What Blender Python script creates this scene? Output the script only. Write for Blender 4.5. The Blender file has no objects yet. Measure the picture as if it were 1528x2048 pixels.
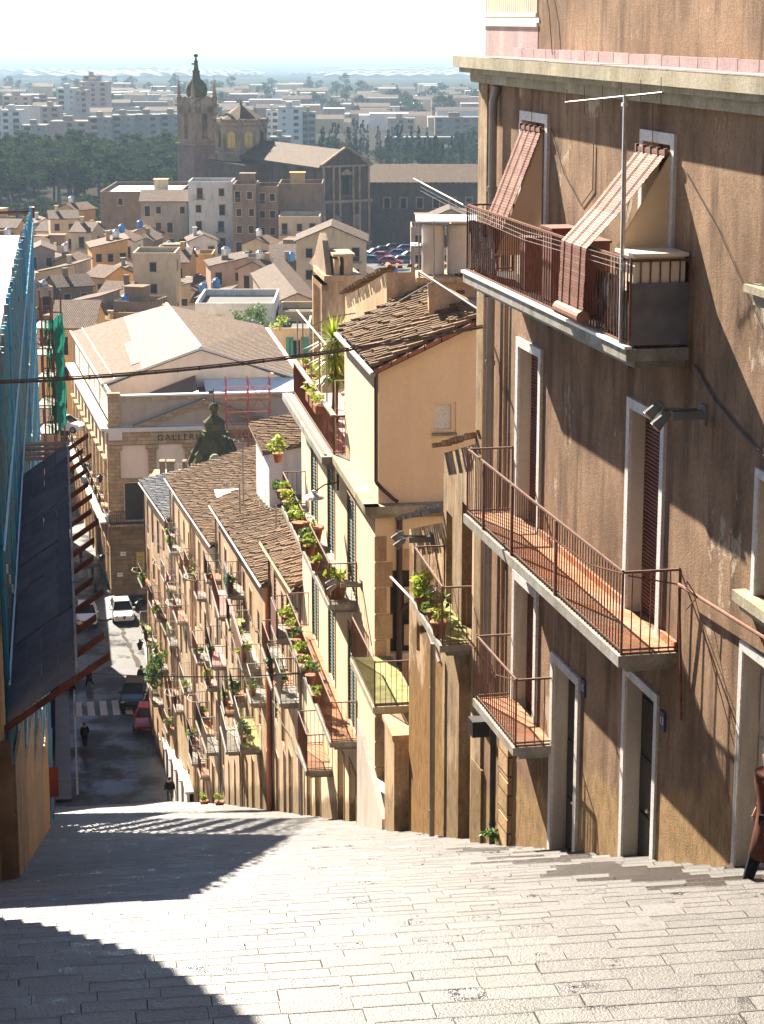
import bpy, math, random
from mathutils import Vector
PI=math.pi
R=math.radians
sc=bpy.context.scene
COL=sc.collection
# ------------------------------------------------------------------ camera numbers and frames
FP=4266.; PIT=math.atan(988/FP); CP,SP=math.cos(PIT),math.sin(PIT)
def K(u,v,y):
    """point at distance y ahead seen at photo position u,v"""
    a=(u-764)/FP; b=-(v-1024)/FP; dy=CP+b*SP; dz=-SP+b*CP
    k=y/dy
    return Vector((a*k,y,dz*k))
class Frame:
    def __init__(s,ox,oy,yaw):
        a=R(yaw); s.o=(ox,oy); s.d=(math.sin(a),math.cos(a)); s.n=(math.cos(a),-math.sin(a)); s.yaw=a
    def __call__(s,a,b,z): return Vector((s.o[0]+a*s.d[0]+b*s.n[0], s.o[1]+a*s.d[1]+b*s.n[1], z))
ST=Frame(0,0,-8.6)
def fr2(p,q):
    """frame from point p towards q (plan)"""
    return Frame(p[0],p[1],math.degrees(math.atan2(q[0]-p[0],q[1]-p[1])))
_c=ST(33,6.7,0); A=Frame(_c.x,_c.y,-11.8)
WF=Frame(0,0,0)   # a=+Y, b=+X
def sz(s): return -(1.6+.366*s) if s<121.6 else -46.1
# ------------------------------------------------------------------ mesh collector
class MB:
    def __init__(s): s.v=[]; s.f=[]; s.mi=[]; s.cur=0
    def face(s,ids): s.f.append(ids); s.mi.append(s.cur)
    def poly(s,pts):
        n=len(s.v); s.v+= [tuple(p) for p in pts]; s.face(list(range(n,n+len(pts))))
    def box(s,W,a0,a1,b0,b1,z0,z1,z0b=None,z1b=None):
        """box in a frame; z0b/z1b: bottom/top heights at the b1 side"""
        if z0b is None: z0b=z0
        if z1b is None: z1b=z1
        P=[W(a0,b0,z0),W(a1,b0,z0),W(a1,b1,z0b),W(a0,b1,z0b),W(a0,b0,z1),W(a1,b0,z1),W(a1,b1,z1b),W(a0,b1,z1b)]
        s.hexa(P)
    def hexa(s,P):
        n=len(s.v); s.v+=[tuple(p) for p in P]
        for q in ((0,3,2,1),(4,5,6,7),(0,1,5,4),(1,2,6,5),(2,3,7,6),(3,0,4,7)): s.face([n+i for i in q])
    def slab(s,P,th):
        """four top corners, thickened downwards"""
        P=[Vector(p) for p in P]; D=Vector((0,0,-th))
        s.hexa([p+D for p in P]+P)
    def tube(s,p,q,r,n=6,r2=None):
        p=Vector(p);q=Vector(q);d=q-p
        if d.length<1e-6: return
        d.normalize(); u=d.orthogonal().normalized(); w=d.cross(u)
        if r2 is None: r2=r
        m=len(s.v)
        for c,rr in ((p,r),(q,r2)):
            for i in range(n):
                t=2*PI*i/n; s.v.append(tuple(c+(u*math.cos(t)+w*math.sin(t))*rr))
        for i in range(n):
            j=(i+1)%n; s.face([m+i,m+j,m+n+j,m+n+i])
        s.face([m+i for i in range(n)][::-1]); s.face([m+n+i for i in range(n)])
    def path(s,pts,r,n=6):
        for i in range(len(pts)-1): s.tube(pts[i],pts[i+1],r,n)
    def lathe(s,c,prof,n=12,sx=1,sy=1):
        c=Vector(c); m=len(s.v); k=len(prof)
        for (r,z) in prof:
            for i in range(n):
                t=2*PI*i/n; s.v.append((c.x+r*sx*math.cos(t),c.y+r*sy*math.sin(t),c.z+z))
        for a in range(k-1):
            for i in range(n):
                j=(i+1)%n; s.face([m+a*n+i,m+a*n+j,m+(a+1)*n+j,m+(a+1)*n+i])
        s.face([m+i for i in range(n)][::-1]); s.face([m+(k-1)*n+i for i in range(n)])
    def ball(s,c,r,n=8,sz_=1):
        pr=[(max(.001,r*math.sin(PI*i/6)),-r*sz_*math.cos(PI*i/6)) for i in range(7)]
        s.lathe(c,pr,n)
    def prism(s,W,poly,b0,b1,axis='b'):
        """poly of (a,z) extruded along b (axis b) or (b,z) extruded along a"""
        n=len(s.v);k=len(poly)
        for bb in (b0,b1):
            for (x,z) in poly: s.v.append(tuple(W(x,bb,z) if axis=='b' else W(bb,x,z)))
        s.face([n+i for i in range(k)]); s.face([n+k+i for i in range(k)][::-1])
        for i in range(k):
            j=(i+1)%k; s.face([n+i,n+k+i,n+k+j,n+j])
    def leaves(s,c,rad,n,size,rng,lobes=6,elong=1.):
        c=Vector(c); L=[]
        for _ in range(lobes):
            d=Vector((rng.gauss(0,1),rng.gauss(0,1),rng.gauss(0,1))).normalized()
            L.append((Vector((d.x*rad[0]*.55,d.y*rad[1]*.55,d.z*rad[2]*.55)),rng.uniform(.35,.6)))
        for _ in range(n):
            o,k=rng.choice(L)
            d=Vector((rng.gauss(0,1),rng.gauss(0,1),rng.gauss(0,1))).normalized()*(rng.random()**.4)
            p=c+o+Vector((d.x*rad[0]*k,d.y*rad[1]*k,d.z*rad[2]*k))
            u=Vector((rng.gauss(0,1),rng.gauss(0,1),rng.gauss(0,.7))).normalized()
            w=u.orthogonal().normalized()
            w=(w*math.cos(rng.random()*6)+u.cross(w)*math.sin(rng.random()*6)).normalized()
            z=size*rng.uniform(.6,1.3)
            s.poly([p-u*z*elong,p+w*z*.5,p+u*z*elong,p-w*z*.5])
def root_of(o):
    while o.parent: o=o.parent
    return o
def obj(name,m,mat,parent=None,smooth=False,mats=None):
    off=root_of(parent).location if parent else Vector((0,0,0))
    me=bpy.data.meshes.new(name)
    me.from_pydata([(x-off.x,y-off.y,z-off.z) for x,y,z in m.v],[],m.f)
    if mats:
        for q in mats: me.materials.append(q)
        for p,i in zip(me.polygons,m.mi): p.material_index=i
    else: me.materials.append(mat)
    if smooth:
        for p in me.polygons: p.use_smooth=True
    me.update()
    o=bpy.data.objects.new(name,me); COL.objects.link(o)
    if parent: o.parent=parent
    return o
def tag(o,label=None,cat=None,group=None,kind=None):
    if label: o['label']=label
    if cat: o['category']=cat
    if group: o['group']=group
    if kind: o['kind']=kind
    return o
def thing(name,label,cat,loc=(0,0,0),group=None):
    o=bpy.data.objects.new(name,None); COL.objects.link(o); o.location=loc; o.empty_display_size=.2
    return tag(o,label,cat,group)
def children(o): return list(o.children)
def copy_tree(o,parent=None):
    c=o.copy(); COL.objects.link(c)
    if parent is not None: c.parent=parent
    for ch in children(o): copy_tree(ch,c)
    return c
def put(o,loc,rz=0,label=None,group=None,s=None):
    o.location=loc; o.rotation_euler=(0,0,rz)
    if s: o.scale=(s,s,s)
    if label: o['label']=label
    if group: o['group']=group
    return o
# ------------------------------------------------------------------ materials
def nt(name):
    m=bpy.data.materials.new(name); m.use_nodes=True; t=m.node_tree; b=t.nodes['Principled BSDF']
    return m,t,b
def N(t,k,**kw):
    n=t.nodes.new(k)
    for a,v in kw.items():
        if a in n.inputs: n.inputs[a].default_value=v
        else: setattr(n,a,v)
    return n
def c4(c): return (c[0],c[1],c[2],1)
def coords(t,scale=(1,1,1)):
    tc=N(t,'ShaderNodeTexCoord'); mp=N(t,'ShaderNodeMapping'); mp.inputs['Scale'].default_value=scale
    t.links.new(tc.outputs['Object'],mp.inputs['Vector']); return mp.outputs['Vector']
def noise(t,vec,sc_,det=5,ro=.6):
    n=N(t,'ShaderNodeTexNoise'); n.inputs['Scale'].default_value=sc_; n.inputs['Detail'].default_value=det; n.inputs['Roughness'].default_value=ro
    t.links.new(vec,n.inputs['Vector']); return n.outputs['Fac']
def ramp(t,fac,stops):
    r=N(t,'ShaderNodeValToRGB'); e=r.color_ramp.elements
    while len(e)<len(stops): e.new(.5)
    for i,(p,c) in enumerate(stops): e[i].position=p; e[i].color=c4(c) if not isinstance(c,(int,float)) else (c,c,c,1)
    t.links.new(fac,r.inputs['Fac']); return r.outputs['Color']
def mix(t,fac,a,b,mode='MIX'):
    m=N(t,'ShaderNodeMix',data_type='RGBA',blend_type=mode)
    for s_,x in ((0,fac),(6,a),(7,b)):
        if isinstance(x,(tuple,list)): m.inputs[s_].default_value=c4(x)
        elif isinstance(x,(int,float)): m.inputs[s_].default_value=x
        else: t.links.new(x,m.inputs[s_])
    return m.outputs[2]
def bump(t,b,fac,strength,dist=.02):
    n=N(t,'ShaderNodeBump'); n.inputs['Strength'].default_value=strength; n.inputs['Distance'].default_value=dist
    t.links.new(fac,n.inputs['Height']); t.links.new(n.outputs['Normal'],b.inputs['Normal'])
def wear(t,col,c,height,spread,f1=.9):
    """broken-away render near the foot of a wall, with a ragged edge of its own"""
    g=N(t,'ShaderNodeNewGeometry'); sp=N(t,'ShaderNodeSeparateXYZ'); t.links.new(g.outputs['Position'],sp.inputs[0])
    def mm(op,a,b_):
        n=N(t,'ShaderNodeMath',operation=op)
        for i,x in enumerate((a,b_)):
            if isinstance(x,(int,float)): n.inputs[i].default_value=x
            else: t.links.new(x,n.inputs[i])
        return n.outputs[0]
    h=mm('ADD',mm('ADD',sp.outputs[2],mm('MULTIPLY',sp.outputs[1],.362)),mm('ADD',mm('MULTIPLY',sp.outputs[0],-.0547),1.6))
    mp=N(t,'ShaderNodeMapping'); mp.inputs['Scale'].default_value=(1.6,1.6,.8); t.links.new(g.outputs['Position'],mp.inputs['Vector'])
    h=mm('ADD',h,mm('MULTIPLY',mm('SUBTRACT',noise(t,mp.outputs[0],f1,8,.75),.5),spread))
    r=N(t,'ShaderNodeMapRange'); r.inputs[1].default_value=height-.12; r.inputs[2].default_value=height+.12; r.inputs[3].default_value=1; r.inputs[4].default_value=0; t.links.new(h,r.inputs[0])
    rc=ramp(t,noise(t,mp.outputs[0],3.5,7,.8),[(.3,tuple(x*.45 for x in c)),(.5,c),(.72,tuple(min(.9,x*1.5) for x in c))])
    return mix(t,r.outputs[0],col,rc)
def plaster(name,c1,c2,c3=None,sc_=.8,rough=.85,bs=.5,streak=3.,dist=.02,cut=(.35,.65),wr=None,patch=None):
    m,t,b=nt(name)
    v=coords(t); vs=coords(t,(streak,streak,.35))
    n1=noise(t,v,sc_,6,.65); n2=noise(t,vs,1.2,5,.6); n3=noise(t,v,22,3,.7)
    col=mix(t,ramp(t,n1,[(cut[0],0.),(cut[1],1.)]),c1,c2)
    if c3: col=mix(t,ramp(t,n2,[(.5,0.),(.68,.8)]),col,c3)
    col=mix(t,.55 if bs>.3 else .22,col,ramp(t,n3,[(.25,.5),(.75,1.3)]),'MULTIPLY')
    col=mix(t,.7,col,ramp(t,noise(t,coords(t,(1.6,1.6,.5)),.55,7,.75),[(.32,.42),(.66,1.3)]),'MULTIPLY') if bs>.45 else col
    if patch:
        pv_=coords(t,(1,1,.7)); col=mix(t,ramp(t,noise(t,pv_,.75,9,.72),[(.615,0.),(.635,.8)]),col,patch)
        col=mix(t,ramp(t,noise(t,coords(t,(1.3,1.3,.25)),.8,8,.75),[(.56,0.),(.66,.75)]),col,tuple(x*.3 for x in c1))
    if wr: col=wear(t,col,*wr)
    t.links.new(col,b.inputs['Base Color']); b.inputs['Roughness'].default_value=rough; b.inputs['Specular IOR Level'].default_value=.1
    n4=noise(t,v,45,4,.7)
    bump(t,b,n4,bs,dist)
    return m
def plain(name,c,rough=.6,metal=0,var=.25,sc_=3,bs=.15,emit=None):
    m,t,b=nt(name); v=coords(t); n1=noise(t,v,sc_,5,.6)
    d=tuple(x*(1-var) for x in c); l=tuple(min(1,x*(1+var)) for x in c)
    t.links.new(ramp(t,n1,[(.3,d),(.7,l)]),b.inputs['Base Color'])
    b.inputs['Roughness'].default_value=rough; b.inputs['Metallic'].default_value=metal
    if rough>=.65: b.inputs['Specular IOR Level'].default_value=.12
    if bs: bump(t,b,noise(t,v,sc_*9,3,.6),bs,.01)
    return m
def rooftile(name,c1,c2,rib=1.4,yaw=0,bs=.9):
    m,t,b=nt(name)
    tc=N(t,'ShaderNodeTexCoord'); mp=N(t,'ShaderNodeMapping'); mp.inputs['Rotation'].default_value=(0,0,yaw)
    t.links.new(tc.outputs['Object'],mp.inputs['Vector']); v=mp.outputs['Vector']
    n1=noise(t,v,.6,6,.75); n2=noise(t,v,2.4,5,.8)
    col=mix(t,ramp(t,n1,[(.35,0.),(.65,1.)]),c1,c2)
    col=mix(t,.9,col,ramp(t,n2,[(.35,.4),(.65,1.6)]),'MULTIPLY')
    w=N(t,'ShaderNodeTexWave'); w.inputs['Scale'].default_value=rib; w.inputs['Distortion'].default_value=1.2; w.inputs['Detail'].default_value=2
    t.links.new(v,w.inputs['Vector'])
    col=mix(t,.7,col,ramp(t,w.outputs['Fac'],[(.15,.4),(.6,1.1)]),'MULTIPLY')
    t.links.new(col,b.inputs['Base Color']); b.inputs['Roughness'].default_value=.8; b.inputs['Specular IOR Level'].default_value=.15
    bump(t,b,w.outputs['Fac'],bs,.06)
    return m
def leafmat(name,c1,c2,spec=.4):
    m,t,b=nt(name); b.inputs['Specular IOR Level'].default_value=spec; g=N(t,'ShaderNodeNewGeometry')
    t.links.new(ramp(t,g.outputs['Random Per Island'],[(0,c1),(1,c2)]),b.inputs['Base Color'])
    b.inputs['Roughness'].default_value=.5
    tr=N(t,'ShaderNodeBsdfTranslucent'); t.links.new(ramp(t,g.outputs['Random Per Island'],[(0,tuple(min(1,x*1.3) for x in c1)),(1,tuple(min(1,x*1.4) for x in c2))]),tr.inputs['Color'])
    ms=N(t,'ShaderNodeMixShader'); ms.inputs[0].default_value=.35
    out=t.nodes['Material Output']; t.links.new(b.outputs[0],ms.inputs[1]); t.links.new(tr.outputs[0],ms.inputs[2]); t.links.new(ms.outputs[0],out.inputs['Surface'])
    return m
def islands(name,stops,rough=.7,bs=.4,sc_=8,metal=0):
    """each loose piece gets its own tone"""
    m,t,b=nt(name); g=N(t,'ShaderNodeNewGeometry'); v=coords(t)
    col=ramp(t,g.outputs['Random Per Island'],stops)
    col=mix(t,.6,col,ramp(t,noise(t,v,sc_,5,.7),[(.25,.45),(.7,1.25)]),'MULTIPLY')
    t.links.new(col,b.inputs['Base Color']); b.inputs['Roughness'].default_value=rough; b.inputs['Metallic'].default_value=metal; b.inputs['Specular IOR Level'].default_value=.1 if rough>.5 else .5
    bump(t,b,noise(t,v,sc_*4,3,.6),bs,.02)
    return m
def stonemat(name,c1,c2,bw=.9,bh=.35,mort=(.12,.09,.06)):
    m,t,b=nt(name)
    tc=N(t,'ShaderNodeTexCoord'); sp=N(t,'ShaderNodeSeparateXYZ'); t.links.new(tc.outputs['Object'],sp.inputs[0])
    ad=N(t,'ShaderNodeMath',operation='ADD'); t.links.new(sp.outputs[0],ad.inputs[0]); t.links.new(sp.outputs[1],ad.inputs[1])
    cb=N(t,'ShaderNodeCombineXYZ'); t.links.new(ad.outputs[0],cb.inputs[0]); t.links.new(sp.outputs[2],cb.inputs[1])
    br=N(t,'ShaderNodeTexBrick'); t.links.new(cb.outputs[0],br.inputs['Vector'])
    br.inputs['Color1'].default_value=c4(c1); br.inputs['Color2'].default_value=c4(c2); br.inputs['Mortar'].default_value=c4(mort)
    br.inputs['Scale'].default_value=1; br.inputs['Mortar Size'].default_value=.015; br.inputs['Brick Width'].default_value=bw; br.inputs['Row Height'].default_value=bh
    v=coords(t); n=noise(t,v,1.5,6,.7)
    col=mix(t,.7,br.outputs['Color'],ramp(t,n,[(.3,.5),(.7,1.25)]),'MULTIPLY')
    t.links.new(col,b.inputs['Base Color']); b.inputs['Roughness'].default_value=.85; b.inputs['Specular IOR Level'].default_value=.1
    bump(t,b,noise(t,v,12,5,.7),.5,.04)
    return m
M={}
M['brown']=plaster('weathered_brown_plaster',(.38,.25,.16),(.20,.125,.076),(.10,.062,.04),.45,.9,.7,2.5,wr=((.29,.19,.095),1.15,2.8),patch=(.47,.39,.29))
M['brownlow']=plaster('peeling_ochre_plaster',(.38,.25,.115),(.17,.105,.05),(.11,.07,.035),1.1,.9,1.,4,.05)
M['grimy']=plaster('grimy_quoin_plaster',(.42,.31,.19),(.24,.16,.09),(.55,.45,.33),1.6,.9,.8,4,.03,wr=((.22,.15,.08),1.6,2.4))
M['cream']=plaster('cream_plaster',(.86,.66,.45),(.82,.62,.41),(.78,.58,.38),.4,.85,.25,1.5,wr=((.30,.21,.12),.8,1.6))
M['creamold']=plaster('old_cream_plaster',(0.66,0.465,0.2945),(0.52,0.3441,0.1995),(0.38,0.2418,0.1425),.7,.88,.5,3,wr=((.30,.21,.12),1.0,2.2))
M['palerow']=plaster('pale_row_plaster',(0.62,0.47,0.323),(0.5,0.3572,0.228),(0.34,0.235,0.152),.6,.88,.5,3,wr=((.26,.19,.12),1.1,2.4))
M['pinkrow']=plaster('pinkish_row_plaster',(0.62,0.4576,0.288),(0.5,0.3536,0.2208),(0.36,0.26,0.1632),.6,.88,.5,3,wr=((0.26,0.1872,0.1056),1.2,2.4))
M['peel']=plaster('peeling_stained_plaster',(.66,.47,.29),(.33,.21,.10),(.26,.16,.075),1.3,.9,1.,5,.06,(.48,.56),wr=((.30,.17,.06),3.6,5.5,.7))
M['peellow']=plaster('bare_rubble_plaster',(.34,.22,.11),(.20,.13,.065),(.42,.30,.17),1.8,.95,1.2,4,.08)
M['white']=plaster('white_painted_plaster',(0.703,0.684,0.665),(0.589,0.57,0.551),(0.4275,0.4085,0.38),1.2,.7,.4,3)
M['reveal']=plaster('pale_reveal_plaster',(0.544,0.493,0.437),(0.476,0.425,0.371),(0.357,0.3145,0.2721),1.,.8,.3,3)
M['slab']=plaster('balcony_slab_stone',(0.372,0.36,0.336),(0.27,0.246,0.204),(0.168,0.162,0.108),2.5,.8,.4,2)
M['cornice']=plaster('mossy_cornice_stone',(.46,.41,.31),(.36,.32,.22),(.27,.25,.15),1.5,.85,.5,2)
M['pinkflash']=plaster('pink_flashing',(0.44,0.32,0.304),(0.36,0.264,0.264),(0.48,0.4,0.376),2,.7,.4,2)
M['gstone']=stonemat('ochre_dressed_stone',(.52,.36,.20),(.40,.27,.145),.8,.32)
M['gdark']=stonemat('brown_ashlar',(.32,.21,.11),(.22,.145,.07),1.1,.42)
M['gcream']=plaster('gallery_plaster',(.88,.70,.53),(.84,.66,.49),(.76,.59,.43),.3,.85,.2,1)
M['gwhite']=plaster('gallery_pale_cornice',(0.7168,0.681,0.6272),(0.6272,0.5914,0.5376),None,1,.7,.3,2)
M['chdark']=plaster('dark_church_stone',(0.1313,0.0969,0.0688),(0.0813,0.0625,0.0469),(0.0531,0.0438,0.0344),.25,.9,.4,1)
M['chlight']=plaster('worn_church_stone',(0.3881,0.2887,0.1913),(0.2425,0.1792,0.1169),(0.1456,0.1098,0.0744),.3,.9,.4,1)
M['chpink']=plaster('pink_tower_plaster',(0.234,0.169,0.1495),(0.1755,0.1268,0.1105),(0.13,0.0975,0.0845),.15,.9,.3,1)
M['rust']=plain('rusty_iron',(.17,.075,.05),.7,.3,.4,8)
M['rail']=plain('rust_red_railing_paint',(0.14,0.0655,0.0443),.6,.2,.3,8)
M['iron']=plain('dark_iron',(.035,.03,.028),.5,.5,.3,8)
M['silver']=plain('galvanised_metal',(.55,.55,.55),.35,.8,.15,8)
M['dark']=plain('dark_glass_opening',(.012,.011,.011),.6,0,.3,2,0); M['dark'].node_tree.nodes['Principled BSDF'].inputs['Specular IOR Level'].default_value=.15
M['glass']=plain('window_glass',(.10,.13,.15),.08,0,.3,2,0)
M['lace']=plain('lace_curtain_pane',(.62,.63,.60),.3,0,.25,30,0)
M['woodbrown']=plain('brown_shutter',(.15,.055,.035),.6,0,.3,5)
M['greensh']=plain('dark_green_shutter',(.045,.075,.065),.5,0,.3,5)
M['greensh2']=plain('bright_green_shutter',(.03,.19,.12),.5,0,.2,5)
M['door']=plain('old_wood_door',(.16,.09,.05),.6,0,.3,4)
M['pipegrey']=plain('grey_drainpipe',(.26,.24,.22),.5,.1,.15,4)
M['pipebrown']=plain('brown_drainpipe',(.07,.035,.03),.45,.1,.2,4)
M['pipeblack']=plain('black_drainpipe',(.02,.02,.025),.4,.1,.2,4)
M['orangepipe']=plain('orange_drainpipe',(.55,.14,.04),.5,0,.2,4)
M['terra']=plain('terracotta',(.30,.13,.075),.75,0,.25,6)
M['brickred']=stonemat('red_chimney_brick',(.34,.10,.06),(.25,.08,.05),.25,.08)
M['floor']=stonemat('terracotta_floor_tiles',(.50,.20,.09),(.42,.25,.16),.3,.3,(.4,.33,.28))
M['redfloor']=plain('red_terrace_floor',(.36,.12,.09),.6,0,.3,3)
M['mossfloor']=plain('mossy_floor',(.30,.30,.12),.9,0,.4,3)
M['pinkfloor']=plain('pink_floor',(.48,.28,.26),.8,0,.2,3)
M['tile']=islands('old_roof_tiles',[(0,(0.1241,0.0714,0.0371)),(.3,(0.1863,0.1158,0.0639)),(.55,(0.237,0.1478,0.0824)),(.8,(0.1581,0.1061,0.0515)),(1,(0.2652,0.1725,0.099))],.75,.5,10)
M['tiledark']=plain('dark_roof_bed',(.10,.07,.045),.9,0,.4,3)  # dark brown bed under the loose tiles
M['slate']=islands('pale_grey_roof_tiles',[(0,(0.1053,0.0972,0.0891)),(1,(0.1701,0.162,0.1499))],.35,.4,8)
M['roofA']=rooftile('far_tile_roof',(0.1235,0.0611,0.0312),(0.1647,0.0903,0.0479),1.6,.2)
M['roofB']=rooftile('far_pale_tile_roof',(0.1332,0.0865,0.0545),(0.1053,0.067,0.0415),1.6,1.4)
M['roofC']=rooftile('gallery_tile_roof',(0.1497,0.0922,0.0525),(0.1747,0.1129,0.0689),1.3,R(12.7))
M['roofnew']=rooftile('gallery_new_tile_roof',(0.2278,0.1628,0.1302),(0.2473,0.1822,0.1465),1.3,R(12.7),.3)
M['flat']=plain('pale_flat_roof',(0.12,0.1152,0.108),.75,0,.2,.4)
M['flatw']=plain('whitewashed_flat_roof',(0.42,0.42,0.4088),.6,0,.12,.4)
M['tank']=plain('fibre_cement_tank',(.52,.46,.40),.85,0,.1,3,.3)
M['tankblue']=plain('blue_plastic_tank',(.04,.22,.50),.4,0,.15,3)
M['tanksteel']=plain('steel_water_tank',(.55,.58,.62),.3,.8,.1,2)
M['sheet']=plain('pale_green_sheet',(.72,.76,.73),.4,0,.1,3)
M['wood']=plain('tan_formwork_board',(0.3052,0.2267,0.1602),.7,0,.35,1.5)
M['woodpale']=plain('pale_plank',(0.3952,0.2736,0.152),.7,0,.3,2)
M['boards']=islands('weathered_grey_boards',[(0,(.15,.165,.185)),(.5,(.18,.195,.215)),(1,(.21,.225,.24))],.75,.4,1.2)
M['scafblue']=islands('chipped_blue_scaffold_paint',[(0,(.03,.17,.34)),(.35,(.02,.26,.50)),(.6,(.10,.30,.34)),(.8,(.20,.16,.12)),(1,(.05,.33,.48))],.45,.3,5,.3)
M['scafrust']=plain('rust_brown_beam',(0.132,0.048,0.033),.6,.3,.4,3)
M['netgreen']=plain('green_debris_net',(0.018,0.18,0.12),.8,0,.3,2)
M['scafred']=plain('red_scaffold_paint',(.48,.10,.07),.5,.2,.15,4)
M['basalt']=islands('worn_basalt_blocks',[(0,(.30,.285,.265)),(.5,(.385,.36,.335)),(1,(.46,.43,.40))],.5,.6,14)
M['joint']=plain('stair_bed_mortar',(.07,.06,.05),.95,0,.3,5)
M['wet']=islands('wet_basalt_blocks',[(0,(.035,.026,.02)),(1,(.06,.045,.034))],.3,.5,14)
M['yellow']=plain('yellow_panel',(.62,.40,.02),.5,0,.1,2,0)
M['signwhite']=plain('white_plaque',(.72,.70,.65),.5,0,.1,2,0)
M['signred']=plain('red_sign_face',(.55,.02,.03),.4,0,.1,2,0)
M['blueplaque']=plain('blue_number_plaque',(.03,.04,.12),.4,0,.1,2,0)
M['cloth']=plain('beige_awning_cloth',(.62,.47,.30),.8,0,.08,1)
M['plastic']=plain('grey_plastic_sheet',(.14,.14,.15),.25,0,.3,3,.3)
M['blackplastic']=plain('black_plastic_film',(.03,.03,.035),.18,0,.4,3,.3)
M['creamlight']=plain('cream_metal',(.80,.68,.52),.5,0,.08,3)
M['lamp']=plain('grey_floodlight_body',(0.18,0.174,0.168),.75,.0,.2,6)
M['lens']=plain('floodlight_lens',(.30,.29,.27),.4,.2,.1,6,0)
M['cable']=plain('grey_cable_sheath',(.13,.11,.10),.7,0,.3,10)
M['moss']=plain('mossy_dome_stone',(0.0842,0.0765,0.0324),.9,0,.5,1.2,.6)
m_,t,b=nt('road_asphalt'); v=coords(t); b.inputs['Specular IOR Level'].default_value=.35
_n=noise(t,v,.35,6,.7); _b=N(t,'ShaderNodeTexVoronoi'); _b.inputs['Scale'].default_value=2.6; t.links.new(v,_b.inputs['Vector'])
t.links.new(mix(t,.5,ramp(t,_n,[(.35,(.018,.02,.023)),(.6,(.045,.046,.05))]),ramp(t,_b.outputs['Distance'],[(0,.9),(.5,.35)]),'MULTIPLY'),b.inputs['Base Color'])
t.links.new(ramp(t,_n,[(.42,.3),(.58,.65)]),b.inputs['Roughness']); bump(t,b,noise(t,v,9,4,.7),.35,.02); M['asphalt']=m_
M['pave']=plain('pavement_stone',(0.096,0.09,0.084),.5,0,.25,1.5,.3)
M['paint']=plain('worn_white_road_paint',(0.372,0.372,0.36),.6,0,.2,3)
M['leafy']=leafmat('yellow_green_leaves',(.10,.17,.02),(.42,.48,.06))
M['leafd']=leafmat('green_leaves',(.03,.075,.02),(.13,.22,.04))
M['leafpine']=leafmat(spec=0.,name='pine_leaves',c1=(0.0121,0.0248,0.0099),c2=(0.0413,0.0633,0.022))
M['leafcyp']=leafmat(spec=0.,name='cypress_leaves',c1=(0.0072,0.018,0.0132),c2=(0.021,0.039,0.024))
M['bark']=plain('bark',(.10,.07,.05),.9,0,.3,4)
M['skin']=plain('skin',(.45,.27,.19),.6,0,.08,6,0)
M['coat']=plain('black_coat_wool',(.012,.012,.015),.85,0,.3,8)
M['coatred']=plain('reddish_brown_cardigan',(0.104,0.04,0.028),.9,0,.2,14,.6)
M['trousers']=plain('dark_trousers',(.02,.018,.03),.85,0,.3,8)
M['trouserl']=plain('grey_trousers',(.14,.13,.13),.85,0,.3,8)
M['hair']=plain('dark_hair',(.02,.015,.012),.6,0,.3,20)
M['carwhite']=plain('white_car_paint',(.78,.78,.77),.2,0,.03,1,0)
M['carblack']=plain('dark_car_paint',(.015,.017,.02),.15,.3,.03,1,0)
M['carred']=plain('red_car_paint',(.32,.015,.015),.2,0,.03,1,0)
M['carblue']=plain('blue_car_paint',(.02,.06,.18),.2,.2,.03,1,0)
M['tyre']=plain('tyre_rubber',(.015,.015,.015),.8,0,.2,10)
M['rim']=plain('wheel_rim',(.5,.5,.5),.3,.8,.1,10,0)
M['tail']=plain('tail_lamp_lens',(.35,.01,.01),.2,0,.1,6,0)
HOUSE=[('cream',plaster('h_cream',(0.6497,0.495,0.3049),(0.5457,0.396,0.2396),(0.4158,0.3093,0.196),.25,.9,.2,1)),
 ('grey',plaster('h_grey',(0.3675,0.2936,0.2228),(0.2784,0.2228,0.1693),(0.2005,0.1569,0.1158),.25,.9,.2,1)),
 ('brown',plaster('h_brown',(0.2789,0.1901,0.1201),(0.2038,0.1365,0.0858),(0.1502,0.1024,0.0686),.25,.9,.2,1)),
 ('white',plaster('h_white',(0.687,0.644,0.5668),(0.5686,0.529,0.4599),(0.4264,0.391,0.3315),.25,.9,.2,1)),
 ('ochre',plaster('h_ochre',(0.5801,0.3647,0.1492),(0.4873,0.2984,0.1193),(0.3829,0.2431,0.1094),.25,.9,.2,1)),
 ('pinkish',plaster('h_pink',(0.5023,0.3432,0.2471),(0.415,0.2808,0.2013),(0.3167,0.2184,0.1556),.25,.9,.2,1))]
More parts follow.
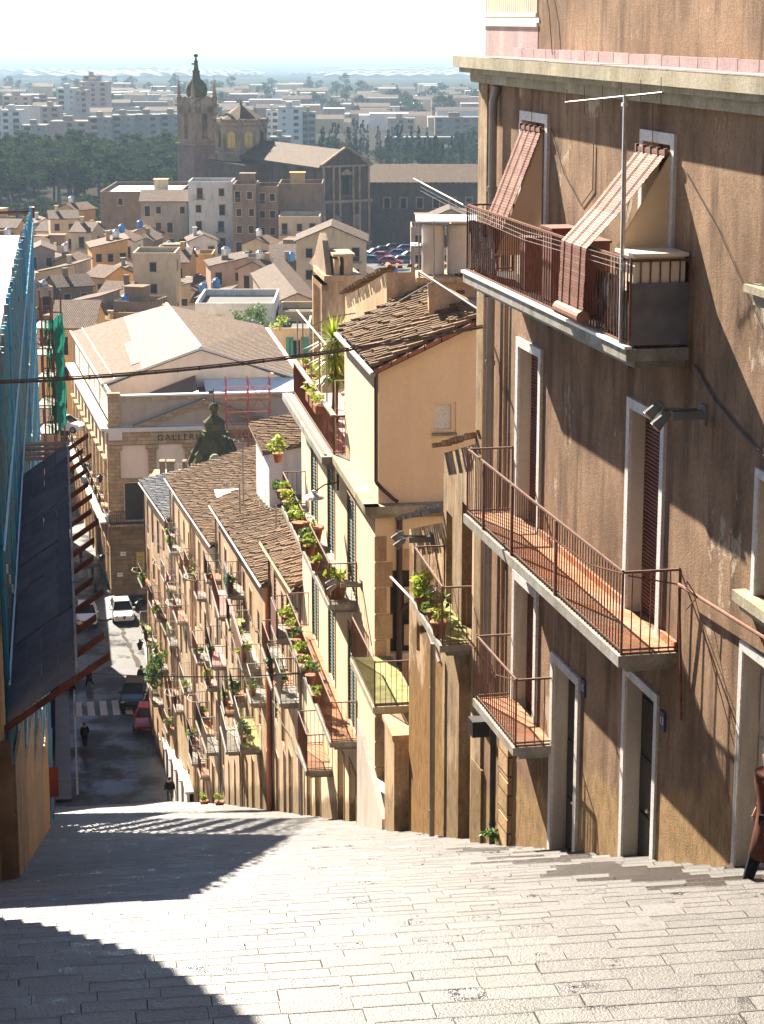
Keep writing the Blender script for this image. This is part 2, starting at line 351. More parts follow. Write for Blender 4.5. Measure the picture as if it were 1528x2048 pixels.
# ------------------------------------------------------------------ building helpers
def wall_holes(m,W,a0,a1,z0,z1,holes,b=0.,depth=.25,zt=None):
    """wall sheet at lateral b (front looks to -b) with real openings (al,ah,zl,zh) and their reveals; zt(a): sloping top"""
    xs=sorted(set([a0,a1]+[h[0] for h in holes]+[h[1] for h in holes])); zs=sorted(set([z0,z1]+[h[2] for h in holes]+[h[3] for h in holes]))
    xs=[x for x in xs if a0<=x<=a1]; zs=[z for z in zs if z0<=z<=z1]
    for i in range(len(xs)-1):
        for j in range(len(zs)-1):
            cx=(xs[i]+xs[i+1])/2; cz=(zs[j]+zs[j+1])/2
            if any(h[0]<cx<h[1] and h[2]<cz<h[3] for h in holes): continue
            m.poly([W(xs[i],b,zs[j]),W(xs[i+1],b,zs[j]),W(xs[i+1],b,zs[j+1]),W(xs[i],b,zs[j+1])])
    if zt: m.poly([W(a0,b,z1),W(a1,b,z1),W(a1,b,zt(a1)),W(a0,b,zt(a0))])
    for (l,h,zl,zh) in holes:
        e=b+depth
        for q in ([(l,b,zl),(l,e,zl),(l,e,zh),(l,b,zh)],[(h,b,zl),(h,b,zh),(h,e,zh),(h,e,zl)],[(l,b,zh),(l,e,zh),(h,e,zh),(h,b,zh)],[(l,b,zl),(h,b,zl),(h,e,zl),(l,e,zl)]):
            m.poly([W(*p) for p in q])
def frame_trim(m,W,h,b,w=.13,out=.03,bottom=False):
    l,r,z0,z1=h
    m.box(W,l-w,l,b-out,b+.02,z0,z1); m.box(W,r,r+w,b-out,b+.02,z0,z1); m.box(W,l-w,r+w,b-out,b+.02,z1,z1+w)
    if bottom: m.box(W,l-w,r+w,b-out-.06,b+.02,z0-.07,z0)
def railing(m,pts,h=1.0,sp=.12,r=.009,tr=.02,low=.06,rt=None):
    pts=[Vector(p) for p in pts]
    for i in range(len(pts)-1):
        p,q=pts[i],pts[i+1]; n=max(1,int((q-p).length/sp))
        m.tube(p+Vector((0,0,h)),q+Vector((0,0,h)),rt or tr,4); m.tube(p+Vector((0,0,low)),q+Vector((0,0,low)),tr*.8,4)
        for k in range(n+1):
            c=p.lerp(q,k/n); m.tube(c,c+Vector((0,0,h)),r,4)
    for p in pts: m.tube(p,p+Vector((0,0,h+.03)),tr,4)
def louvres(m,W,h,b,n=18):
    """slatted shutter filling a hole"""
    l,r,z0,z1=h
    m.box(W,l,r,b+.03,b+.05,z0,z1)
    m.box(W,l,l+.06,b-.01,b+.03,z0,z1); m.box(W,r-.06,r,b-.01,b+.03,z0,z1); m.box(W,(l+r)/2-.03,(l+r)/2+.03,b-.01,b+.03,z0,z1)
    for k in range(n):
        z=z0+(k+.5)*(z1-z0)/n; m.box(W,l+.06,r-.06,b,b+.03,z-.012,z+.02)
def tiles(m,e0,e1,r0,r1,cw=.22,tl=.38,rng=None,rad=.085,skip=.0,):
    """half round tiles: e0-e1 eave, r0-r1 ridge"""
    e0,e1,r0,r1=map(Vector,(e0,e1,r0,r1)); n=max(1,int((e1-e0).length/cw)); k=max(1,int((r0-e0).length/tl))
    for i in range(n):
        ph=rng.uniform(-.45,.45); f=(i+.5)/n; p=e0.lerp(e1,f); q=r0.lerp(r1,f); up=(q-p).normalized(); al=(e1-e0).normalized(); nn=al.cross(up).normalized()
        if nn.z<0: nn=-nn
        for j in range(k):
            if rng.random()<skip: continue
            a=p.lerp(q,max(0,(j+ph-.15+rng.uniform(-.1,.1)))/k); c=p.lerp(q,min(k,j+ph+1.0)/k)
            a=a+al*rng.uniform(-.02,.02); c=c+al*rng.uniform(-.02,.02); li=rng.uniform(0,.03)
            s=len(m.v)
            for (cc,rr,h) in ((a,rad*.95,.06+li),(c,rad*.72,.012)):
                for t in (0,.33,.67,1):
                    th=PI*t; m.v.append(tuple(cc+al*math.cos(th)*rr+nn*(math.sin(th)*rr*1.15+h)))
            for q3 in range(3): m.face([s+q3,s+q3+1,s+5+q3,s+4+q3])
            m.face([s,s+3,s+2,s+1])
def house_box(m,W,a0,a1,b0,b1,z0,z1):
    m.box(W,a0,a1,b0,b1,z0,z1)
# ------------------------------------------------------------------ camera, light, air
cam=bpy.data.objects.new('camera',bpy.data.cameras.new('camera')); COL.objects.link(cam); sc.camera=cam
cam.data.sensor_fit='VERTICAL'; cam.data.sensor_height=36; cam.data.lens=FP/2048*36; cam.data.clip_end=60000; cam.data.clip_start=.3
cam.rotation_euler=(PI/2-PIT,0,0)
SAZ,SEL=R(-26.8),R(32)
w=bpy.data.worlds.new('World'); sc.world=w; w.use_nodes=True
sk=w.node_tree.nodes.new('ShaderNodeTexSky'); sk.sky_type='NISHITA'; sk.sun_disc=False; sk.sun_elevation=SEL; sk.sun_rotation=SAZ; sk.altitude=500; sk.dust_density=.1; sk.air_density=.7
bg=w.node_tree.nodes['Background']; bg.inputs[1].default_value=.05; w.node_tree.links.new(sk.outputs[0],bg.inputs[0])
sun=bpy.data.objects.new('sun',bpy.data.lights.new('sun','SUN')); COL.objects.link(sun)
sun.data.energy=5.; sun.data.angle=R(.5); sun.data.color=(1,.89,.74)
sd=Vector((math.sin(SAZ)*math.cos(SEL),math.cos(SAZ)*math.cos(SEL),math.sin(SEL)))
sun.rotation_euler=sd.to_track_quat('Z','Y').to_euler()
sc.cycles.diffuse_bounces=2; sc.view_settings.view_transform='Standard'; sc.view_settings.look='None'; sc.view_settings.exposure=2.1; sc.view_settings.gamma=1
m=MB(); m.box(lambda a,b,z: Vector((a,b,z)),-7000,7000,-60,16500,-262,12)
hz,t,b=nt('hazy_air'); t.nodes.remove(b); pv=N(t,'ShaderNodeVolumePrincipled'); pv.inputs['Density'].default_value=.00012; pv.inputs['Color'].default_value=(.58,.79,1,1); pv.inputs['Anisotropy'].default_value=0.05
t.links.new(pv.outputs[0],t.nodes['Material Output'].inputs['Volume'])
h=obj('haze',m,hz); tag(h,kind='stuff')
# ------------------------------------------------------------------ ground, plain, hillside, road
def gz(y):
    P=[(-100,-46.1),(210,-46.1),(300,-48.5),(450,-52.5),(700,-50),(1000,-57),(2000,-72),(2600,-82),(6000,-150),(10000,-200),(16400,-255)]
    if y<=P[0][0]: return P[0][1]
    for (a,c),(d,e) in zip(P,P[1:]):
        if y<=d: return c+(e-c)*(y-a)/(d-a)
    return P[-1][1]
m=MB(); ys=[-50,60,110,160,210,250,300,370,450,550,700,850,1000,1300,1600,2000,2300,2600,3200,4000,5000,6000,8000,10000,13000,16400]
for a,c in zip(ys,ys[1:]):
    xa=120+a*.42 if a>0 else 120; xc=120+c*.42 if c>0 else 120
    m.poly([(-xa,a,gz(a)),(xa,a,gz(a)),(xc,c,gz(c)),(-xc,c,gz(c))])
mt,t,b=nt('plain_and_town_ground'); tc=N(t,'ShaderNodeTexCoord')
v=tc.outputs['Object']; sp=N(t,'ShaderNodeSeparateXYZ'); t.links.new(v,sp.inputs[0])
mp=N(t,'ShaderNodeMapping'); mp.inputs['Scale'].default_value=(.0028,.0011,1); t.links.new(v,mp.inputs['Vector'])
vo=N(t,'ShaderNodeTexVoronoi'); vo.inputs['Scale'].default_value=1.; t.links.new(mp.outputs[0],vo.inputs['Vector'])
se=N(t,'ShaderNodeSeparateColor'); t.links.new(vo.outputs['Color'],se.inputs[0])
fields=ramp(t,se.outputs[0],[(0,(.02,.032,.018)),(.35,(.035,.05,.02)),(.5,(.07,.085,.025)),(.65,(.06,.055,.035)),(.85,(.025,.035,.018)),(1,(.10,.09,.06))])
mp2=N(t,'ShaderNodeMapping'); mp2.inputs['Scale'].default_value=(.012,.004,1); t.links.new(v,mp2.inputs['Vector'])
n1=noise(t,mp2.outputs[0],1.,8,.7); fields=mix(t,ramp(t,n1,[(.45,0.),(.55,1.)]),fields,(.014,.024,.018))
town=mix(t,noise(t,v,.2,5,.6),(.030,.028,.022),(.07,.062,.05))
r=N(t,'ShaderNodeMapRange'); r.inputs[1].default_value=1500; r.inputs[2].default_value=1900; t.links.new(sp.outputs[1],r.inputs[0])
b.inputs['Specular IOR Level'].default_value=0.; t.links.new(mix(t,r.outputs[0],town,fields),b.inputs['Base Color']); b.inputs['Roughness'].default_value=.9
tag(obj('ground',m,mt),kind='structure')
m=MB()
for (b0,b1) in ((-60,-1.3),(7.6,60)):
    m.slab([ST(-30,b0,sz(-30)-.5),ST(121,b0,sz(121)-.5),ST(121,b1,sz(121)-.5),ST(-30,b1,sz(-30)-.5)],1)
tag(obj('hillside',m,plaster('hill_earth',(.2,.16,.11),(.13,.11,.07),None,.2)),kind='structure')
m=MB()
P=[(121.4,-2,8),(135,-1.2,6),(150,-1.,6.5),(166,-1,8.5),(170,-1.2,3.2),(200,-2,1.6),(260,-5,-1.5)]
for (s0,l0,r0),(s1,l1,r1) in zip(P,P[1:]):
    m.poly([ST(s0,l0,-46.06),ST(s1,l1,-46.06),ST(s1,r1,-46.06),ST(s0,r0,-46.06)])
m.poly([ST(166,3.3,-46.06),ST(169.95,3.3,-46.06),ST(169.95,24,-46.06),ST(166,24,-46.06)])
tag(obj('road',m,M['asphalt']),kind='structure')
m=MB()
m.box(ST,123,165,-1.3,-.35,-46.2,-45.93); m.box(ST,165,235,-3.2,-2.2,-46.2,-45.93)
m.box(ST,140,166,5.3,6.3,-46.2,-45.93)
tag(obj('pavement',m,M['pave']),kind='structure')
m=MB(); c=ST(166,3,0)
m.lathe((c.x,c.y,-46.1),[(1.5,0),(1.5,.15),(1.35,.17)],20,.75,2.4)
tag(obj('kerb_island',m,M['pave']),kind='structure')
m=MB()
for i in range(5):
    m.poly([ST(139,.05+i*.85,-46.05),ST(142.2,.0+i*.85,-46.05),ST(142.2,.48+i*.85,-46.05),ST(139,.53+i*.85,-46.05)])
for i in range(4): m.poly([ST(176,-.9+i*.8,-46.05),ST(179,-.9+i*.8,-46.05),ST(179,-.5+i*.8,-46.05),ST(176,-.5+i*.8,-46.05)])
for a,c,d in ((134,-.05,.08),): m.poly([ST(124,c,-46.05),ST(165,c,-46.05),ST(165,d,-46.05),ST(124,d,-46.05)])
tag(obj('road_marking',m,M['paint']),kind='structure')
m=MB(); rng=random.Random(3); pt=(161.,3.9)
for i in range(26):
    q=(pt[0]-.62,pt[1]+rng.uniform(-.07,.14)); w_=rng.uniform(.06,.22)
    m.poly([ST(pt[0],pt[1]-w_,-46.045),ST(pt[0],pt[1]+w_,-46.045),ST(q[0],q[1]+w_,-46.045),ST(q[0],q[1]-w_,-46.045)]); pt=q
tag(obj('dark_road_strip',m,M['joint']),kind='structure')  # thin wavering dark strip laid on the road
# stairs: every tread a row of basalt blocks
rng=random.Random(11)
m=MB(); TD=.62; WETC=[(30.6,6.3),(29.5,5.9),(28.3,6.3),(27.2,6.0),(26.3,6.4),(25.2,6.1),(24.3,6.3),(23.2,6.2),(22.2,6.5),(21.3,6.4),(20.4,6.3),(26,5.6),(22.5,5.7),(19.6,6.6),(19.3,6.1),(21,5.9)]
for i in range(-19,197):
    s0=121.6-(i+1)*TD if False else i*TD+.25; s1=s0+TD
    if s1>121.7: break
    z0=sz(s0)+.0; bt=-1.34-(.9 if s0<28.8 else 0)+rng.uniform(-.38,0)
    while bt<8.2:
        wd=.41 if s0<45 else .82
        wd*=rng.uniform(.93,1.07); e=bt+wd-rng.choice([.003,.004,.007]); dz=rng.uniform(-.008,.008)
        near=any(abs((s0+s1)/2-p)<.42 and abs(bt+.2-q)<.42 for p,q in WETC) and rng.random()<.75
        m.cur=1 if near else 0
        P=[ST(s0+.006,bt,z0+dz),ST(s1-.02,bt,z0-.015+dz),ST(s1-.02,e,z0-.015+dz),ST(s0+.006,e,z0+dz)]
        m.slab(P,.3)
        if rng.random()<.85 and s0<90:
            m.cur=3; u0,u1=0,wd; ww=rng.uniform(.006,.011); m.poly([ST(s1-.02-ww,bt+u0,z0-.011+dz),ST(s1-.02,bt+u0,z0-.011+dz),ST(s1-.02,bt+u1,z0-.011+dz),ST(s1-.02-ww*rng.uniform(.5,1.2),bt+u1,z0-.011+dz)])
        bt+=wd
    m.cur=2; m.slab([ST(s0,-2.9 if s0<28.8 else -1.9,z0-.012),ST(s1,-2.9 if s0<28.8 else -1.9,z0-.03),ST(s1,8.3,z0-.03),ST(s0,8.3,z0-.012)],.5)
def basalt(name,stops,r0,r1):
    m_,t,b=nt(name); g=N(t,'ShaderNodeNewGeometry'); v=coords(t)
    col=ramp(t,g.outputs['Random Per Island'],stops)
    n0=noise(t,v,1.1,4,.6); n1=noise(t,v,3.2,6,.75); n2=noise(t,v,38,3,.7)
    wet=ramp(t,n1,[(.56,0.),(.62,1.)]); zone=ramp(t,n0,[(.47,0.),(.60,1.)]); wz=mix(t,1.,wet,zone,'MULTIPLY')
    col=mix(t,.7,col,ramp(t,n2,[(.3,.55),(.6,1.15)]),'MULTIPLY')
    col=mix(t,wz,col,(.03,.027,.028))
    t.links.new(col,b.inputs['Base Color'])
    t.links.new(mix(t,wz,ramp(t,n0,[(.3,r1),(.7,r0)]),(.16,.16,.16)),b.inputs['Roughness'])
    b.inputs['Specular IOR Level'].default_value=.5; bump(t,b,noise(t,v,60,3,.8),.6,.012)
    return m_
M['basalt']=basalt('worn_basalt_blocks',[(0,(.118,.112,.106)),(.5,(.14,.133,.126)),(1,(.165,.157,.149))],.42,.52)
tag(obj('stairs',m,None,mats=[M['basalt'],M['wet'],M['joint'],plain('worn_nosing',(.108,.102,.096),.6,0,.4,9)]),kind='structure')
# ------------------------------------------------------------------ the tall brown house at the right
def AP(a,o,z): return A(a,-o,z)      # o = metres out from the facade
tA=thing('brown_townhouse','tall brown plastered house with three balconies, nearest on the right of the stairs','house',A(-6,0,-12))
holes=[(-3.16,-1.95,-3.72,-1.45),(-8.47,-7.47,-3.72,-1.45),(-3.02,-1.92,-7.47,-4.80),(-8.42,-7.24,-7.47,-4.80),(-3.0,-1.9,-10.5,-8.42),
       (-5.18,-4.06,-12.15,-9.1),(-8.45,-7.32,-11.05,-8.3),(-12.6,-11.3,-9.35,-6.8),(-12.9,-11.55,-6.1,-4.8),(-12.9,-11.75,-2.72,-1.5),(-6.75,-6.2,-12.2,-11.2)]
m=MB(); wall_holes(m,A,-40,.62,-15.,-.75,holes,0,.25)  # near end runs on behind the view, added to cut sky light
m.poly([A(.62,0,-15),A(.62,9,-15),A(.62,9,-.75),A(.62,0,-.75)]); m.poly([A(-40,0,-15),A(-40,0,-.75),A(-40,9,-.75),A(-40,9,-15)])
m.poly([A(-40,.0,-.75),A(.62,.0,-.75),A(.62,9,-.75),A(-40,9,-.75)])
wA=obj('wall',m,M['brown'],tA)
m=MB(); m.box(A,.1,.64,-.035,.1,-16,-.78); m.box(A,-.02,.66,-.05,.1,-16,-12.2); obj('corner_pilaster',m,M['grimy'],tA)
for h in holes:
    rv=MB(); tr=MB()
    l,r,z0,z1=h
    if h[0]<-6 and h[1]>-6.3: continue
    rv.box(A,r-.012,r+.0,-.005,.24,z0,z1); rv.box(A,l,l+.012,-.005,.24,z0,z1); rv.box(A,l,r,.0,.24,z1-.012,z1)
    if h[0]<-12: frame_trim(tr,A,h,0,.10,.03)
    elif h[2]<-11 and h[1]>-8.5 and h[0]<-7: frame_trim(tr,A,h,0,.12,.035)
    else: frame_trim(tr,A,h,0,.13,.045)
    obj('door_reveal',rv,M['reveal'],tA); obj('door_surround',tr,M['white'],tA)
for k,h in enumerate(holes):
    l,r,z0,z1=h; d=MB()
    if k in (5,6,7,10):
        d.box(A,l,r,.2,.25,z0,z1); mid=(l+r)/2; d.box(A,mid-.03,mid+.03,.17,.2,z0,z1)
        for a0_,a1_ in ((l+.08,mid-.08),(mid+.08,r-.08)):
            for q in range(3): zz=z0+.25+q*(z1-z0-.4)/3; d.box(A,a0_,a1_,.18,.2,zz,zz+(z1-z0-.4)/3-.12)
        o=obj('door',d,M['iron'] if k!=7 else M['reveal'],tA); e_=MB(); e_.ball(A(mid+.08,.15,z0+1.05),.03,8); obj('handle',e_,M['silver'],o)
    elif k==8: d.box(A,l,r,.17,.22,z0,z1); o=obj('shutter',d,M['door'],tA)
    else:
        d.box(A,l,r,.19,.24,z0,z1)
        for q in range(int((z1-z0)/.05)): d.box(A,l+.02,r-.02,.165,.195,z0+q*.05,z0+q*.05+.034)
        o=obj('shutter',d,M['woodbrown'],tA)
m=MB(); m.box(A,-13,-11.25,-.16,.0,-6.22,-6.1); m.box(A,-13,-11.35,-.11,-.0,-6.3,-6.22); obj('window_sill',m,M['cornice'],tA); m=MB(); m.box(A,-13,-11.3,-.18,0,-2.82,-2.74); m.box(A,-13,-11.4,-.11,0,-2.95,-2.82); obj('window_sill',m,M['cornice'],tA)
# thresholds
m=MB(); m.box(A,-5.3,-3.95,-.1,.24,-12.35,-12.1); m.box(A,-8.55,-7.25,-.12,.24,-11.4,-11.0); m.box(A,-12.6,-11.25,-.12,.24,-9.6,-9.33); obj('threshold',m,M['joint'],tA)
# cornice
m=MB(); m.box(A,-40,1.05,-.36,.3,-.75,-.58); m.box(A,-40,.95,-.28,.3,-.83,-.75); m.box(A,-40,.8,-.14,.2,-.98,-.83); obj('cornice',m,M['cornice'],tA)
m=MB(); rng=random.Random(5)
for i in range(24):
    a=-16+i*.62; m.box(A,a,a+.6,-.36,.02,-.575,-.565+rng.uniform(0,.008)); m.box(A,a,a+.6,.0,.05,-.57,-.43+rng.uniform(-.004,.004))
obj('flashing',m,M['pinkflash'],tA)
m=MB(); m.box(A,-40,-2.45,.05,6,-.6,9.5); obj('upper_wall',m,M['brown'],tA)  # raised and run back out of view, added to block sky light
# glazed veranda on the corner
m=MB(); m.box(A,-2.4,.6,.05,3,-.58,-.12); obj('veranda_base',m,M['pinkflash'],tA)
m=MB(); m.box(A,-2.42,.66,.02,3,-.12,-.07); m.box(A,-2.4,.62,.06,3,.0,3.1)
for i in range(26): m.box(A,-2.38+i*.115,-2.33+i*.115,.03,.06,.0,3.1)
for i in range(20): m.box(A,.62,.65,.1+i*.14,.17+i*.14,.0,3.1)
m.box(A,-2.4,.66,.01,.06,.02,.07)
obj('veranda',m,M['creamlight'],tA)
# slabs + railings
def balcony(W,par,a0,a1,o,z,th=.16,h=1.02,b=0,floor=None,sp=.115,mat=None,rmat=None,r=.009,near=True,far=True,slabm=None,taper=True):
    m=MB(); m.box(W,a0,a1,b-o,b+.02,z-th,z)
    if taper: m.box(W,a0+.12,a1-.12,b-o+.14,b+.0,z-th-.1,z-th)
    s_=obj('balcony',m,slabm or M['slab'],par)
    if floor:
        m=MB(); m.box(W,a0+.06,a1-.06,b-o+.06,b-.002,z+.004,z+.02); obj('floor',m,floor,s_)
    m=MB(); e=.05; pts=[]
    if near: pts.append(W(a0+e,b,z))
    pts+=[W(a0+e,b-o+e,z),W(a1-e,b-o+e,z)]
    if far: pts.append(W(a1-e,b,z))
    railing(m,pts,h,sp,r); obj('railing',m,rmat or M['rail'],s_)
    return s_
b1=balcony(A,tA,-9.2,-1.35,.76,-3.74,.14,floor=M['joint'],r=.011,rmat=M['rust'])
m=MB(); m.box(A,-9.22,-1.33,-.79,-.70,-3.735,-3.70); obj('edge_strip',m,M['sheet'],b1)
m=MB(); m.box(A,-9.17,-9.14,-.70,0,-3.7,-2.98); obj('grey_panel',m,M['plastic'],b1)
m=MB(); m.box(A,-9.13,-8.55,-.66,-.05,-3.1,-2.68); m.box(A,-9.16,-8.5,-.70,-.02,-2.68,-2.64); obj('cream_cabinet',m,M['creamlight'],b1)
def drape(W,a0,a1,b,z0,z1,rng):
    m=MB(); n=26; c=[]
    for j in range(6):
        for i in range(n+1):
            a=a0+(a1-a0)*i/n; k=.035*math.sin(i*1.9+j*.35)+rng.uniform(-.008,.008); c.append(W(a,b-k*(1+j*.1),z0+(z1-z0)*j/5))
    m.v=[tuple(p) for p in c]
    for j in range(5):
        for i in range(n): m.face([j*(n+1)+i,j*(n+1)+i+1,(j+1)*(n+1)+i+1,(j+1)*(n+1)+i])
    return m
obj('plastic_sheet',drape(A,-9.1,-7.7,-.64,-3.68,-2.98,rng),M['blackplastic'],b1,True); obj('plastic_sheet',drape(A,-2.9,-1.4,-.64,-3.68,-2.95,rng),M['blackplastic'],b1,True)
for (a,w_,z1) in ((-4.7,.5,-2.75),(-5.9,.7,-2.78),(-3.6,.3,-3.0)):
    m=MB(); m.box(A,a-w_,a,-.5,-.15,-3.7,z1); m.box(A,a-w_-.02,a+.02,-.52,-.13,z1,z1+.03); m.box(A,a-w_/2-.01,a-w_/2+.01,-.51,-.5,-3.65,z1-.04); obj('storage_cupboard',m,M['woodbrown'],b1)
b2=balcony(A,tA,-9.2,-1.5,.76,-7.44,.14,floor=M['floor'],r=.010)
m=MB(); m.box(A,-9.15,-8.5,-.045,-.0,-7.42,-7.32); m.box(A,-7.15,-3.1,-.045,-.0,-7.42,-7.32); obj('skirting',m,M['floor'],b2)
for a in (-6.4,-4.2,-2.6):
    m=MB(); m.box(A,a,a+.05,-.74,-.70,-7.44,-6.42); obj('railing_post',m,M['rail'],b2)
b3=balcony(A,tA,-4.05,-1.65,.62,-10.38,.12,floor=M['floor'],r=.010)
# iron brackets
m=MB()
for z,aa in ((-7.6,(-8.9,-5.5,-2.2)),(-3.92,(-8.8,-5.4,-2.1))):
    for a in aa: m.box(A,a,a+.09,-.6,0,z-.1,z-.02)
obj('bracket',m,M['iron'],tA)
# pipes
def pipe(name,W,a,b,z0,z1,r,mat,par,clips=True):
    m=MB(); m.tube(W(a,b,z0),W(a,b,z1),r,10)
    if clips:
        z=z0+1
        while z<z1: m.tube(W(a,b,z),W(a,b,z+.05),r*1.2,10); z+=2.4
    return obj(name,m,mat,par,False)
m=MB(); m.tube(A(-.55,-.11,-10.5),A(-.55,-.11,-1.25),.065,12); m.path([A(-.55,-.11,-1.25),A(-.55,-.06,-1.02),A(-.5,.0,-.9)],.065,12)
for z in (-2.6,-5.3,-8.): m.tube(A(-.55,-.11,z),A(-.55,-.11,z+.08),.08,12)
obj('drainpipe',m,M['pipegrey'],tA); pipe('drainpipe',A,-.95,-.09,-13.8,-11.0,.05,M['pipeblack'],tA)
m=MB(); m.tube(A(.02,-.06,-10.5),A(.02,-.06,-3),.03,8); m.tube(A(-1.15,-.045,-10.8),A(-1.15,-.045,-4.0),.018,6); obj('conduit',m,M['creamold'],tA)
# rods at the right
m=MB(); m.tube(A(-9.45,-.12,-6.52),A(-14,-.12,-6.32),.022,8); m.tube(A(-9.47,-.12,-6.55),A(-9.47,-.04,-8.2),.016,6); m.tube(A(-9.3,-.7,-6.42),A(-9.45,-.12,-6.52),.01,6); m.tube(A(-9.9,-.1,-6.5),A(-11.2,-.02,-8.0),.006,5); m.path([A(-9.7,-.13,-6.48),A(-9.95,-.2,-6.35),A(-10.1,-.13,-6.5),A(-9.9,-.18,-6.7)],.008,4)
obj('clothes_rod',m,M['rust'],tA); m=MB(); m.path([A(-9.2,-.72,-6.42),A(-8.6,-.95,-6.45),A(-7.7,-1.2,-6.3)],.012,5); obj('hooked_rod',m,M['rust'],tA); m=MB(); m.path([A(-4.0,-.58,-9.36),A(-3.5,-.75,-9.42),A(-3.0,-.95,-9.15),A(-2.5,-1.0,-9.1)],.010,5)
obj('hooked_rod',m,M['rust'],tA)
m=MB()
for s_,z in ((-2.0,-2.72),(-2.0,-2.78),(-2.0,-2.84)): m.path([A(.6,-.98,z+.18),A(-1.4,-.80,z),A(-5,-.82,z-.05),A(-9.1,-.8,z+.02)],.0028,3)
m.tube(A(1.0,-1.0,-2.5),A(-1.4,-.78,-2.72),.009,5)
obj('clothes_line',m,M['pipegrey'],tA)
m=MB(); m.path([A(-9.5,-.03,-3.9),A(-10.2,-.03,-4.2),A(-11.5,-.03,-4.5),A(-13,-.03,-4.62)],.018,5); obj('wall_cable',m,M['cable'],tA); m=MB(); m.path([A(-3.4,-.02,-1.5),A(-4.1,-.02,-2.1),A(-4.9,-.02,-2.45),A(-5.4,-.02,-2.2),A(-5.4,-.02,-1.6)],.008,4); obj('wall_cable',m,M['cable'],tA); m=MB(); m.path([A(-8.9,-.02,-1.7),A(-10.1,-.02,-2.3),A(-11.5,-.02,-3.2)],.006,4); obj('wall_cable',m,M['cable'],tA); m=MB()
m.path([A(-2.6,-.02,.9),A(-3.2,-.02,.1),A(-3.4,-.02,-.5)],.008,4)
obj('wall_cable',m,M['cable'],tA)
m=MB(); m.box(A,-10.35,-10.05,-.05,.0,-10.75,-10.2); obj('meter_box',m,M['signwhite'],tA)
m=MB(); m.box(A,-10.32,-10.08,-.06,-.05,-10.65,-10.28); obj('meter_hatch',m,M['pipegrey'],tA)
# steps and stone blocks at the foot
m=MB(); m.box(A,-1.75,-1.25,-.06,.02,-14,-10.6)
for i in range(5): m.box(A,-1.78,-1.22,-.075,.0,-13.6+i*.62,-13.03+i*.62)
obj('stone_pier',m,M['gstone'],tA)
def text(s_,W,a,b,z,size,mat,par,face,name='lettering',ext=.01,align='CENTER'):
    cu=bpy.data.curves.new(name,'FONT'); cu.body=s_; cu.size=size; cu.extrude=ext; cu.align_x=align; cu.align_y='CENTER'
    o=bpy.data.objects.new('tmp',cu); COL.objects.link(o); bpy.context.view_layer.update()
    me=bpy.data.meshes.new_from_object(o.evaluated_get(bpy.context.evaluated_depsgraph_get())); bpy.data.objects.remove(o)
    me.materials.clear(); me.materials.append(mat)
    from mathutils import Matrix
    if face=='a':   # text faces the -along side (towards the viewer)
        X=Vector((W.n[0],W.n[1],0))
    else:           # faces the street (-b); reads towards smaller a
        X=Vector((-W.d[0],-W.d[1],0))
    Z=Vector((0,0,1)); Yn=X.cross(Z)
    Mx=Matrix(((X.x,Z.x,Yn.x),(X.y,Z.y,Yn.y),(X.z,Z.z,Yn.z)))
    off=root_of(par).location; p=W(a,b,z)-off
    for v_ in me.vertices: v_.co=Mx@v_.co+p
    q=bpy.data.objects.new(name,me); COL.objects.link(q); q.parent=par
    return q
for (s_,a,z) in (('15',-5.47,-9.05),('13',-8.75,-8.45)):
    m=MB(); m.box(A,a-.09,a+.09,-.03,.0,z-.12,z+.12); n_=obj('number_plaque',m,M['blueplaque'],tA); text(s_,A,a,-.033,z,.14,M['signwhite'],n_,'b',ext=.002)
# blinds
def blind(name_lbl,pts,w_,roll,rails):
    c=pts[0]; t_=thing('bamboo_blind',name_lbl,'blind',A(c[0],-c[1],c[2]))
    m=MB(); rng=random.Random(len(name_lbl)); L=[]
    for (p,q) in zip(pts,pts[1:]):
        P=Vector(p);Q=Vector(q); n=max(2,int((Q-P).length/.036))
        for i in range(n): L.append((P.lerp(Q,i/n),P.lerp(Q,(i+.86)/n)))
    for p,q in L:
        d=(q-p).normalized(); nn=Vector((0,-d.z,d.y)).normalized()*.007; j=rng.uniform(-.012,.012)
        def V(k,a): return A(k.x+a+j,-k.y,k.z)
        def U(k,a): kk=k+nn; return A(kk.x+a+j,-kk.y,kk.z)
        m.hexa([V(p,-w_/2),V(q,-w_/2),V(q,w_/2),V(p,w_/2),U(p,-w_/2),U(q,-w_/2),U(q,w_/2),U(p,w_/2)])
    obj('slats',m,M['blindm'],t_)
    m=MB()
    for a in (-w_*.3,w_*.05,w_*.35):
        m.path([A(p[0]+a,-p[1]-.012,p[2]+.012) for p in pts],.006,4)
    p=pts[0]
    m.path([A(p[0],-p[1],p[2]),A(p[0]+.1,-p[1]+.02,p[2]+.6)],.006,4)
    obj('cord',m,M['rust'],t_)
    m=MB(); p=pts[0]; m.box(A,p[0]-w_/2,p[0]+w_/2,-p[1]-.03,-.05,p[2]-.02,p[2]+.03)
    for k in range(5): m.box(A,p[0]-w_/2+k*w_/4-.02,p[0]-w_/2+k*w_/4+.03,-p[1]-.04,-p[1],p[2]-.03,p[2]+.06)
    obj('head_rail',m,M['woodbrown'],t_)
    if roll:
        m=MB(); p=pts[-1]; m.tube(A(p[0]-w_/2,-p[1],p[2]-.06),A(p[0]+w_/2,-p[1],p[2]-.06),.085,12); obj('roll',m,M['blindm'],t_)
    return t_
M['blindm']=islands('faded_pink_bamboo_slats',[(0,(.22,.11,.082)),(.5,(.27,.135,.10)),(1,(.31,.165,.125))],.6,.2,20)
blind('pink bamboo blind nearest the grey drainpipe, its end hanging inside the top balcony rail',[(-2.62,.08,-1.55),(-2.55,.45,-2.55),(-2.5,.6,-2.95),(-2.45,.62,-3.35)],1.05,False,None)
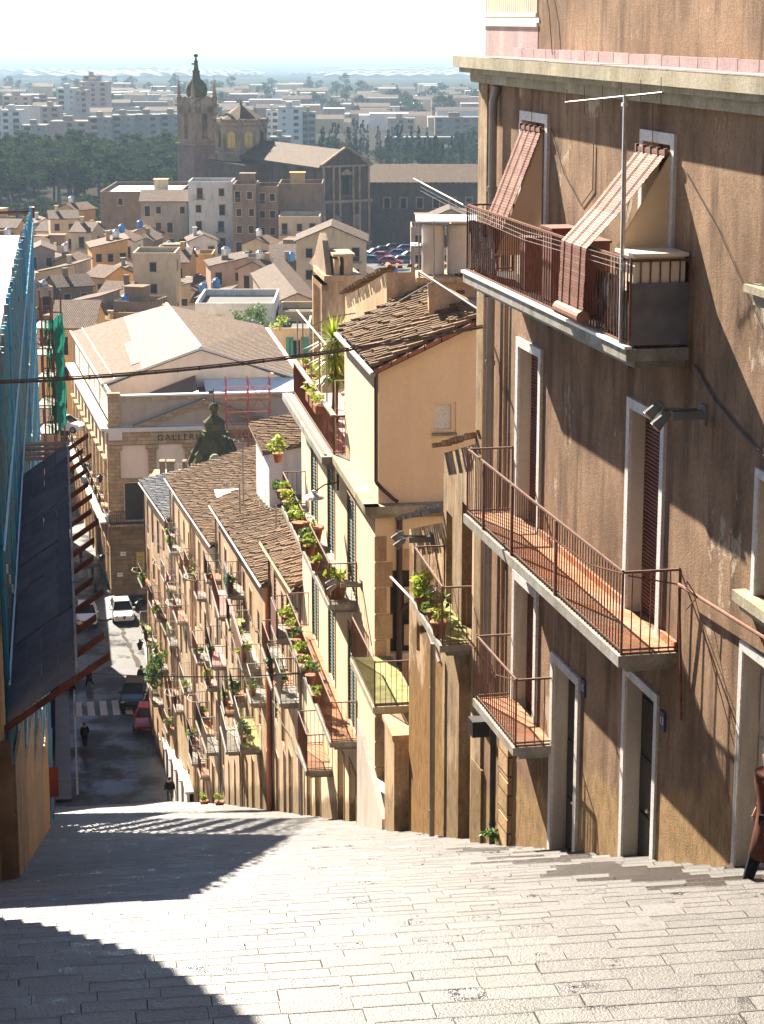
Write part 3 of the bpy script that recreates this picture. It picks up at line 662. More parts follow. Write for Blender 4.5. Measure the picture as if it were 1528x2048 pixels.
blind('pinkish bamboo blind flung over the railing behind the aerial mast, rolled at its foot',[(-7.95,.08,-1.55),(-7.5,.52,-2.3),(-7.3,.84,-2.72),(-7.25,.85,-3.5)],1.05,True,None)
for a,lb in ((-2.0,'beige side curtain of the door next to the drainpipe'),(-8.5,'beige side curtain of the door near the cream balcony cabinet')):
    t_=thing('side_curtain',lb+', hanging from the lintel','curtain',A(a,-.1,-2.6))
    m=MB(); a=a-1.08 if a>-4 else a
    zb=-2.7 if a<-6 else -3.3
    P=[A(a,-.06,-1.56),A(a,-.06,zb),A(a+.02,-.72,zb),A(a+.02,-.66,zb+.1)]
    m.poly(P); m.poly([p+Vector((.012,-.012,0)) for p in P]); obj('cloth',m,M['cloth'],t_)
# aerial
t_=thing('tv_aerial','thin steel mast with a horizontal aerial boom, tied to the corner of the top balcony','aerial',A(-8.6,-.8,-3.5))
m=MB(); m.tube(A(-8.95,-.75,-3.7),A(-8.9,-.75,-.86),.028,8); m.box(A,-8.95,-8.87,-.79,-.73,-.98,-.94); obj('mast',m,M['silver'],t_)
m=MB(); m.tube(A(-9.8,-.62,-.80),A(-7.2,-.95,-1.0),.012,6)
for k in range(6):
    f=k/5; c=A(-9.75,-.62,-.80).lerp(A(-7.25,-.95,-1.0),f); m.tube(c-Vector((.0,.03,.16)),c+Vector((0,.03,.16)),.005,4)
obj('boom',m,M['iron'],t_)
# floodlights
def flood(W,a,b,z,out,lbl):
    t_=thing('floodlight_pair',lbl,'floodlight',W(a,b,z))
    m=MB(); m.box(W,a-.05,a+.05,b-out*.55,b,z-.05,z+.05); m.tube(W(a,b-.1,z+.06),W(a,b-out*.7,z+.08),.02,6); m.box(W,a-.09,a+.09,b-.03,b,z-.12,z+.12); obj('arm',m,M['lamp'],t_)
    for k,(da,dz) in enumerate(((.14,.05),(-.12,-.03))):
        c=W(a+da,b-out*.78,z+dz); d=(W(a+da+(.0),b-out*1.1,z+dz-.22)-c).normalized()
        m=MB(); m.tube(c-d*.08,c+d*.10,.05,10,.075); m.tube(c-d*.13,c-d*.08,.03,8,.05); m.path([c+Vector((0,0,.04)),c+Vector((0,0,.12)),W(a,b-out*.6,z+.05)],.01,4)
        h_=obj('lamp_head',m,M['lamp'],t_); m=MB(); m.tube(c+d*.101,c+d*.108,.068,10); obj('lens',m,M['lens'],h_)
    return t_
flood(A,-9.8,0,-4.42,.72,'pair of grey floodlights on an arm from the brown house, over the middle balcony')
m=MB(); c=A(-3.2,-.75,-10.85); t_=thing('floodlight','single black floodlight under the lowest balcony of the brown house','floodlight',c)
m.box(A,-2.45,-2.15,-.82,-.55,-10.75,-10.5); m.tube(A(-2.3,-.6,-10.6),A(-2.3,0,-10.6),.02,6); obj('lamp_body',m,M['iron'],t_)
# ------------------------------------------------------------------ plants
def pot_plant(loc,label,group,rng,size=.28,kind='round',mat=None,foot=.16):
    t_=thing('potted_plant',label,'plant',loc,group); L=Vector(loc)
    m=MB(); m.lathe(L,[(foot*.65,0),(foot*.95,foot*1.5),(foot*1.1,foot*1.5),(foot*1.1,foot*1.8),(foot*.9,foot*1.75)],10); obj('pot',m,M['terra'],t_,True)
    m=MB(); m.leaves(L+Vector((0,0,foot*1.8+size*.7)),(size,size,size*.85),int(70+size*240),size*.2,rng,5,1.3); obj('foliage',m,mat or M['leafy'],t_)
    return t_
def trough(W,a0,a1,b,z,label,group,rng,mat=None):
    t_=thing('plant_trough',label,'plant trough',W((a0+a1)/2,b,z),group)
    m=MB(); m.box(W,a0,a1,b-.1,b+.1,z,z+.2); obj('box',m,M['terra'],t_)
    m=MB()
    n=max(1,int((a1-a0)/.45))
    for i in range(n): m.leaves(W(a0+(i+.5)*(a1-a0)/n,b,z+.34),(.24,.22,.2),70,.05,rng,4,1.3)
    obj('foliage',m,mat or M['leafy'],t_); return t_
# ------------------------------------------------------------------ low brown house beyond (B)
tB=thing('narrow_townhouse','narrow weathered house with a tiled parapet and small planted balcony, just beyond the brown house','house',ST(35,7,-15))
hB=[(34.1,35.35,-15.3,-10.9),(34.1,35.2,-10.3,-8.1),(36.1,36.7,-10.3,-8.6)]
m=MB(); wall_holes(m,ST,33.4,37,-16,-7.62,hB,6.72,.3,zt=lambda s:-7.62+(36.9-s)*.26); m.poly([ST(37,6.72,-16),ST(37,9,-16),ST(37,9,-7.3),ST(37,6.72,-7.62)])
m.poly([ST(33.4,6.75,-7.0),ST(37,6.75,-7.9),ST(37,9.5,-7.6),ST(33.4,9.5,-6.7)])
obj('wall',m,M['grimy'],tB)
m=MB(); rng=random.Random(2); tiles(m,ST(33.3,6.55,-6.68),ST(37.1,6.55,-7.62),ST(33.3,7.1,-6.5),ST(37.1,7.1,-7.45),.2,.5,rng); obj('coping_tiles',m,M['tile'],tB)
for s in (33.75,): m=MB(); m.box(ST,s-.14,s+.1,6.64,6.74,-16,-7.75+(36.9-s)*.2); obj('pilaster',m,M['creamold'],tB)
for (l,h,z0,z1) in hB: 
    m=MB(); m.box(ST,l,h,6.95,7.02,z0,z1); obj('door' ,m,M['white'] if z0<-12 else M['door'],tB)
m=MB(); m.box(ST,33.9,35.5,6.35,6.75,-16.5,-14.55); m.box(ST,34.4,35.5,6.0,6.35,-16.5,-14.8); obj('doorstep',m,M['slab'],tB)
bb=balcony(ST,tB,33.95,36.9,.6,-10.3,.12,b=6.72,floor=M['mossfloor'],rmat=M['rail'],h=1.0)
flood(ST,38.2,6.72,-9.5,.8,'pair of pale floodlights on an arm above the small planted balcony')
tB2=thing('peeling_wall_house','low house with a ragged tile coping and badly peeling plaster, between alley and planted balcony','house',ST(39,7,-16))
m=MB(); wall_holes(m,ST,37.02,40.9,-17.5,-9.95,[(39.6,40.0,-12.2,-11.6)],6.74,.2,zt=lambda s:-9.95+(40.9-s)*.27)
m.poly([ST(37.02,6.74,-17),ST(37.02,6.74,-8.9),ST(37.02,9,-8.6),ST(37.02,9,-17)]); m.poly([ST(40.9,6.74,-17.5),ST(40.9,10,-17.5),ST(40.9,10,-9.4),ST(40.9,6.74,-9.95)]); m.poly([ST(37,6.8,-9.0),ST(40.9,6.8,-10.0),ST(40.9,10,-9.6),ST(37,10,-8.6)])
obj('wall',m,M['peel'],tB2)
m=MB(); tiles(m,ST(37,6.5,-8.8),ST(41,6.5,-9.87),ST(37,7.4,-8.5),ST(41,7.4,-9.55),.21,.45,rng); obj('coping_tiles',m,M['slate'],tB2)
m=MB(); m.path([ST(40.8,6.35,-10.9),ST(38.9,6.6,-11.0),ST(37.2,6.7,-11.6)],.03,6); obj('rod',m,M['pipegrey'],tB2)
pipe('drainpipe',ST,37.1,6.56,-15.5,-11.2,.05,M['pipegrey'],tB2)
# alley: pier, ramp, balcony
tg=thing('stone_pier','tall weathered stone pier at the mouth of the dark alley','pier',ST(42,6.7,-17))
m=MB(); m.box(ST,41.3,42.6,6.5,6.85,-18,-14.5); m.box(ST,41.25,42.65,6.45,6.9,-14.5,-14.4); obj('shaft',m,M['creamold'],tg)
ta=thing('alley_steps','pale side steps climbing into the dark alley beside the cream house','steps',ST(44.5,6.8,-18))
m=MB()
for i in range(7): m.box(ST,42.7,46.9,6.6+i*.28,6.88+i*.28,-19,-17.6+i*.22)
m.hexa([ST(43,6.5,-19),ST(46.9,6.5,-19),ST(46.9,6.62,-19),ST(43,6.62,-19),ST(43,6.5,-16.9),ST(46.9,6.5,-15.9),ST(46.9,6.62,-15.9),ST(43,6.62,-16.9)])
obj('flight',m,M['reveal'],ta)
# ------------------------------------------------------------------ cream corner house (C)
tC=thing('cream_corner_house','smooth cream plastered house with tiled roof, small square window and roof terrace','house',ST(54,9,-20))
hC=[]
for s in (50.3,54.3,58.1): hC+=[(s,s+1.35,-13.95,-11.55),(s,s+1.35,-17.5,-15.0)]
hC+=[(50.2,51.5,-21.5,-18.6),(52.6,53.8,-22,-18.9),(57.8,59,-24,-20.8),(60.2,61.2,-24.5,-21.5)]
m=MB(); wall_holes(m,ST,47,62,-26,-10.95,hC,6.95,.22)
hG=[(7.55,8.35,-17.2,-15.0),(7.3,8.3,-14.4,-12.4)]
WG=lambda a,b,z: ST(b,a,z)
wall_holes(m,WG,6.95,12,-21,-10.95,hG,47,.3)
m.poly([ST(47,6.95,-10.95),ST(62,6.95,-10.95),ST(62,14,-10.95),ST(47,14,-10.95)]); m.poly([ST(62,6.95,-26),ST(62,14,-26),ST(62,14,-10.95),ST(62,6.95,-10.95)])
obj('wall',m,M['cream'],tC)
m=MB()
wall_holes(m,WG,7.03,9.9,-10.9,-7.75,[(8.29,8.82,-9.22,-8.51)],47.06,.14,zt=None)
m.poly([ST(47.06,7.03,-7.75),ST(47.06,9.9,-7.75),ST(47.06,9.9,-6.42),ST(47.06,7.03,-7.75)])
m.poly([ST(47.06,7.03,-10.9),ST(47.06,7.03,-7.75),ST(52.8,7.03,-7.75),ST(52.8,7.03,-10.9)])
m.poly([ST(52.8,7.03,-10.9),ST(52.8,7.03,-7.75),ST(52.8,9.9,-6.42),ST(52.8,9.9,-10.9)])
obj('upper_wall',m,M['cream'],tC)
m=MB(); m.box(WG,8.31,8.80,47.14,47.17,-9.19,-8.53); wn=obj('window',m,M['lace'],tC)
m=MB(); h_=(8.33,8.78,-9.18,-8.55); m.box(WG,8.29,8.34,47.09,47.14,-9.22,-8.51); m.box(WG,8.72,8.82,47.09,47.14,-9.22,-8.51); m.box(WG,8.34,8.72,47.09,47.14,-8.57,-8.51); m.box(WG,8.34,8.72,47.09,47.14,-9.22,-9.14); obj('frame',m,M['cream'],wn)
m=MB(); m.box(WG,8.27,8.84,46.98,47.1,-9.27,-9.22); obj('sill',m,M['slab'],wn)
for h_ in hG:
    m=MB(); m.box(WG,h_[0],h_[1],47.2,47.3,h_[2],h_[3]); obj('door',m,M['iron'],tC)
for q,h_ in enumerate(hC):
    m=MB()
    if h_[2]>-18: louvres(m,ST,h_,6.97,26); obj('shutter',m,M['greensh'],tC)
    else: m.box(ST,h_[0],h_[1],7.1,7.16,h_[2],h_[3]); obj('door',m,M['door'],tC)
for h_ in hC: m=MB(); frame_trim(m,ST,h_,6.95,.1,.02); obj('door_surround',m,M['creamold'],tC)
m=MB(); m.box(ST,46.72,52.75,6.68,7.02,-11.0,-10.82); m.box(WG,6.68,9.9,46.72,47.05,-11.0,-10.82); m.box(WG,6.8,9.9,46.85,47.0,-11.12,-11.0); obj('ledge',m,M['cornice'],tC)
m=MB()
for i in range(13): m.box(WG,6.93,6.93+(.42 if i%2 else .28),46.97,47.0,-19.6+i*.62,-19.02+i*.62)
for i in range(9): m.box(WG,7.62,7.62+(.32 if i%2 else .2),46.97,47.0,-19.6+i*.9,-19.1+i*.9)
obj('quoin',m,M['creamold'],tC)
m=MB(); m.tube(ST(46.9,7.5,-19),ST(46.9,7.5,-11.1),.07,10); m.path([ST(46.9,7.5,-13.4),ST(46.85,7.62,-13.25),ST(46.8,7.85,-13.1),ST(46.8,7.9,-12.9)],.07,8); obj('drainpipe',m,M['pipebrown'],tC)
m=MB(); m.tube(ST(46.98,6.97,-10.3),ST(46.98,6.97,-7.85),.045,10); m.path([ST(46.98,6.97,-10.3),ST(46.9,7.1,-10.45),ST(46.85,7.35,-10.68),ST(46.8,7.45,-10.74)],.045,10); obj('drainpipe',m,M['pipebrown'],tC)
m=MB(); m.tube(ST(46.7,6.86,-7.78),ST(53,6.86,-7.78),.07,8); obj('gutter',m,M['pipegrey'],tC)
m=MB(); P=[ST(46.75,6.9,-7.72),ST(53,6.9,-7.72),ST(53,9.55,-6.5),ST(46.75,9.55,-6.5)]; m.slab(P,.08); m.slab([P[3],P[2],ST(53,11.5,-7.2),ST(46.75,11.5,-7.2)],.08); rf=obj('roof',m,M['tiledark'],tC)
m=MB(); rng=random.Random(8); tiles(m,ST(46.75,6.86,-7.68),ST(53,6.86,-7.68),ST(46.75,9.55,-6.46),ST(53,9.55,-6.46),.215,.36,rng,.09); obj('tiles',m,M['tile'],rf)
m=MB()
for i in range(7): m.slab([ST(46.65,6.9+i*.38,-7.66+i*.174),ST(46.8,6.9+i*.38,-7.66+i*.174),ST(46.8,7.25+i*.38,-7.50+i*.174),ST(46.65,7.25+i*.38,-7.50+i*.174)],.09)
obj('verge_tiles',m,M['terra'],rf)
m=MB(); m.box(ST,48,53,9.45,9.65,-6.5,-6.36); obj('ridge',m,M['pinkflash'],rf)
tk=thing('brick_chimney','small red brick chimney on two stub legs at the ridge of the cream house','chimney',ST(49.2,9.45,-6.4))
m=MB(); m.box(ST,49,49.5,9.2,9.34,-6.6,-6.3); m.box(ST,49,49.5,9.52,9.66,-6.6,-6.3); m.box(ST,48.95,49.55,9.16,9.8,-6.3,-6.2); m.box(ST,49,49.5,9.2,9.62,-6.2,-5.85); obj('stack',m,M['brickred'],tk)
# terrace
m=MB(); m.box(ST,52.85,62,6.72,8.1,-10.9,-10.84); obj('terrace_floor',m,M['redfloor'],tC)
m=MB(); m.box(ST,52.7,62.3,6.42,6.72,-11.05,-10.86); m.box(ST,52.8,62.3,6.56,6.76,-11.2,-11.05); obj('terrace_ledge',m,M['slab'],tC)
m=MB(); m.box(ST,52.9,62.2,6.5,6.58,-10.85,-10.83); railing(m,[ST(52.8,8.0,-10.84),ST(52.8,6.75,-10.84),ST(62,6.75,-10.84)],1.0,.11,.009,.03,rt=.04); obj('railing',m,M['rail'],tC)
m=MB(); m.box(ST,52.8,62,6.68,6.82,-9.84,-9.80); obj('railing_cap',m,M['slab'],tC)
tp=thing('pergola_frame','bare metal pergola frame standing over the roof terrace of the cream house','pergola',ST(57,7,-10.8))
m=MB()
PP=[53.3,55.,56.6,58.5,60.5,61.9]
for i,s in enumerate(PP): m.tube(ST(s,6.85,-10.84),ST(s,6.85,-8.35 if i else -9.0),.022,6)
m.tube(ST(55.,6.85,-8.35),ST(61.9,6.85,-8.35),.03,6); m.tube(ST(53.3,6.85,-9.0),ST(53.3,7.6,-9.0),.02,6)
for s in (55.,58.5): m.path([ST(s,6.85,-8.35),ST(s,7.4,-8.1),ST(s,8.1,-8.0)],.02,6)
obj('frame',m,M['pipegrey'],tp)
# long balconies of C
c1=balcony(ST,tC,50.0,61,.72,-14.0,.14,b=6.95,rmat=M['rail']); c2=balcony(ST,tC,50.0,60.5,.70,-17.55,.14,b=6.95,floor=M['floor']); c3=balcony(ST,tC,55.0,57.2,.75,-20.1,.14,b=6.95,floor=M['floor'])
m=MB(); m.box(ST,43.3,46.95,6.35,7.35,-14.6,-14.45); m.box(ST,44,46.9,6.75,7.3,-15.1,-14.6); ba=obj('balcony',m,M['cornice'],tC)
m=MB(); m.box(ST,43.4,46.9,6.42,7.3,-14.44,-14.42); obj('floor',m,M['mossfloor'],ba)
m=MB(); railing(m,[ST(43.35,7.35,-14.45),ST(43.35,6.4,-14.45),ST(46.9,6.4,-14.45)],1.0,.115,.009); obj('railing',m,M['rail'],ba)
flood(ST,49.2,6.95,-13.3,.95,'pair of pale floodlights on an arm at the near end of the long planted balcony')
t_=thing('wall_lantern','white shaded street lamp on a curved black bracket under the terrace ledge','street lamp',ST(53.5,6.9,-11.8))
m=MB(); m.path([ST(53.5,6.95,-11.7),ST(53.5,6.6,-11.75),ST(53.5,6.3,-11.95)],.02,6); m.box(ST,53.4,53.6,6.9,6.95,-11.9,-11.5); obj('bracket',m,M['iron'],t_)
m=MB(); c=ST(53.5,6.3,-12.1); m.lathe(c,[(.3,0),(.22,.06),(.06,.14),(.05,.2)],12); obj('shade',m,M['signwhite'],t_)
rng=random.Random(21)
G1='potted plants hung along the long upper balcony of the cream house'
for i in range(9):
    s=51.6+i*1.05; z=-13.45+rng.uniform(-.12,.1)
    pot_plant(ST(s,6.1,z),'potted plant hung on the upper long balcony rail of the cream house',G1,rng,.2+.12*((i*5)%7)/6,mat=M['leafd'] if i%3==2 else M['leafy'],foot=.12+.02*(i%4))
G2='potted plants hung along the lower long balcony of the cream house'
for i in range(7): pot_plant(ST(51.8+i*1.15,6.13,-17.0+rng.uniform(-.1,.1)),'potted plant hung on the lower long balcony rail of the cream house',G2,rng,.2+.1*((i*3)%5)/4,mat=M['leafd'] if i%3==1 else M['leafy'],foot=.12+.02*(i%3))
pot_plant(ST(50.6,6.55,-14.0),'large terracotta pot with a bushy plant at the near end of the upper long balcony',None,rng,.34,foot=.24)
pot_plant(ST(56.2,6.6,-14.0),'wide terracotta tub standing mid-way along the upper long balcony floor',None,rng,.15,foot=.28)
pot_plant(ST(62.5,6.3,-13.0),'reddish-tipped yellow plant in a pot at the far end of the upper long balcony',None,rng,.36)
for i,(s,t2) in enumerate(((34.5,6.2),(35.2,6.25),(36.1,6.2),(36.6,6.3))): pot_plant(ST(s,t2,-10.28),['small terracotta pot at the near corner of the small mossy balcony','pot with spindly leaves in the middle of the small mossy balcony','bushy green pot against the rail of the small mossy balcony','pot at the far end of the small mossy balcony'][i],None,rng,.22+.06*(i%3),foot=.14,mat=M['leafd'] if i%2 else M['leafy'])
for i,s in enumerate((54.6,55.4,56.3)): trough(ST,s,s+.6,6.6,-10.1,['nearest','middle','farthest'][i]+' of the three terracotta troughs hooked on the terrace rail of the cream house','troughs on the terrace rail',rng)
for i,s in enumerate((58,59.2,60.6)): trough(ST,s,s+.7,6.95,-10.0,['nearest','middle','farthest'][i]+' of three leafy boxes by the far terrace posts of the cream house','leafy boxes on the far terrace',rng,M['leafy'])
t_=thing('terracotta_jar','tall slim terracotta jar on the red terrace floor behind the rail','jar',ST(53.4,7.3,-10.84)); m=MB(); m.lathe(ST(53.4,7.3,-10.84),[(.1,0),(.19,.35),(.2,.55),(.1,.85),(.13,.95)],12); obj('body',m,M['terra'],t_,True)
def yucca(loc,label,h,n,L,rng):
    t_=thing('yucca_tree',label,'yucca',loc); c=Vector(loc)
    m=MB(); m.tube(c,c+Vector((.05,0,h)),.09,8,.07); obj('trunk',m,M['bark'],t_)
    m=MB()
    for (hh,k,el) in ((h,1.,1.),(h-.45,.9,.45),(h-.9,.8,.1)):
        o=c+Vector((0,0,hh))
        for i in range(n):
            a=rng.uniform(0,2*PI); e=rng.uniform(-.9,1.35)*el-(.5 if el<.5 else 0); d=Vector((math.cos(a)*math.cos(e),math.sin(a)*math.cos(e),math.sin(e))); l=L*k*rng.uniform(.7,1.1)
            s_=d.cross(Vector((0,0,1))).normalized()*.03; p1=o+d*l*.5; p2=o+d*l+Vector((0,0,-.18*l*(1-abs(math.sin(e)))))
            m.poly([o-s_*.7,p1-s_,p1+s_,o+s_*.7]); m.poly([p1-s_,p2,p1+s_])
    obj('leaves',m,M['leafy'],t_); return t_
yucca(ST(57.3,7.35,-10.84),'tall spiky yucca on the roof terrace of the cream house',2.3,130,.85,rng); yucca(ST(55.0,7.7,-10.84),'lower dark yucca against the wall of the roof terrace',1.35,110,.65,rng)
# wall and tank house behind the cream roof
tW=thing('tank_outbuilding','cream outbuilding with a sloping tile coping behind the cream house roof','outbuilding',ST(56,9,-10))
m=MB(); m.poly([ST(53.1,8.15,-10.9),ST(61,8.15,-10.9),ST(61,8.15,-7.85),ST(53.1,8.15,-6.25)]); m.poly([ST(53.1,8.15,-10.9),ST(53.1,8.15,-6.25),ST(53.1,13,-6.25),ST(53.1,13,-10.9)]); m.poly([ST(53.1,8.2,-6.28),ST(61,8.2,-7.88),ST(61,13,-7.88),ST(53.1,13,-6.28)]); m.poly([ST(61,8.15,-10.9),ST(61,13,-10.9),ST(61,13,-7.85),ST(61,8.15,-7.85)])
obj('wall',m,M['creamold'],tW)
m=MB(); tiles(m,ST(53,8.0,-6.25),ST(61,8.0,-7.86),ST(53,8.5,-6.12),ST(61,8.5,-7.7),.24,.5,rng); tiles(m,ST(53.0,8.1,-6.2),ST(53.0,11,-6.2),ST(53.5,8.1,-6.1),ST(53.5,11,-6.1),.24,.5,rng); obj('coping_tiles',m,M['tile'],tW)
tT=thing('tank_platform','platform carrying two tall tanks under a pale sheet, left of the brown house','platform',ST(52,10,-6.3))
y0=50.
def KS(u,v,y=y0): return K(u,v,y)
a=KS(832,552); e=KS(965,560)
X=lambda aa,bb,z: Vector((bb,aa,z))
m=MB(); m.box(X,y0-.3,y0+1.2,a.x,3.4,a.z-.12,a.z+.0); m.box(X,y0-.2,y0+1.1,a.x+.3,3.4,-8.2,a.z-.12)
m.tube(KS(838,548),KS(958,612,47.8),.035,6); m.tube(KS(870,563),KS(640,700,51),.012,5) if False else None
obj('deck',m,M['creamold'],tT)
m=MB(); m.box(X,y0-.35,y0+1.3,KS(832,440).x,2.5,KS(832,442).z,KS(832,442).z+.03); m.box(X,y0-.1,y0+.6,KS(822,492).x,KS(842,492).x,KS(822,492).z,KS(822,492).z+.02); obj('cover_sheet',m,M['sheet'],tT)
m=MB()
for u in (838,868): m.tube(KS(u,556,49.75),KS(u,440,49.75),.02,6)
m.path([KS(826,535),KS(820,510),KS(828,490),KS(842,485)],.015,5); m.tube(KS(838,542,49),KS(955,618,46.9),.03,6); m.tube(KS(868,562,49),KS(695,662,47.5),.014,5)
obj('post',m,M['pipegrey'],tT)
for k,(u0,u1) in enumerate(((843,889),(893,942))):
    t_=thing('water_tank',['left one of the two tall beige tanks beside the brown house','right one of the two tall beige tanks, touching the brown house balcony'][k],'water tank',KS((u0+u1)/2,545,y0+.4),'tall beige tanks beside the brown house')
    m=MB(); c=KS((u0+u1)/2,548,y0+.4); r_=(KS(u1,500).x-KS(u0,500).x)/2; hh=KS(u0,448).z-KS(u0,548).z
    m.lathe(c,[(r_*.95,0),(r_,.03),(r_,hh-.05),(r_*.93,hh)],24); obj('shell',m,M['tank'],t_,False)
# ------------------------------------------------------------------ the descending row
WINW=.95
def row_house(name,label,short,p,q,ze0,ze1,slope,wmat,seed,depth=6.,floors=4,pitch=2.5,tl='tile',balc=.62,fixed=(),rail_m=None,plants=True):
    rng=random.Random(seed); W=fr2(ST(p[0],p[1],0),ST(q[0],q[1],0)); L=(ST(p[0],p[1],0)-ST(q[0],q[1],0)).length
    gs=lambda a: sz(p[0]+(q[0]-p[0])*a/L); zb=min(gs(0),gs(L))-1; zlow=min(ze0,ze1)-.1
    T=thing(name,label,'house',W(L/2,1,gs(L/2))); holes=[]; n=max(2,int(L/pitch)); zf=zlow-3.1; fl=0
    doors=[]
    while zf>zb+3.2 and fl<floors:
        for i in range(n):
            c=(i+.5)*L/n+rng.uniform(-.15,.15)
            if zf<gs(c)+1.8: continue
            hgt=2.2 if rng.random()<.8 else 1.4
            zz=zf+(0 if hgt>2 else .8); holes.append((c-WINW/2,c+WINW/2,zz,zz+hgt)); doors.append((c,zf,hgt>2))
        zf-=3.15; fl+=1
    for i in range(n):
        c=(i+.5)*L/n+rng.uniform(-.3,.3); g=gs(c)
        top=g+2.3
        if all(not(abs(c-(h[0]+h[1])/2)<1.1 and h[2]<top+.1) for h in holes): holes.append((c-.5,c+.5,g-.2,top))
    m=MB(); wall_holes(m,W,0,L,zb-3,zlow,holes,0,.22,zt=lambda a: ze0+(ze1-ze0)*a/L)
    m.poly([W(0,0,zb-3),W(0,0,ze0),W(0,depth,ze0+slope*depth),W(0,depth,zb-3)]); m.poly([W(L,0,zb-3),W(L,depth,zb-3),W(L,depth,ze1+slope*depth),W(L,0,ze1)])
    obj('wall',m,wmat,T)
    for h in holes:
        m=MB(); r=rng.random(); isd=h[2]<gs((h[0]+h[1])/2)+.1
        if r<.4 and not isd: louvres(m,W,h,.04,14); obj('shutter',m,M[rng.choice(['greensh','woodbrown','woodbrown'])],T)
        elif isd: m.box(W,h[0],h[1],.14,.2,h[2],h[3]); obj('door',m,M[rng.choice(['door','white','greensh','iron'])],T)
        else:
            m.box(W,h[0],h[1],.17,.2,h[2],h[3]); o=obj('window',m,M['dark'],T); f_=MB(); frame_trim(f_,W,(h[0]+.06,h[1]-.06,h[2]+.06,h[3]-.06),.17,.06,.03); f_.box(W,(h[0]+h[1])/2-.03,(h[0]+h[1])/2+.03,.13,.17,h[2],h[3]); obj('frame',f_,M['white'],o)
    for h in holes:
        if rng.random()<.6: m=MB(); frame_trim(m,W,h,0,.09,.02); obj('surround',m,M['creamold'],T)
    out=[(a0,a1,o,z,fl_,None) for (a0,a1,o,z,fl_) in fixed]
    for (c,z,isdoor) in doors:
        if isdoor and rng.random()<balc and not any(abs(z-f[3])<1.2 and f[0]-.5<c<f[1]+.5 for f in out):
            wd=rng.choice([.75,.9,1.3]); out.append((c-wd,c+wd,rng.choice([.5,.62,.72]),z-.02,rng.choice(['slab','slab','mossfloor','floor','pinkfloor']),1))
    for (a0,a1,o,z,f_,_) in out:
        a0=max(.02,a0); a1=min(L-.02,a1)
        solid=(f_=='panel')
        b_=balcony(W,T,a0,a1,o,z,.12,h=.95,floor=None if f_ in('slab','panel') else M[f_],sp=.14,rmat=M[rng.choice(['rail','iron','pipegrey'])],r=.010,slabm=M['slab'])
        if solid or rng.random()<.14:
            m=MB(); m.box(W,a0+.03,a1-.03,-o+.0,-o+.03,z+.05,z+.92); obj('screen',m,M[rng.choice(['woodbrown','pipebrown']) if solid else rng.choice(['signwhite','woodbrown','greensh'])],b_)
        if plants and rng.random()<.5:
            k=rng.randint(1,3)
            for j in range(k): pot_plant(W(rng.uniform(a0+.2,a1-.2),-o+.16,z+.01),'potted plant on a balcony of the %s'%short,'potted plants on the balconies of the row',rng,rng.uniform(.18,.36),foot=.13,mat=M[rng.choice(['leafy','leafd','leafd'])])
        if rng.random()<.14:
            m=MB(); m.path([W(a0,-o,z+.95),W(a0+.1,-o-.4,z+1.0),W(a0+.7,-o-.55,z+.97),W(a0+1.3,-o-.4,z+.99),W(a0+1.4,-o,z+.95)],.012,4); obj('clothes_frame',m,M['signwhite'],b_)
    # roof
    m=MB(); o_=.35
    P=[W(-.1,-o_,ze0-slope*o_),W(L+.1,-o_,ze1-slope*o_),W(L+.1,depth,ze1+slope*depth),W(-.1,depth,ze0+slope*depth)]
    m.slab(P,.1); m.slab([P[3],P[2],W(L+.1,depth*1.9,ze1+slope*depth*.3),W(-.1,depth*1.9,ze0+slope*depth*.3)],.1)
    rf=obj('roof',m,M['tiledark'],T)
    U=Vector((0,0,.03)); m=MB(); tiles(m,P[0]+U,P[1]+U,P[3]+U,P[2]+U,.24,.42,rng,.1); obj('tiles',m,M['slate'] if tl=='slate' else M['tile'],rf)
    m=MB(); m.tube(P[0]-Vector((0,0,.06)),P[1]-Vector((0,0,.06)),.06,6); obj('gutter',m,M[rng.choice(['pipegrey','creamold'])],T)
    for a in (.15,L-.15):
        m=MB(); m.tube(W(a,-.08,gs(a)),W(a,-.08,(ze0 if a<1 else ze1)-.1),.05,6); obj('drainpipe',m,M[rng.choice(['pipegrey','pipebrown','creamold'])],T)
    # cables on the front
    for k in range(2):
        m=MB(); z=ze0-2.7-3.1*k; pts=[W(a,-.05,z+(ze1-ze0)*a/L*1.+.12*math.sin(a*1.7+k)) for a in [L*j/8 for j in range(9)]]; m.path(pts,.015,4); obj('wall_cable',m,M['cable'],T)
    return T,W,L
row_house('tiled_townhouse','low house with a rusty terracotta roof, wedged against the far end of the cream house','low rusty-roofed house',(62.02,6.95),(71.9,6.95),-16.7,-17.6,.5,M['palerow'],31,5,2,2.4,fixed=((1.2,2.9,.7,-18.75,'panel'),(.5,2.2,.7,-20.6,'slab'),))
TD_,WD,LD=row_house('tiled_townhouse','long-roofed house with an orange drainpipe at its near corner','house with the orange drainpipe',(72,6.95),(85,6.95),-19.2,-20.7,.45,M['pinkrow'],5,5.4,4,2.8,fixed=((4.2,9,.72,-23.7,'panel'),(4.2,8.,.78,-26.9,'mossfloor'),(11,12.9,.7,-22.7,'slab')))
m=MB(); m.tube(WD(.05,-.12,-28),WD(.05,-.12,-19.4),.09,8); obj('orange_drainpipe',m,M['orangepipe'],TD_)
row_house('tiled_townhouse','second long-roofed house below the orange drainpipe, with pink balcony floors','house with pink balcony floors',(85,6.95),(98,6.95),-20.7,-22.2,.42,M['palerow'],6,5.4,4,2.8,fixed=((3,7.5,.72,-25.0,'pinkfloor'),(8.5,12.,.72,-28.9,'pinkfloor'),(.2,3.6,.72,-30.1,'slab')))
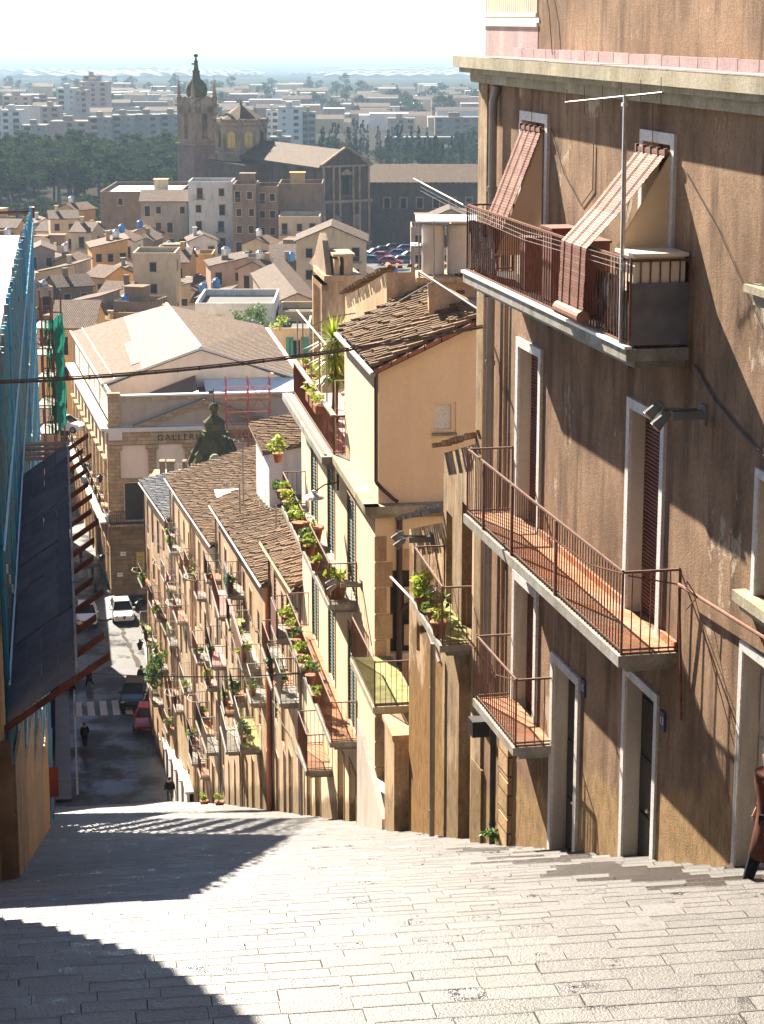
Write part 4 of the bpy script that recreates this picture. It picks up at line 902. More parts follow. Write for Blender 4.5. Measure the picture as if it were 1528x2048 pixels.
row_house('tiled_townhouse','house with a broad brown tiled roof and a pale dormer, below the long-roofed pair','house with the pale dormer',(98,6.95),(110,6.45),-24.2,-25.1,.3,M['palerow'],7,5.2,4,2.4)
row_house('tiled_townhouse','house with a broad brown tiled roof beside the small mossy dome','brown-roofed house before the dome',(110,6.45),(121.5,5.98),-25.1,-25.9,.3,M['pinkrow'],9,5.4,4,2.4)
row_house('tiled_townhouse','last house of the row, its pale glinting roof at the street corner','last house of the row',(121.6,5.98),(135.3,4.95),-28.5,-29.1,.22,M['creamold'],14,2.2,5,2.3,'slate')
# dormer, grey hut, aerials, gable behind C
K3=lambda s,t,z: ST(s,t,z)
t_=thing('dormer','small cream dormer with a white front edge on the broad brown roof','dormer',ST(99.5,7.5,-23.5)); m=MB(); m.box(ST,98.1,101.5,7.3,9.4,-25,-22.5); obj('wall',m,M['cream'],t_); m=MB(); m.box(ST,98,101.6,7.1,9.6,-22.5,-22.38); obj('cap',m,M['creamlight'],t_)
t_=thing('roof_hut','grey plastered roof hut with a tiled lean-to roof behind the downpipe of the cream house','hut',ST(88,11,-21)); X2=K(533,940,88)
W2=Frame(K(538,930,88).x,88,-8.6); m=MB(); m.box(W2,0,6,0,4.5,-22,K(540,905,88).z,None,K(540,905,88).z+.9); obj('wall',m,M['white'],t_); m=MB(); z_=K(540,905,88).z; tiles(m,W2(-.3,-.3,z_),W2(6.3,-.3,z_),W2(-.3,4.8,z_+1.0),W2(6.3,4.8,z_+1.0),.24,.42,rng,.1); m.slab([W2(-.3,-.3,z_),W2(6.3,-.3,z_),W2(6.3,4.8,z_+1.0),W2(-.3,4.8,z_+1.0)],.08); obj('roof',m,M['tile'],t_)
for i,(u,v,y,h_) in enumerate(((487,975,92,2.2),(553,1095,76,1.6),(480,1010,90,1.0))):
    c=K(u,v,y); t_=thing('tv_aerial',['thin rooftop aerial on the ridge side of the long tiled roofs','slim aerial mast on the mossy roof patch beside the cream house balconies','short aerial on the broad brown roof'][i],'aerial',c); m=MB(); m.tube(c-Vector((0,0,.8)),c+Vector((0,0,h_)),.03,5); p=c+Vector((0,0,h_-.2)); m.tube(p-Vector((.9,0,-.35)),p+Vector((.1,0,-.05)),.02,4)
    for k in range(4): q=p-Vector((.8-k*.2,0,-.3+k*.08)); m.tube(q-Vector((0,.25,0)),q+Vector((0,.25,0)),.01,4)
    obj('mast',m,M['pipegrey'],t_)
t_=thing('roof_weeds','patch of green weeds growing on the tiled roof beside the long balconies','weeds',ST(74,8.5,-18)); m=MB()
for i in range(16): m.leaves(ST(73+rng.uniform(0,6),8+rng.uniform(0,2.6),0)+Vector((0,0,-18.55)),(.5,.4,.22),60,.06,rng,4,1.4)
for v_ in range(len(m.v)): pass
obj('leaves',m,M['leafd'],t_)
t_=thing('stepped_parapet','white solid parapet dropping in steps beside the last houses of the row','parapet',ST(122,6,-45)); m=MB()
for i in range(6):
    s=112+i*3.6; tt=6.0-i*.12; m.box(ST,s,s+3.5,tt,tt+.15,sz(s+3.5)-.5,-41.3-i*.62-.6); m.box(ST,s,s+3.5,tt-.1,tt+.7,-41.3-i*.62-.6,-41.3-i*.62-.48)
obj('wall',m,M['white'],t_)
# bell gable church front and dome
t_=thing('church_front','narrow stone church front with scrolled gable and twin pinnacles, seen edge-on','church front',K(680,640,110)); WB=Frame(K(655,640,108).x,108,-8.6)
z0=K(640,640,110).z
m=MB(); m.box(WB,0,4.2,0,1.5,-24,K(700,552,110).z); m.box(WB,-.3,4.4,-.2,1.75,K(700,552,110).z,K(700,545,110).z+.1)
m.box(WB,-.1,2.0,.35,.62,K(700,545,110).z,-11.9);m.box(WB,-.1,2.,.85,1.3,K(700,545,110).z,-11.6); m.box(WB,-.2,2.1,.28,1.4,-11.75,-11.62)
for k in range(5): m.box(WB,-.12,4.2,-.28-.0,.0,K(700,552,110).z-.5-k*.0,K(700,552,110).z-.2)
m.box(WB,0,.3,-.3,0,-24,K(700,560,110).z); m.box(WB,3.6,4.0,-.3,0,-24,K(700,560,110).z); obj('body',m,M['creamold'],t_)
m=MB(); m.prism(WB,[(0,-12.9),(7.5,-12.9),(5.0,-12.2),(3.4,-11.2),(2.6,-10.8),(1.6,-11.1),(.4,-12.3)],-.05,.25); obj('scroll_gable',m,M['chlight'],t_)
t_=thing('mossy_dome','small dark mossy bell-shaped dome with ball finial and weathervane before the gallery','dome',K(428,930,150)); c=K(430,945,150)
m=MB(); 
pr=[(2.35,-1),(2.3,0),(2.05,.8),(1.7,1.35),(1.75,1.5),(1.35,2.0),(1.05,2.6),(.85,3.0),(.92,3.1),(.78,3.15),(.74,3.6),(.85,3.7),(.55,3.95),(.35,4.1),(.2,4.3),(.28,4.42)]
m.lathe(c,pr,8); m.ball(c+Vector((0,0,4.75)),.36,10); m.tube(c+Vector((0,0,5)),c+Vector((0,0,6.1)),.03,5); m.box(lambda a,b,z: c+Vector((b,a,z)),-.02,.02,-.35,-.02,5.75,5.95)
for a in range(8):
    th=a*PI/4+PI/8; m.tube(c+Vector((2.2*math.cos(th),2.2*math.sin(th),.2)),c+Vector((.95*math.cos(th),.95*math.sin(th),2.9)),.13,5)
obj('shell',m,M['moss'],t_)
m=MB(); c2_=K(430,935,146); m.lathe(c2_-Vector((0,0,.6)),[(.3,0),(.35,.5),(.22,.6),(.3,.7)],10); m.ball(c2_+Vector((0,0,.6)),.38,10); obj('urn',m,M['cornice'],t_)
m=MB(); m.lathe(c-Vector((0,0,14)),[(2.6,0),(2.6,13.2),(2.8,13.3),(2.8,13.6)],8); obj('drum',m,M['chlight'],t_)
t_=thing('balustrade','dark stone parapet with pale balusters left of the mossy dome','balustrade',K(320,960,148)); WQ=lambda a,b,z: Vector((b,a,z))
a=K(297,960,148);e=K(400,960,148); zt=K(300,925,148).z; zm=K(300,948,148).z
m=MB(); m.box(WQ,147.8,149,a.x,K(350,0,148).x,a.z-6,zm-.2)
for u0,u1 in ((297,307),(312,328),(345,352)): m.box(WQ,147.9,148.5,K(u0,0,148).x,K(u1,0,148).x,zm-.25,zt); m.box(WQ,147.8,148.6,K(u0-1,0,148).x,K(u1+1,0,148).x,zt,zt+.12)
obj('pier',m,M['chlight'],t_)
m=MB(); x=K(328,0,148).x
while x<K(398,0,148).x: m.tube(Vector((x,148,zm-.3)),Vector((x,148,zt-.1)),.05,5); x+=.24
m.box(WQ,147.95,148.1,K(328,0,148).x,K(400,0,148).x,zm-.5,zm-.3); m.box(WQ,147.95,148.1,K(328,0,148).x,K(400,0,148).x,zm+.25,zm+.32); obj('balusters',m,M['creamlight'],t_)
m=MB(); m.box(WQ,148.6,152,a.x,K(400,0,148).x,-46,zm-.5); obj('block',m,M['creamold'],t_)
# ------------------------------------------------------------------ scaffolding on the left
def rndobj(name,stops,rough=.45,metal=.3):
    m_,t,b=nt(name); g=N(t,'ShaderNodeObjectInfo'); v=coords(t,(8,8,1.2)); cl=ramp(t,g.outputs['Random'],stops)
    n=ramp(t,noise(t,v,1.6,6,.75),[(.54,0.),(.60,1.)]); cl=mix(t,n,cl,(.16,.10,.065))
    t.links.new(cl,b.inputs['Base Color']); b.inputs['Roughness'].default_value=rough; b.inputs['Metallic'].default_value=metal; return m_
M['pole']=rndobj('chipped_blue_tube_paint',[(0,(.015,.12,.24)),(.3,(.015,.26,.5)),(.55,(.06,.27,.33)),(.75,(.13,.17,.17)),(1,(.025,.34,.5))],.65,0.)
tS=thing('scaffolding','tall scaffolding of chipped blue steel tubes along the left of the stairs','scaffolding',ST(50,-1,-20))
rng=random.Random(17)
for i in range(97):
    s=30.2+i*.53+rng.uniform(-.12,.12); m=MB(); zt=(-5.1 if s<44 else -5.1-(s-44)*.0475)+rng.uniform(-.22,.1)
    m.tube(ST(s,-.97+rng.uniform(-.05,.03),sz(s)+.1),ST(s,-.97,zt),.034+.012*(i%4==0),7)
    z=zt-rng.uniform(.5,1.6)
    while z>sz(s): m.tube(ST(s,-.97,z),ST(s,-.97,z+.12),.052,6); z-=rng.uniform(1.7,2.4)
    obj('standard',m,M['pole'],tS)
m=MB(); z=-7.4
while z>-31:
    s0=29.9; s1=81.4
    if z<sz(30): s0=(-z-1.6)/.366
    m.tube(ST(s0,-.92,z),ST(s1,-.92,z),.025,5); z-=2.
obj('ledgers',m,M['scafblue'],tS)
m=MB(); z=-8.3
while z>-30:
    s0=62 if z>sz(62) else (-z-1.6)/.366+1
    m.box(ST,s0,81,-1.6,-1.06,z-.06,z); z-=2.
obj('walk_boards',m,M['woodpale'],tS)
m=MB(); m.tube(ST(81.5,-.9,-7.1),ST(81.5,-4,-7.1),.06,6); m.box(ST,81.3,81.7,-1.05,-.85,-7.3,-6.9); obj('top_bar',m,M['scafrust'],tS)
m=MB()
for i in range(9): s=31+i*1.3; m.box(ST,s,s+.05,-.93,-.9,-8.0-.5*i-.0,-7.87-.5*i)
obj('clip_tag',m,M['signwhite'],tS)
tL=thing('scaffolded_building','building hidden behind the blue scaffolding, its flat roof glaring white','building',ST(45,-6,-20))
m=MB()
wall_holes(m,ST,29,60,-28,-6.9,[(s,s+1.1,z,z+2.) for s in (31,35,39,43,47,51,55) for z in (-9.8,-13,-16.2) if z>sz(s)+.2],-1.14,-.3)
m.poly([ST(29,-1.14,-28),ST(29,-1.14,-6.9),ST(29,-12,-6.9),ST(29,-12,-28)]); m.poly([ST(60,-1.14,-28),ST(60,-12,-28),ST(60,-12,-6.9),ST(60,-1.14,-6.9)]); m.poly([ST(29,-12,-28),ST(29,-12,-6.9),ST(60,-12,-6.9),ST(60,-12,-28)])
m.poly([ST(29,-1.6,-8.),ST(60,-1.6,-8.),ST(60,-1.6,-28),ST(29,-1.6,-28)])
m.hexa([ST(29,-12,-6.9),ST(60,-12,-6.9),ST(60,-1.14,-6.9),ST(29,-1.14,-6.9),ST(29,-12,-4.95),ST(60,-12,-5.95),ST(60,-1.14,-5.95),ST(29,-1.14,-5.15)])
obj('wall',m,M['creamold'],tL)
m=MB(); m.slab([ST(29,-12,-4.85),ST(60,-12,-5.85),ST(60,-1.06,-5.85),ST(44,-1.06,-5.05),ST(29,-1.06,-5.05)][:3]+[ST(29,-1.06,-5.05)],.09); m.box(ST,60,81.5,-12,-1.95,-7.3,-7.05) if False else None; obj('flat_roof',m,M['flatw'],tL)
tL2=thing('lower_scaffolded_building','lower building behind the far end of the blue scaffolding','building',ST(76,-6,-30))
m=MB(); m.box(ST,76.5,98,-12,-1.9,-47,-19.5); m.box(ST,70,76.5,-12,-1.9,-47,-22.5); obj('wall',m,M['creamold'],tL2); m=MB(); m.box(ST,76.3,98.2,-12.2,-1.85,-19.5,-19.3); obj('flat_roof',m,M['flatw'],tL2)
tN=thing('near_left_building','brown building at the near left that shades the foot of the stairs','building',ST(10,-5,0))
m=MB(); m.prism(ST,[(-4,-12),(23.6,-12),(23.6,-5.6),(22.2,-2.6),(20.0,-.8),(16.5,1.8),(-4,2.2)],-10,-1.75); obj('wall',m,M['brown'],tN); m=MB(); m.box(ST,-34,16,-10,-1.8,-8,9); obj('sky_block_storeys',m,M['brown'],tN); m=MB(); m.slab([ST(-34,-10,9.35),ST(16.1,-10,9.35),ST(16.1,-1.6,9.35),ST(-34,-1.6,9.35)],.13); obj('roof',m,M['roofA'],tN)  # storeys and their roof are unseen, added to cut sky light on stairs
# fan
tF=thing('debris_fan','sloping protective canopy of weathered grey boards on rusty beams, fixed to the scaffolding','canopy',ST(37,-.9,-9.7))
m=MB(); rng=random.Random(4)
def FZ(t): return -9.75+(t+.95)*.68
s=29.4
for r_ in range(4):
    t0=-.95+r_*.245; s=29.4
    while s<46.3:
        l=rng.uniform(3,4.2); e=min(s+l,46.4); j=rng.uniform(0,.02)
        m.slab([ST(s,t0,FZ(t0)+j),ST(e-.02,t0,FZ(t0)+j),ST(e-.02,t0+.24,FZ(t0+.24)+j),ST(s,t0+.24,FZ(t0+.24)+j)],.03); s=e
m2=MB()
for (s,e,h) in ((33,35.5,.03),(38,39.6,.035),(41,43,.03)): m.slab([ST(s,-.9,FZ(-.9)+h),ST(e,-.9,FZ(-.9)+h),ST(e,-.2,FZ(-.2)+h),ST(s,-.2,FZ(-.2)+h)],.025)
obj('boards',m,M['boards'],tF)
m=MB(); m.box(ST,29.4,46.4,.03,.07,FZ(.03)-.12,FZ(.03)+.06); obj('edge_board',m,M['slab'],tF)
for i in range(15):
    s=29.3+i*1.2+rng.uniform(-.15,.15); te=.5+rng.uniform(-.15,.05) if i else .52; m=MB()
    P=lambda a,b,z: ST(a,b,z); m.hexa([ST(s,-1,FZ(-1)-.13),ST(s+.065,-1,FZ(-1)-.13),ST(s+.065,te,FZ(te)-.13),ST(s,te,FZ(te)-.13),ST(s,-1,FZ(-1)-.035),ST(s+.09,-1,FZ(-1)-.035),ST(s+.09,te,FZ(te)-.035),ST(s,te,FZ(te)-.035)]); obj('beam',m,M['scafrust'],tF)
m=MB()
for i in range(7): m.box(ST,46.9+i*.28,47.1+i*.28,-.95,.1,-9.55+(i%2)*.05,-9.5+(i%2)*.05)
obj('end_panel',m,M['wood'],tF)
t_=thing('site_hoarding','orange formwork hoarding stepping down along the foot of the scaffolding','hoarding',ST(32,-.9,-13))
m=MB()
m.box(ST,29.9,30.0,-2.2,-.93,-13.3,-10.25)
obj('end_board',m,M['wood'],t_)
for i,(a,e) in enumerate(((30.0,36),(36.05,43.5),(43.55,54),(54.05,65.7))):
    m=MB(); P=[ST(a,-.93,sz(a)-.3),ST(e,-.93,sz(e)-.3),ST(e,-.88,sz(e)-.3),ST(a,-.88,sz(a)-.3)]; zt=sz(a)+1.95
    m.hexa(P+[ST(a,-.93,zt),ST(e,-.93,zt-(e-a)*.2),ST(e,-.88,zt-(e-a)*.2),ST(a,-.88,zt)])
    obj('board_panel',m,M['woodpale'] if i%2 else M['wood'],t_)
m=MB()
for i in range(4): s=[30.2,36.2,43.7,54.2][i]; m.box(ST,s,s+.12,-1.0,-.95,sz(s),sz(s)+2.1)
obj('post',m,M['wood'],t_)
# hidden flank further down the street, left
tM=thing('left_street_building','tall plain building on the left of the lower street, beyond the scaffolding','building',ST(150,-6,-40))
m=MB(); m.box(ST,121,163.5,-14,-1.6,-46.5,-32.2); obj('wall',m,M['creamold'],tM)
for s in range(124,162,5):
    for z in (-45.9,-42,-38): m=MB(); m.box(ST,s,s+1.2,-1.6,-1.55,z,z+2); obj('window',m,M['dark'],tM)
m=MB(); m.box(ST,120.8,163.7,-14,-1.4,-32.2,-32.); obj('roof',m,M['roofA'],tM)
tM3=thing('left_street_house','lower plain house further along the left of the lower street','building',ST(176,-6,-40)); m=MB(); m.box(ST,163.5,190,-14,-1.7,-46.5,-37.6); obj('wall',m,M['palerow'],tM3); m=MB(); m.box(ST,163.5,190.2,-14,-1.5,-37.6,-37.4); obj('roof',m,M['roofA'],tM3)
tM2=thing('left_street_shop','low flat building on the left between the steps and the lower street','building',ST(110,-6,-44)); m=MB(); m.box(ST,98,120.8,-12,-1.6,-47,-36); obj('wall',m,M['palerow'],tM2); m=MB(); m.box(ST,97.8,121,-12,-1.4,-36,-35.8); obj('roof',m,M['flat'],tM2)
t_=thing('netted_scaffold','scaffold tower wrapped in green debris netting, behind the blue tubes','scaffolding',K(90,860,95)); y=92.
m=MB(); WX=lambda a,b,z: Vector((b,a,z)); xl=K(64,700,y).x; xr=K(107,700,y).x; zt=K(90,640,y).z; zb=K(90,868,y).z
for x in (xl,(xl+xr)/2,xr):
    for yy in (y,y+2.5): m.tube(Vector((x,yy,zb-8)),Vector((x,yy,zt+1)),.04,5)
for k in range(5):
    z=zb+(zt-zb)*k/4
    for yy in (y,y+2.5): m.tube(Vector((xl,yy,z)),Vector((xr,yy,z)),.03,5)
obj('frame',m,M['scafrust'],t_)
m=MB()
for k in range(5): z=zb+(zt-zb)*k/4.3; m.box(WX,y,y+2.5,xl,xr-.05,z-.06,z)
obj('platform',m,M['slab'],t_)
m=MB(); rng=random.Random(6); n=14
for face in (0,1):
    st=len(m.v)
    for j in range(13):
        for i in range(n+1):
            f=i/n; z=zb+(zt-zb)*j/12; w_=.06*math.sin(i*1.7+j)+.05*math.sin(j*2.1)
            m.v.append((xr+.05+w_,y-.1+f*2.8,z) if face==0 else (xl+.6+(xr-xl-.6)*f,y-.08+w_,z))
    for j in range(12):
        for i in range(n):
            if face and rng.random()<.35: continue
            a=st+j*(n+1)+i; m.face([a,a+1,a+n+2,a+n+1])
net,t,b=nt('green_net'); b.inputs["Base Color"].default_value=(.01,.10,.07,1); b.inputs['Roughness'].default_value=.8; tb=N(t,'ShaderNodeBsdfTranslucent'); tb.inputs[0].default_value=(.012,.13,.09,1); ms=N(t,'ShaderNodeMixShader'); t.links.new(b.outputs[0],ms.inputs[1]); t.links.new(tb.outputs[0],ms.inputs[2]); t.links.new(ms.outputs[0],t.nodes['Material Output'].inputs['Surface'])
obj('netting',m,net,t_)
# ------------------------------------------------------------------ the gallery
tG=thing('gallery_building','large stone and stucco gallery with pediment, inscription and tiled gable roof','building',ST(185,11,-46))
GS=170.
WG=lambda a,b,z: ST(GS+b,a,z)     # a to the right, b backwards
TL,TR=3.45,20.4
m=MB(); hG=[(4.62,6.12,-39.85,-36.7),(9.6,11.0,-39.85,-36.7),(13.6,15.,-39.85,-36.7),(17.4,18.8,-39.85,-36.7)]
wall_holes(m,WG,TL,TR,-39.9,-33.6,hG,0,.5); obj('front_wall',m,M['gcream'],tG)
m=MB(); wall_holes(m,WG,TL-.05,TR,-46.3,-39.95,[(6.9,8.2,-46.3,-43.3),(12,13.4,-46.3,-43.)],-.1,.5); m.poly([WG(TL-.05,-.1,-39.95),WG(TR,-.1,-39.95),WG(TR,.1,-39.95),WG(TL-.05,.1,-39.95)]); m.poly([WG(TL-.05,-.1,-46.3),WG(TL-.05,-.1,-39.95),WG(TL-.05,.5,-39.95),WG(TL-.05,.5,-46.3)]); obj('rusticated_base',m,M['gdark'],tG)
for h_ in hG+[(6.9,8.2,-46.3,-43.3),(12,13.4,-46.3,-43.)]:
    d=MB(); d.box(WG,h_[0],h_[1],.42,.5,h_[2],h_[3]); obj('door',d,M['iron'],tG)
m=MB()
for h_ in hG: m.box(WG,h_[0]-.42,h_[0]-.06,-.06,.02,h_[2],h_[3]+.4); m.box(WG,h_[1]+.06,h_[1]+.42,-.06,.02,h_[2],h_[3]+.4); m.box(WG,h_[0]-.42,h_[1]+.42,-.10,.02,h_[3]+.08,h_[3]+.42)
obj('door_frame',m,M['gstone'],tG)
m=MB()
for (a,e) in ((3.45,4.35),(6.6,7.25),(9.55,10.2),(12.3,12.95),(15.1,15.75),(19.5,20.4)):
    m.box(WG,a,e,-.18,.02,-39.9,-34.0); m.box(WG,a-.1,e+.1,-.26,.02,-34.0,-33.85); m.box(WG,a-.18,e+.18,-.3,.02,-33.85,-33.55)
obj('pilaster',m,M['gstone'],tG)
m=MB(); m.box(WG,TL,TR,-.16,.1,-33.55,-32.45); fz=obj('frieze',m,M['gstone'],tG)
m=MB(); m.box(WG,TL,TL+1.1,-.25,.0,-33.1,-32.3); m.box(WG,TL-.3,TR+.2,-.42,.1,-32.42,-32.22); m.box(WG,TL-.35,TR+.2,-.58,.1,-32.22,-32.06); obj('cornice',m,M['gwhite'],tG)
text('GALLERIA',WG,9.2,-.17,-33.0,.62,M['iron'],fz,'a') if False else None
WT=ST
def gtext(s_,t0):
    cu=bpy.data.curves.new('t','FONT'); cu.body=s_; cu.size=.68; cu.extrude=.02; cu.space_character=1.35; cu.align_y='CENTER'
    o=bpy.data.objects.new('tmp',cu); COL.objects.link(o); bpy.context.view_layer.update()
    me=bpy.data.meshes.new_from_object(o.evaluated_get(bpy.context.evaluated_depsgraph_get())); bpy.data.objects.remove(o); me.materials.clear(); me.materials.append(M['iron'])
    off=tG.location
    for v_ in me.vertices:
        x,y_,z_=v_.co; p=ST(GS-.19-z_,t0+x,-33.02+y_)-off; v_.co=p
    q=bpy.data.objects.new('lettering',me); COL.objects.link(q); q.parent=fz
gtext('GALLERIA',7.35); gtext('LUIGI',11.15); gtext('STURZO',13.3)
m=MB(); wall_holes(m,WG,TL+.1,TR,-32.06,-29.65,[],.1,.1); m.box(WG,TL+.1,TR,.1,.5,-32.0,-29.66); obj('attic_wall',m,M['gcream'],tG)
m=MB(); m.box(WG,TL,TR+.1,.0,.6,-29.65,-29.5); obj('attic_coping',m,M['gwhite'],tG)
m=MB(); m.box(WG,TL,TL+.95,-.08,.4,-31.9,-29.45); m.box(WG,TL-.1,TL+1.05,-.16,.45,-32.05,-31.75); m.box(WG,TL-.06,TL+1.0,-.14,.45,-29.45,-29.3); m.box(WG,TL+.95,TR,-.0,.1,-29.95,-29.66); m.box(WG,TR-.9,TR,-.08,.4,-31.9,-29.45); obj('attic_pier',m,M['gstone'],tG)
m=MB()  # pediment
for sg in (1,-1):
    x0,x1=11.15-sg*5.6,11.15
    for (d,o_,za,zb_) in ((.38,0,-.42,-.12),(.5,0,-.12,.0)):
        P=[WG(x0,-d,-32.0+za),WG(x1,-d,-29.95+za),WG(x1,.1,-29.95+za),WG(x0,.1,-32.0+za),WG(x0,-d,-32.0+zb_),WG(x1,-d,-29.95+zb_),WG(x1,.1,-29.95+zb_),WG(x0,.1,-32.0+zb_)]
        m.hexa(P)
obj('pediment',m,M['gstone'],tG)
m=MB()
for sg in (1,-1):
    x0,x1=11.15-sg*5.7,11.15
    m.hexa([WG(x0,-.62,-32.0),WG(x1,-.62,-29.94),WG(x1,.1,-29.94),WG(x0,.1,-32.0),WG(x0,-.62,-31.93),WG(x1,-.62,-29.87),WG(x1,.1,-29.87),WG(x0,.1,-31.93)])
obj('pediment_flashing',m,M['pipegrey'],tG)
gb=MB(); gb.box(WG,TL-.2,6.7,-.9,.1,-40.1,-39.92); gb=obj('balcony',gb,M['gstone'],tG); m=MB(); railing(m,[WG(TL-.1,.0,-39.92),WG(TL-.1,-.85,-39.92),WG(6.65,-.85,-39.92),WG(6.65,0,-39.92)],1.05,.17,.02,.03); obj('railing',m,M['iron'],gb)
# left side wall, turned a little more to the left
p0=ST(GS,TL,0); GSd=Frame(p0.x,p0.y,-12.9)
LSD=34.
hs=[]
for i in range(10):
    a=1.6+i*3.3; hs+=[(a,a+1.3,-38.9,-35.3),(a,a+1.4,-45.6,-42.4)]
m=MB(); wall_holes(m,GSd,0,LSD,-46.4,-32.3,hs,0,.3); obj('side_wall',m,M['gcream'],tG)
for h_ in hs: d=MB(); d.box(GSd,h_[0],h_[1],.2,.28,h_[2],h_[3]); obj('window',d,M['dark'],tG)
m=MB(); fr_=MB()
for h_ in hs: frame_trim(fr_,GSd,h_,0,.2,.08); 
for h_ in hs[::2]: fr_.box(GSd,h_[0]-.35,h_[1]+.35,-.35,.0,h_[3]+.3,h_[3]+.45); fr_.box(GSd,h_[0]-.3,h_[1]+.3,-.7,.0,h_[2]-.15,h_[2])
for i in range(11): fr_.box(GSd,.2+i*3.3,.8+i*3.3,-.12,.0,-46,-32.5)
obj('side_trim',fr_,M['gstone'],tG)
m=MB(); m.box(GSd,-.3,LSD,-.62,.2,-32.3,-32.08); m.box(GSd,0,LSD,-.3,.0,-39.6,-39.3); m.box(GSd,0,LSD,-.9,.0,-40.0,-39.85); obj('side_cornice',m,M['gwhite'],tG)
for h_ in hs[::2]:
    m=MB(); railing(m,[GSd(h_[0]-.25,-.05,h_[2]),GSd(h_[0]-.25,-.68,h_[2]),GSd(h_[1]+.25,-.68,h_[2]),GSd(h_[1]+.25,-.05,h_[2])],.95,.25,.02,.03); obj('railing',m,M['iron'],tG)
m=MB(); wall_holes(m,GSd,.6,LSD,-32.1,-29.4,[(9+i*5.5,9.8+i*5.5,-31.4,-30.4) for i in range(4)],.35,.2); obj('side_attic',m,M['gcream'],tG)
m=MB()
for i in range(4): m.box(GSd,.8+i*9.6,1.0+i*9.6,.28,.36,-32,-29.5)
m.box(GSd,.5,LSD,.2,.4,-29.5,-29.36); obj('attic_trim',m,M['gwhite'],tG)
# roof: gable plane at s=175
e1=(175.,3.2,-29.4); r1=(175.,11.34,-26.6); f1=(175.,19.6,-29.35)
e2=(206.,.85,-29.4); r2=(203.2,9.97,-26.6); f2=(204.,19.3,-28.9)
S=lambda p: ST(*p)
m=MB(); m.poly([S((175.15,3.6,-29.6)),S((175.15,19.2,-29.6)),S((175.15,11.34,-26.7))]); m.poly([S((175.15,3.6,-32)),S((175.15,19.2,-32)),S((175.15,19.2,-29.6)),S((175.15,3.6,-29.6))]); obj('gable_wall',m,M['gcream'],tG)
m=MB(); m.slab([S(e1),S(e2),S(r2),S(r1)],.18); m.slab([S(r1),S(r2),S(f2),S(f1)],.18); rf=obj('roof',m,M['roofC'],tG)
def lerp3(p,q,f): return tuple(p[i]+(q[i]-p[i])*f for i in range(3))
def RP(fa,fr): # fa along, fr eave->ridge
    a=lerp3(e1,e2,fa); c=lerp3(r1,r2,fa); p=S(lerp3(a,c,fr)); return p+Vector((0,0,.04))
m=MB(); m.slab([RP(0,.40),RP(.99,.55),RP(.99,.985),RP(0,.985)],.03); m.slab([RP(.12,.34),RP(.5,.4),RP(.5,.5),RP(.12,.42)],.03); obj('new_tiles',m,M['roofnew'],rf)
m=MB(); m.path([S(r1)+Vector((0,0,.08)),S(r2)+Vector((0,0,.08))],.16,6)
m.path([RP(0,.0),RP(1,.0)],.1,5); m.path([RP(0.0,.12)+Vector((0,0,.02)),RP(1,.12)],.07,4); m.path([S(e1),S(r1)],.1,5); m.path([S(r1),S(f1)],.08,5); obj('ridge_and_verge',m,M['gwhite'],rf)
m=MB(); m.slab([ST(170.7,8,-30.6),ST(170.7,13.5,-30.6),ST(174.9,13.3,-29.8),ST(174.9,8.4,-29.8)],.1); m.slab([ST(170.7,7,-30.9),ST(170.7,10.8,-29.6),ST(174.9,10.8,-28.8),ST(174.9,7,-30.2)],.1); obj('lean_to_roof',m,M['pipebrown'],tG)
m=MB(); m.slab([ST(170.7,11.5,-30.2),ST(170.7,20,-30.2),ST(174.9,20,-29.2),ST(174.9,11.5,-29.2)],.1); obj('sheet_roof',m,M['sheet'],tG)
m=MB(); m.box(ST,206,206.3,1,19.6,-46,-29.6); m.box(ST,171,206,19.6,20.,-46,-29.4); obj('rear_wall',m,M['gcream'],tG)
t_=thing('wall_banner','yellow notice panel on the dark stone base of the gallery','panel',ST(GS-.2,5.8,-43.2)); m=MB(); m.box(WG,5.42,6.12,-.2,-.12,-44.0,-42.45); obj('panel',m,M['yellow'],t_); m=MB(); m.box(WG,5.6,5.9,-.22,-.2,-43.6,-43.1); m.box(WG,5.55,5.95,-.22,-.2,-42.9,-42.8); obj('marking',m,M['pipegrey'],t_)
for k,(a,z,lb) in enumerate(((4.35,-42.55,'upper small white plaque on the stone base of the gallery'),(4.05,-44.3,'lower small white plaque on the stone base of the gallery'))):
    t_=thing('wall_plaque',lb,'plaque',ST(GS-.15,a,z)); m=MB(); m.box(WG,a-.22,a+.22,-.15,-.11,z-.16,z+.16); obj('plate',m,M['signwhite'],t_); m=MB(); m.box(WG,a-.15,a+.15,-.155,-.15,z-.02,z+.05); obj('border',m,M['pipegrey'],t_)
# red scaffold
t_=thing('red_scaffold','red tube scaffold tower with board decks against the gallery pediment','scaffolding',ST(169,14.6,-36)); m=MB()
xs=(12.85,14.6,16.35)
for x in xs:
    for b in (-1.9,-.9): m.tube(WG(x,b,-46),WG(x,b,-28.0),.045,5)
z=-45.
while z<-27.9:
    for b in (-1.9,-.9): m.tube(WG(xs[0],b,z),WG(xs[2],b,z),.03,4)
    for x in xs: m.tube(WG(x,-1.9,z),WG(x,-.9,z),.03,4)
    z+=.95
for k in range(6): m.tube(WG(xs[k%2],-1.9,-45+k*2.8),WG(xs[k%2+1],-1.9,-42.2+k*2.8),.025,4); m.tube(WG(xs[k%2+1],-1.9,-45+k*2.8),WG(xs[k%2],-1.9,-42.2+k*2.8),.025,4)
obj('frame',m,M['scafred'],t_)
m=MB()
for z in (-34.6,-32.2,-29.9): m.box(WG,12.9,16.3,-1.85,-.95,z,z+.08); m.box(WG,12.9,16.3,-1.9,-1.86,z+.08,z+.3)
obj('deck',m,M['woodpale'],t_)
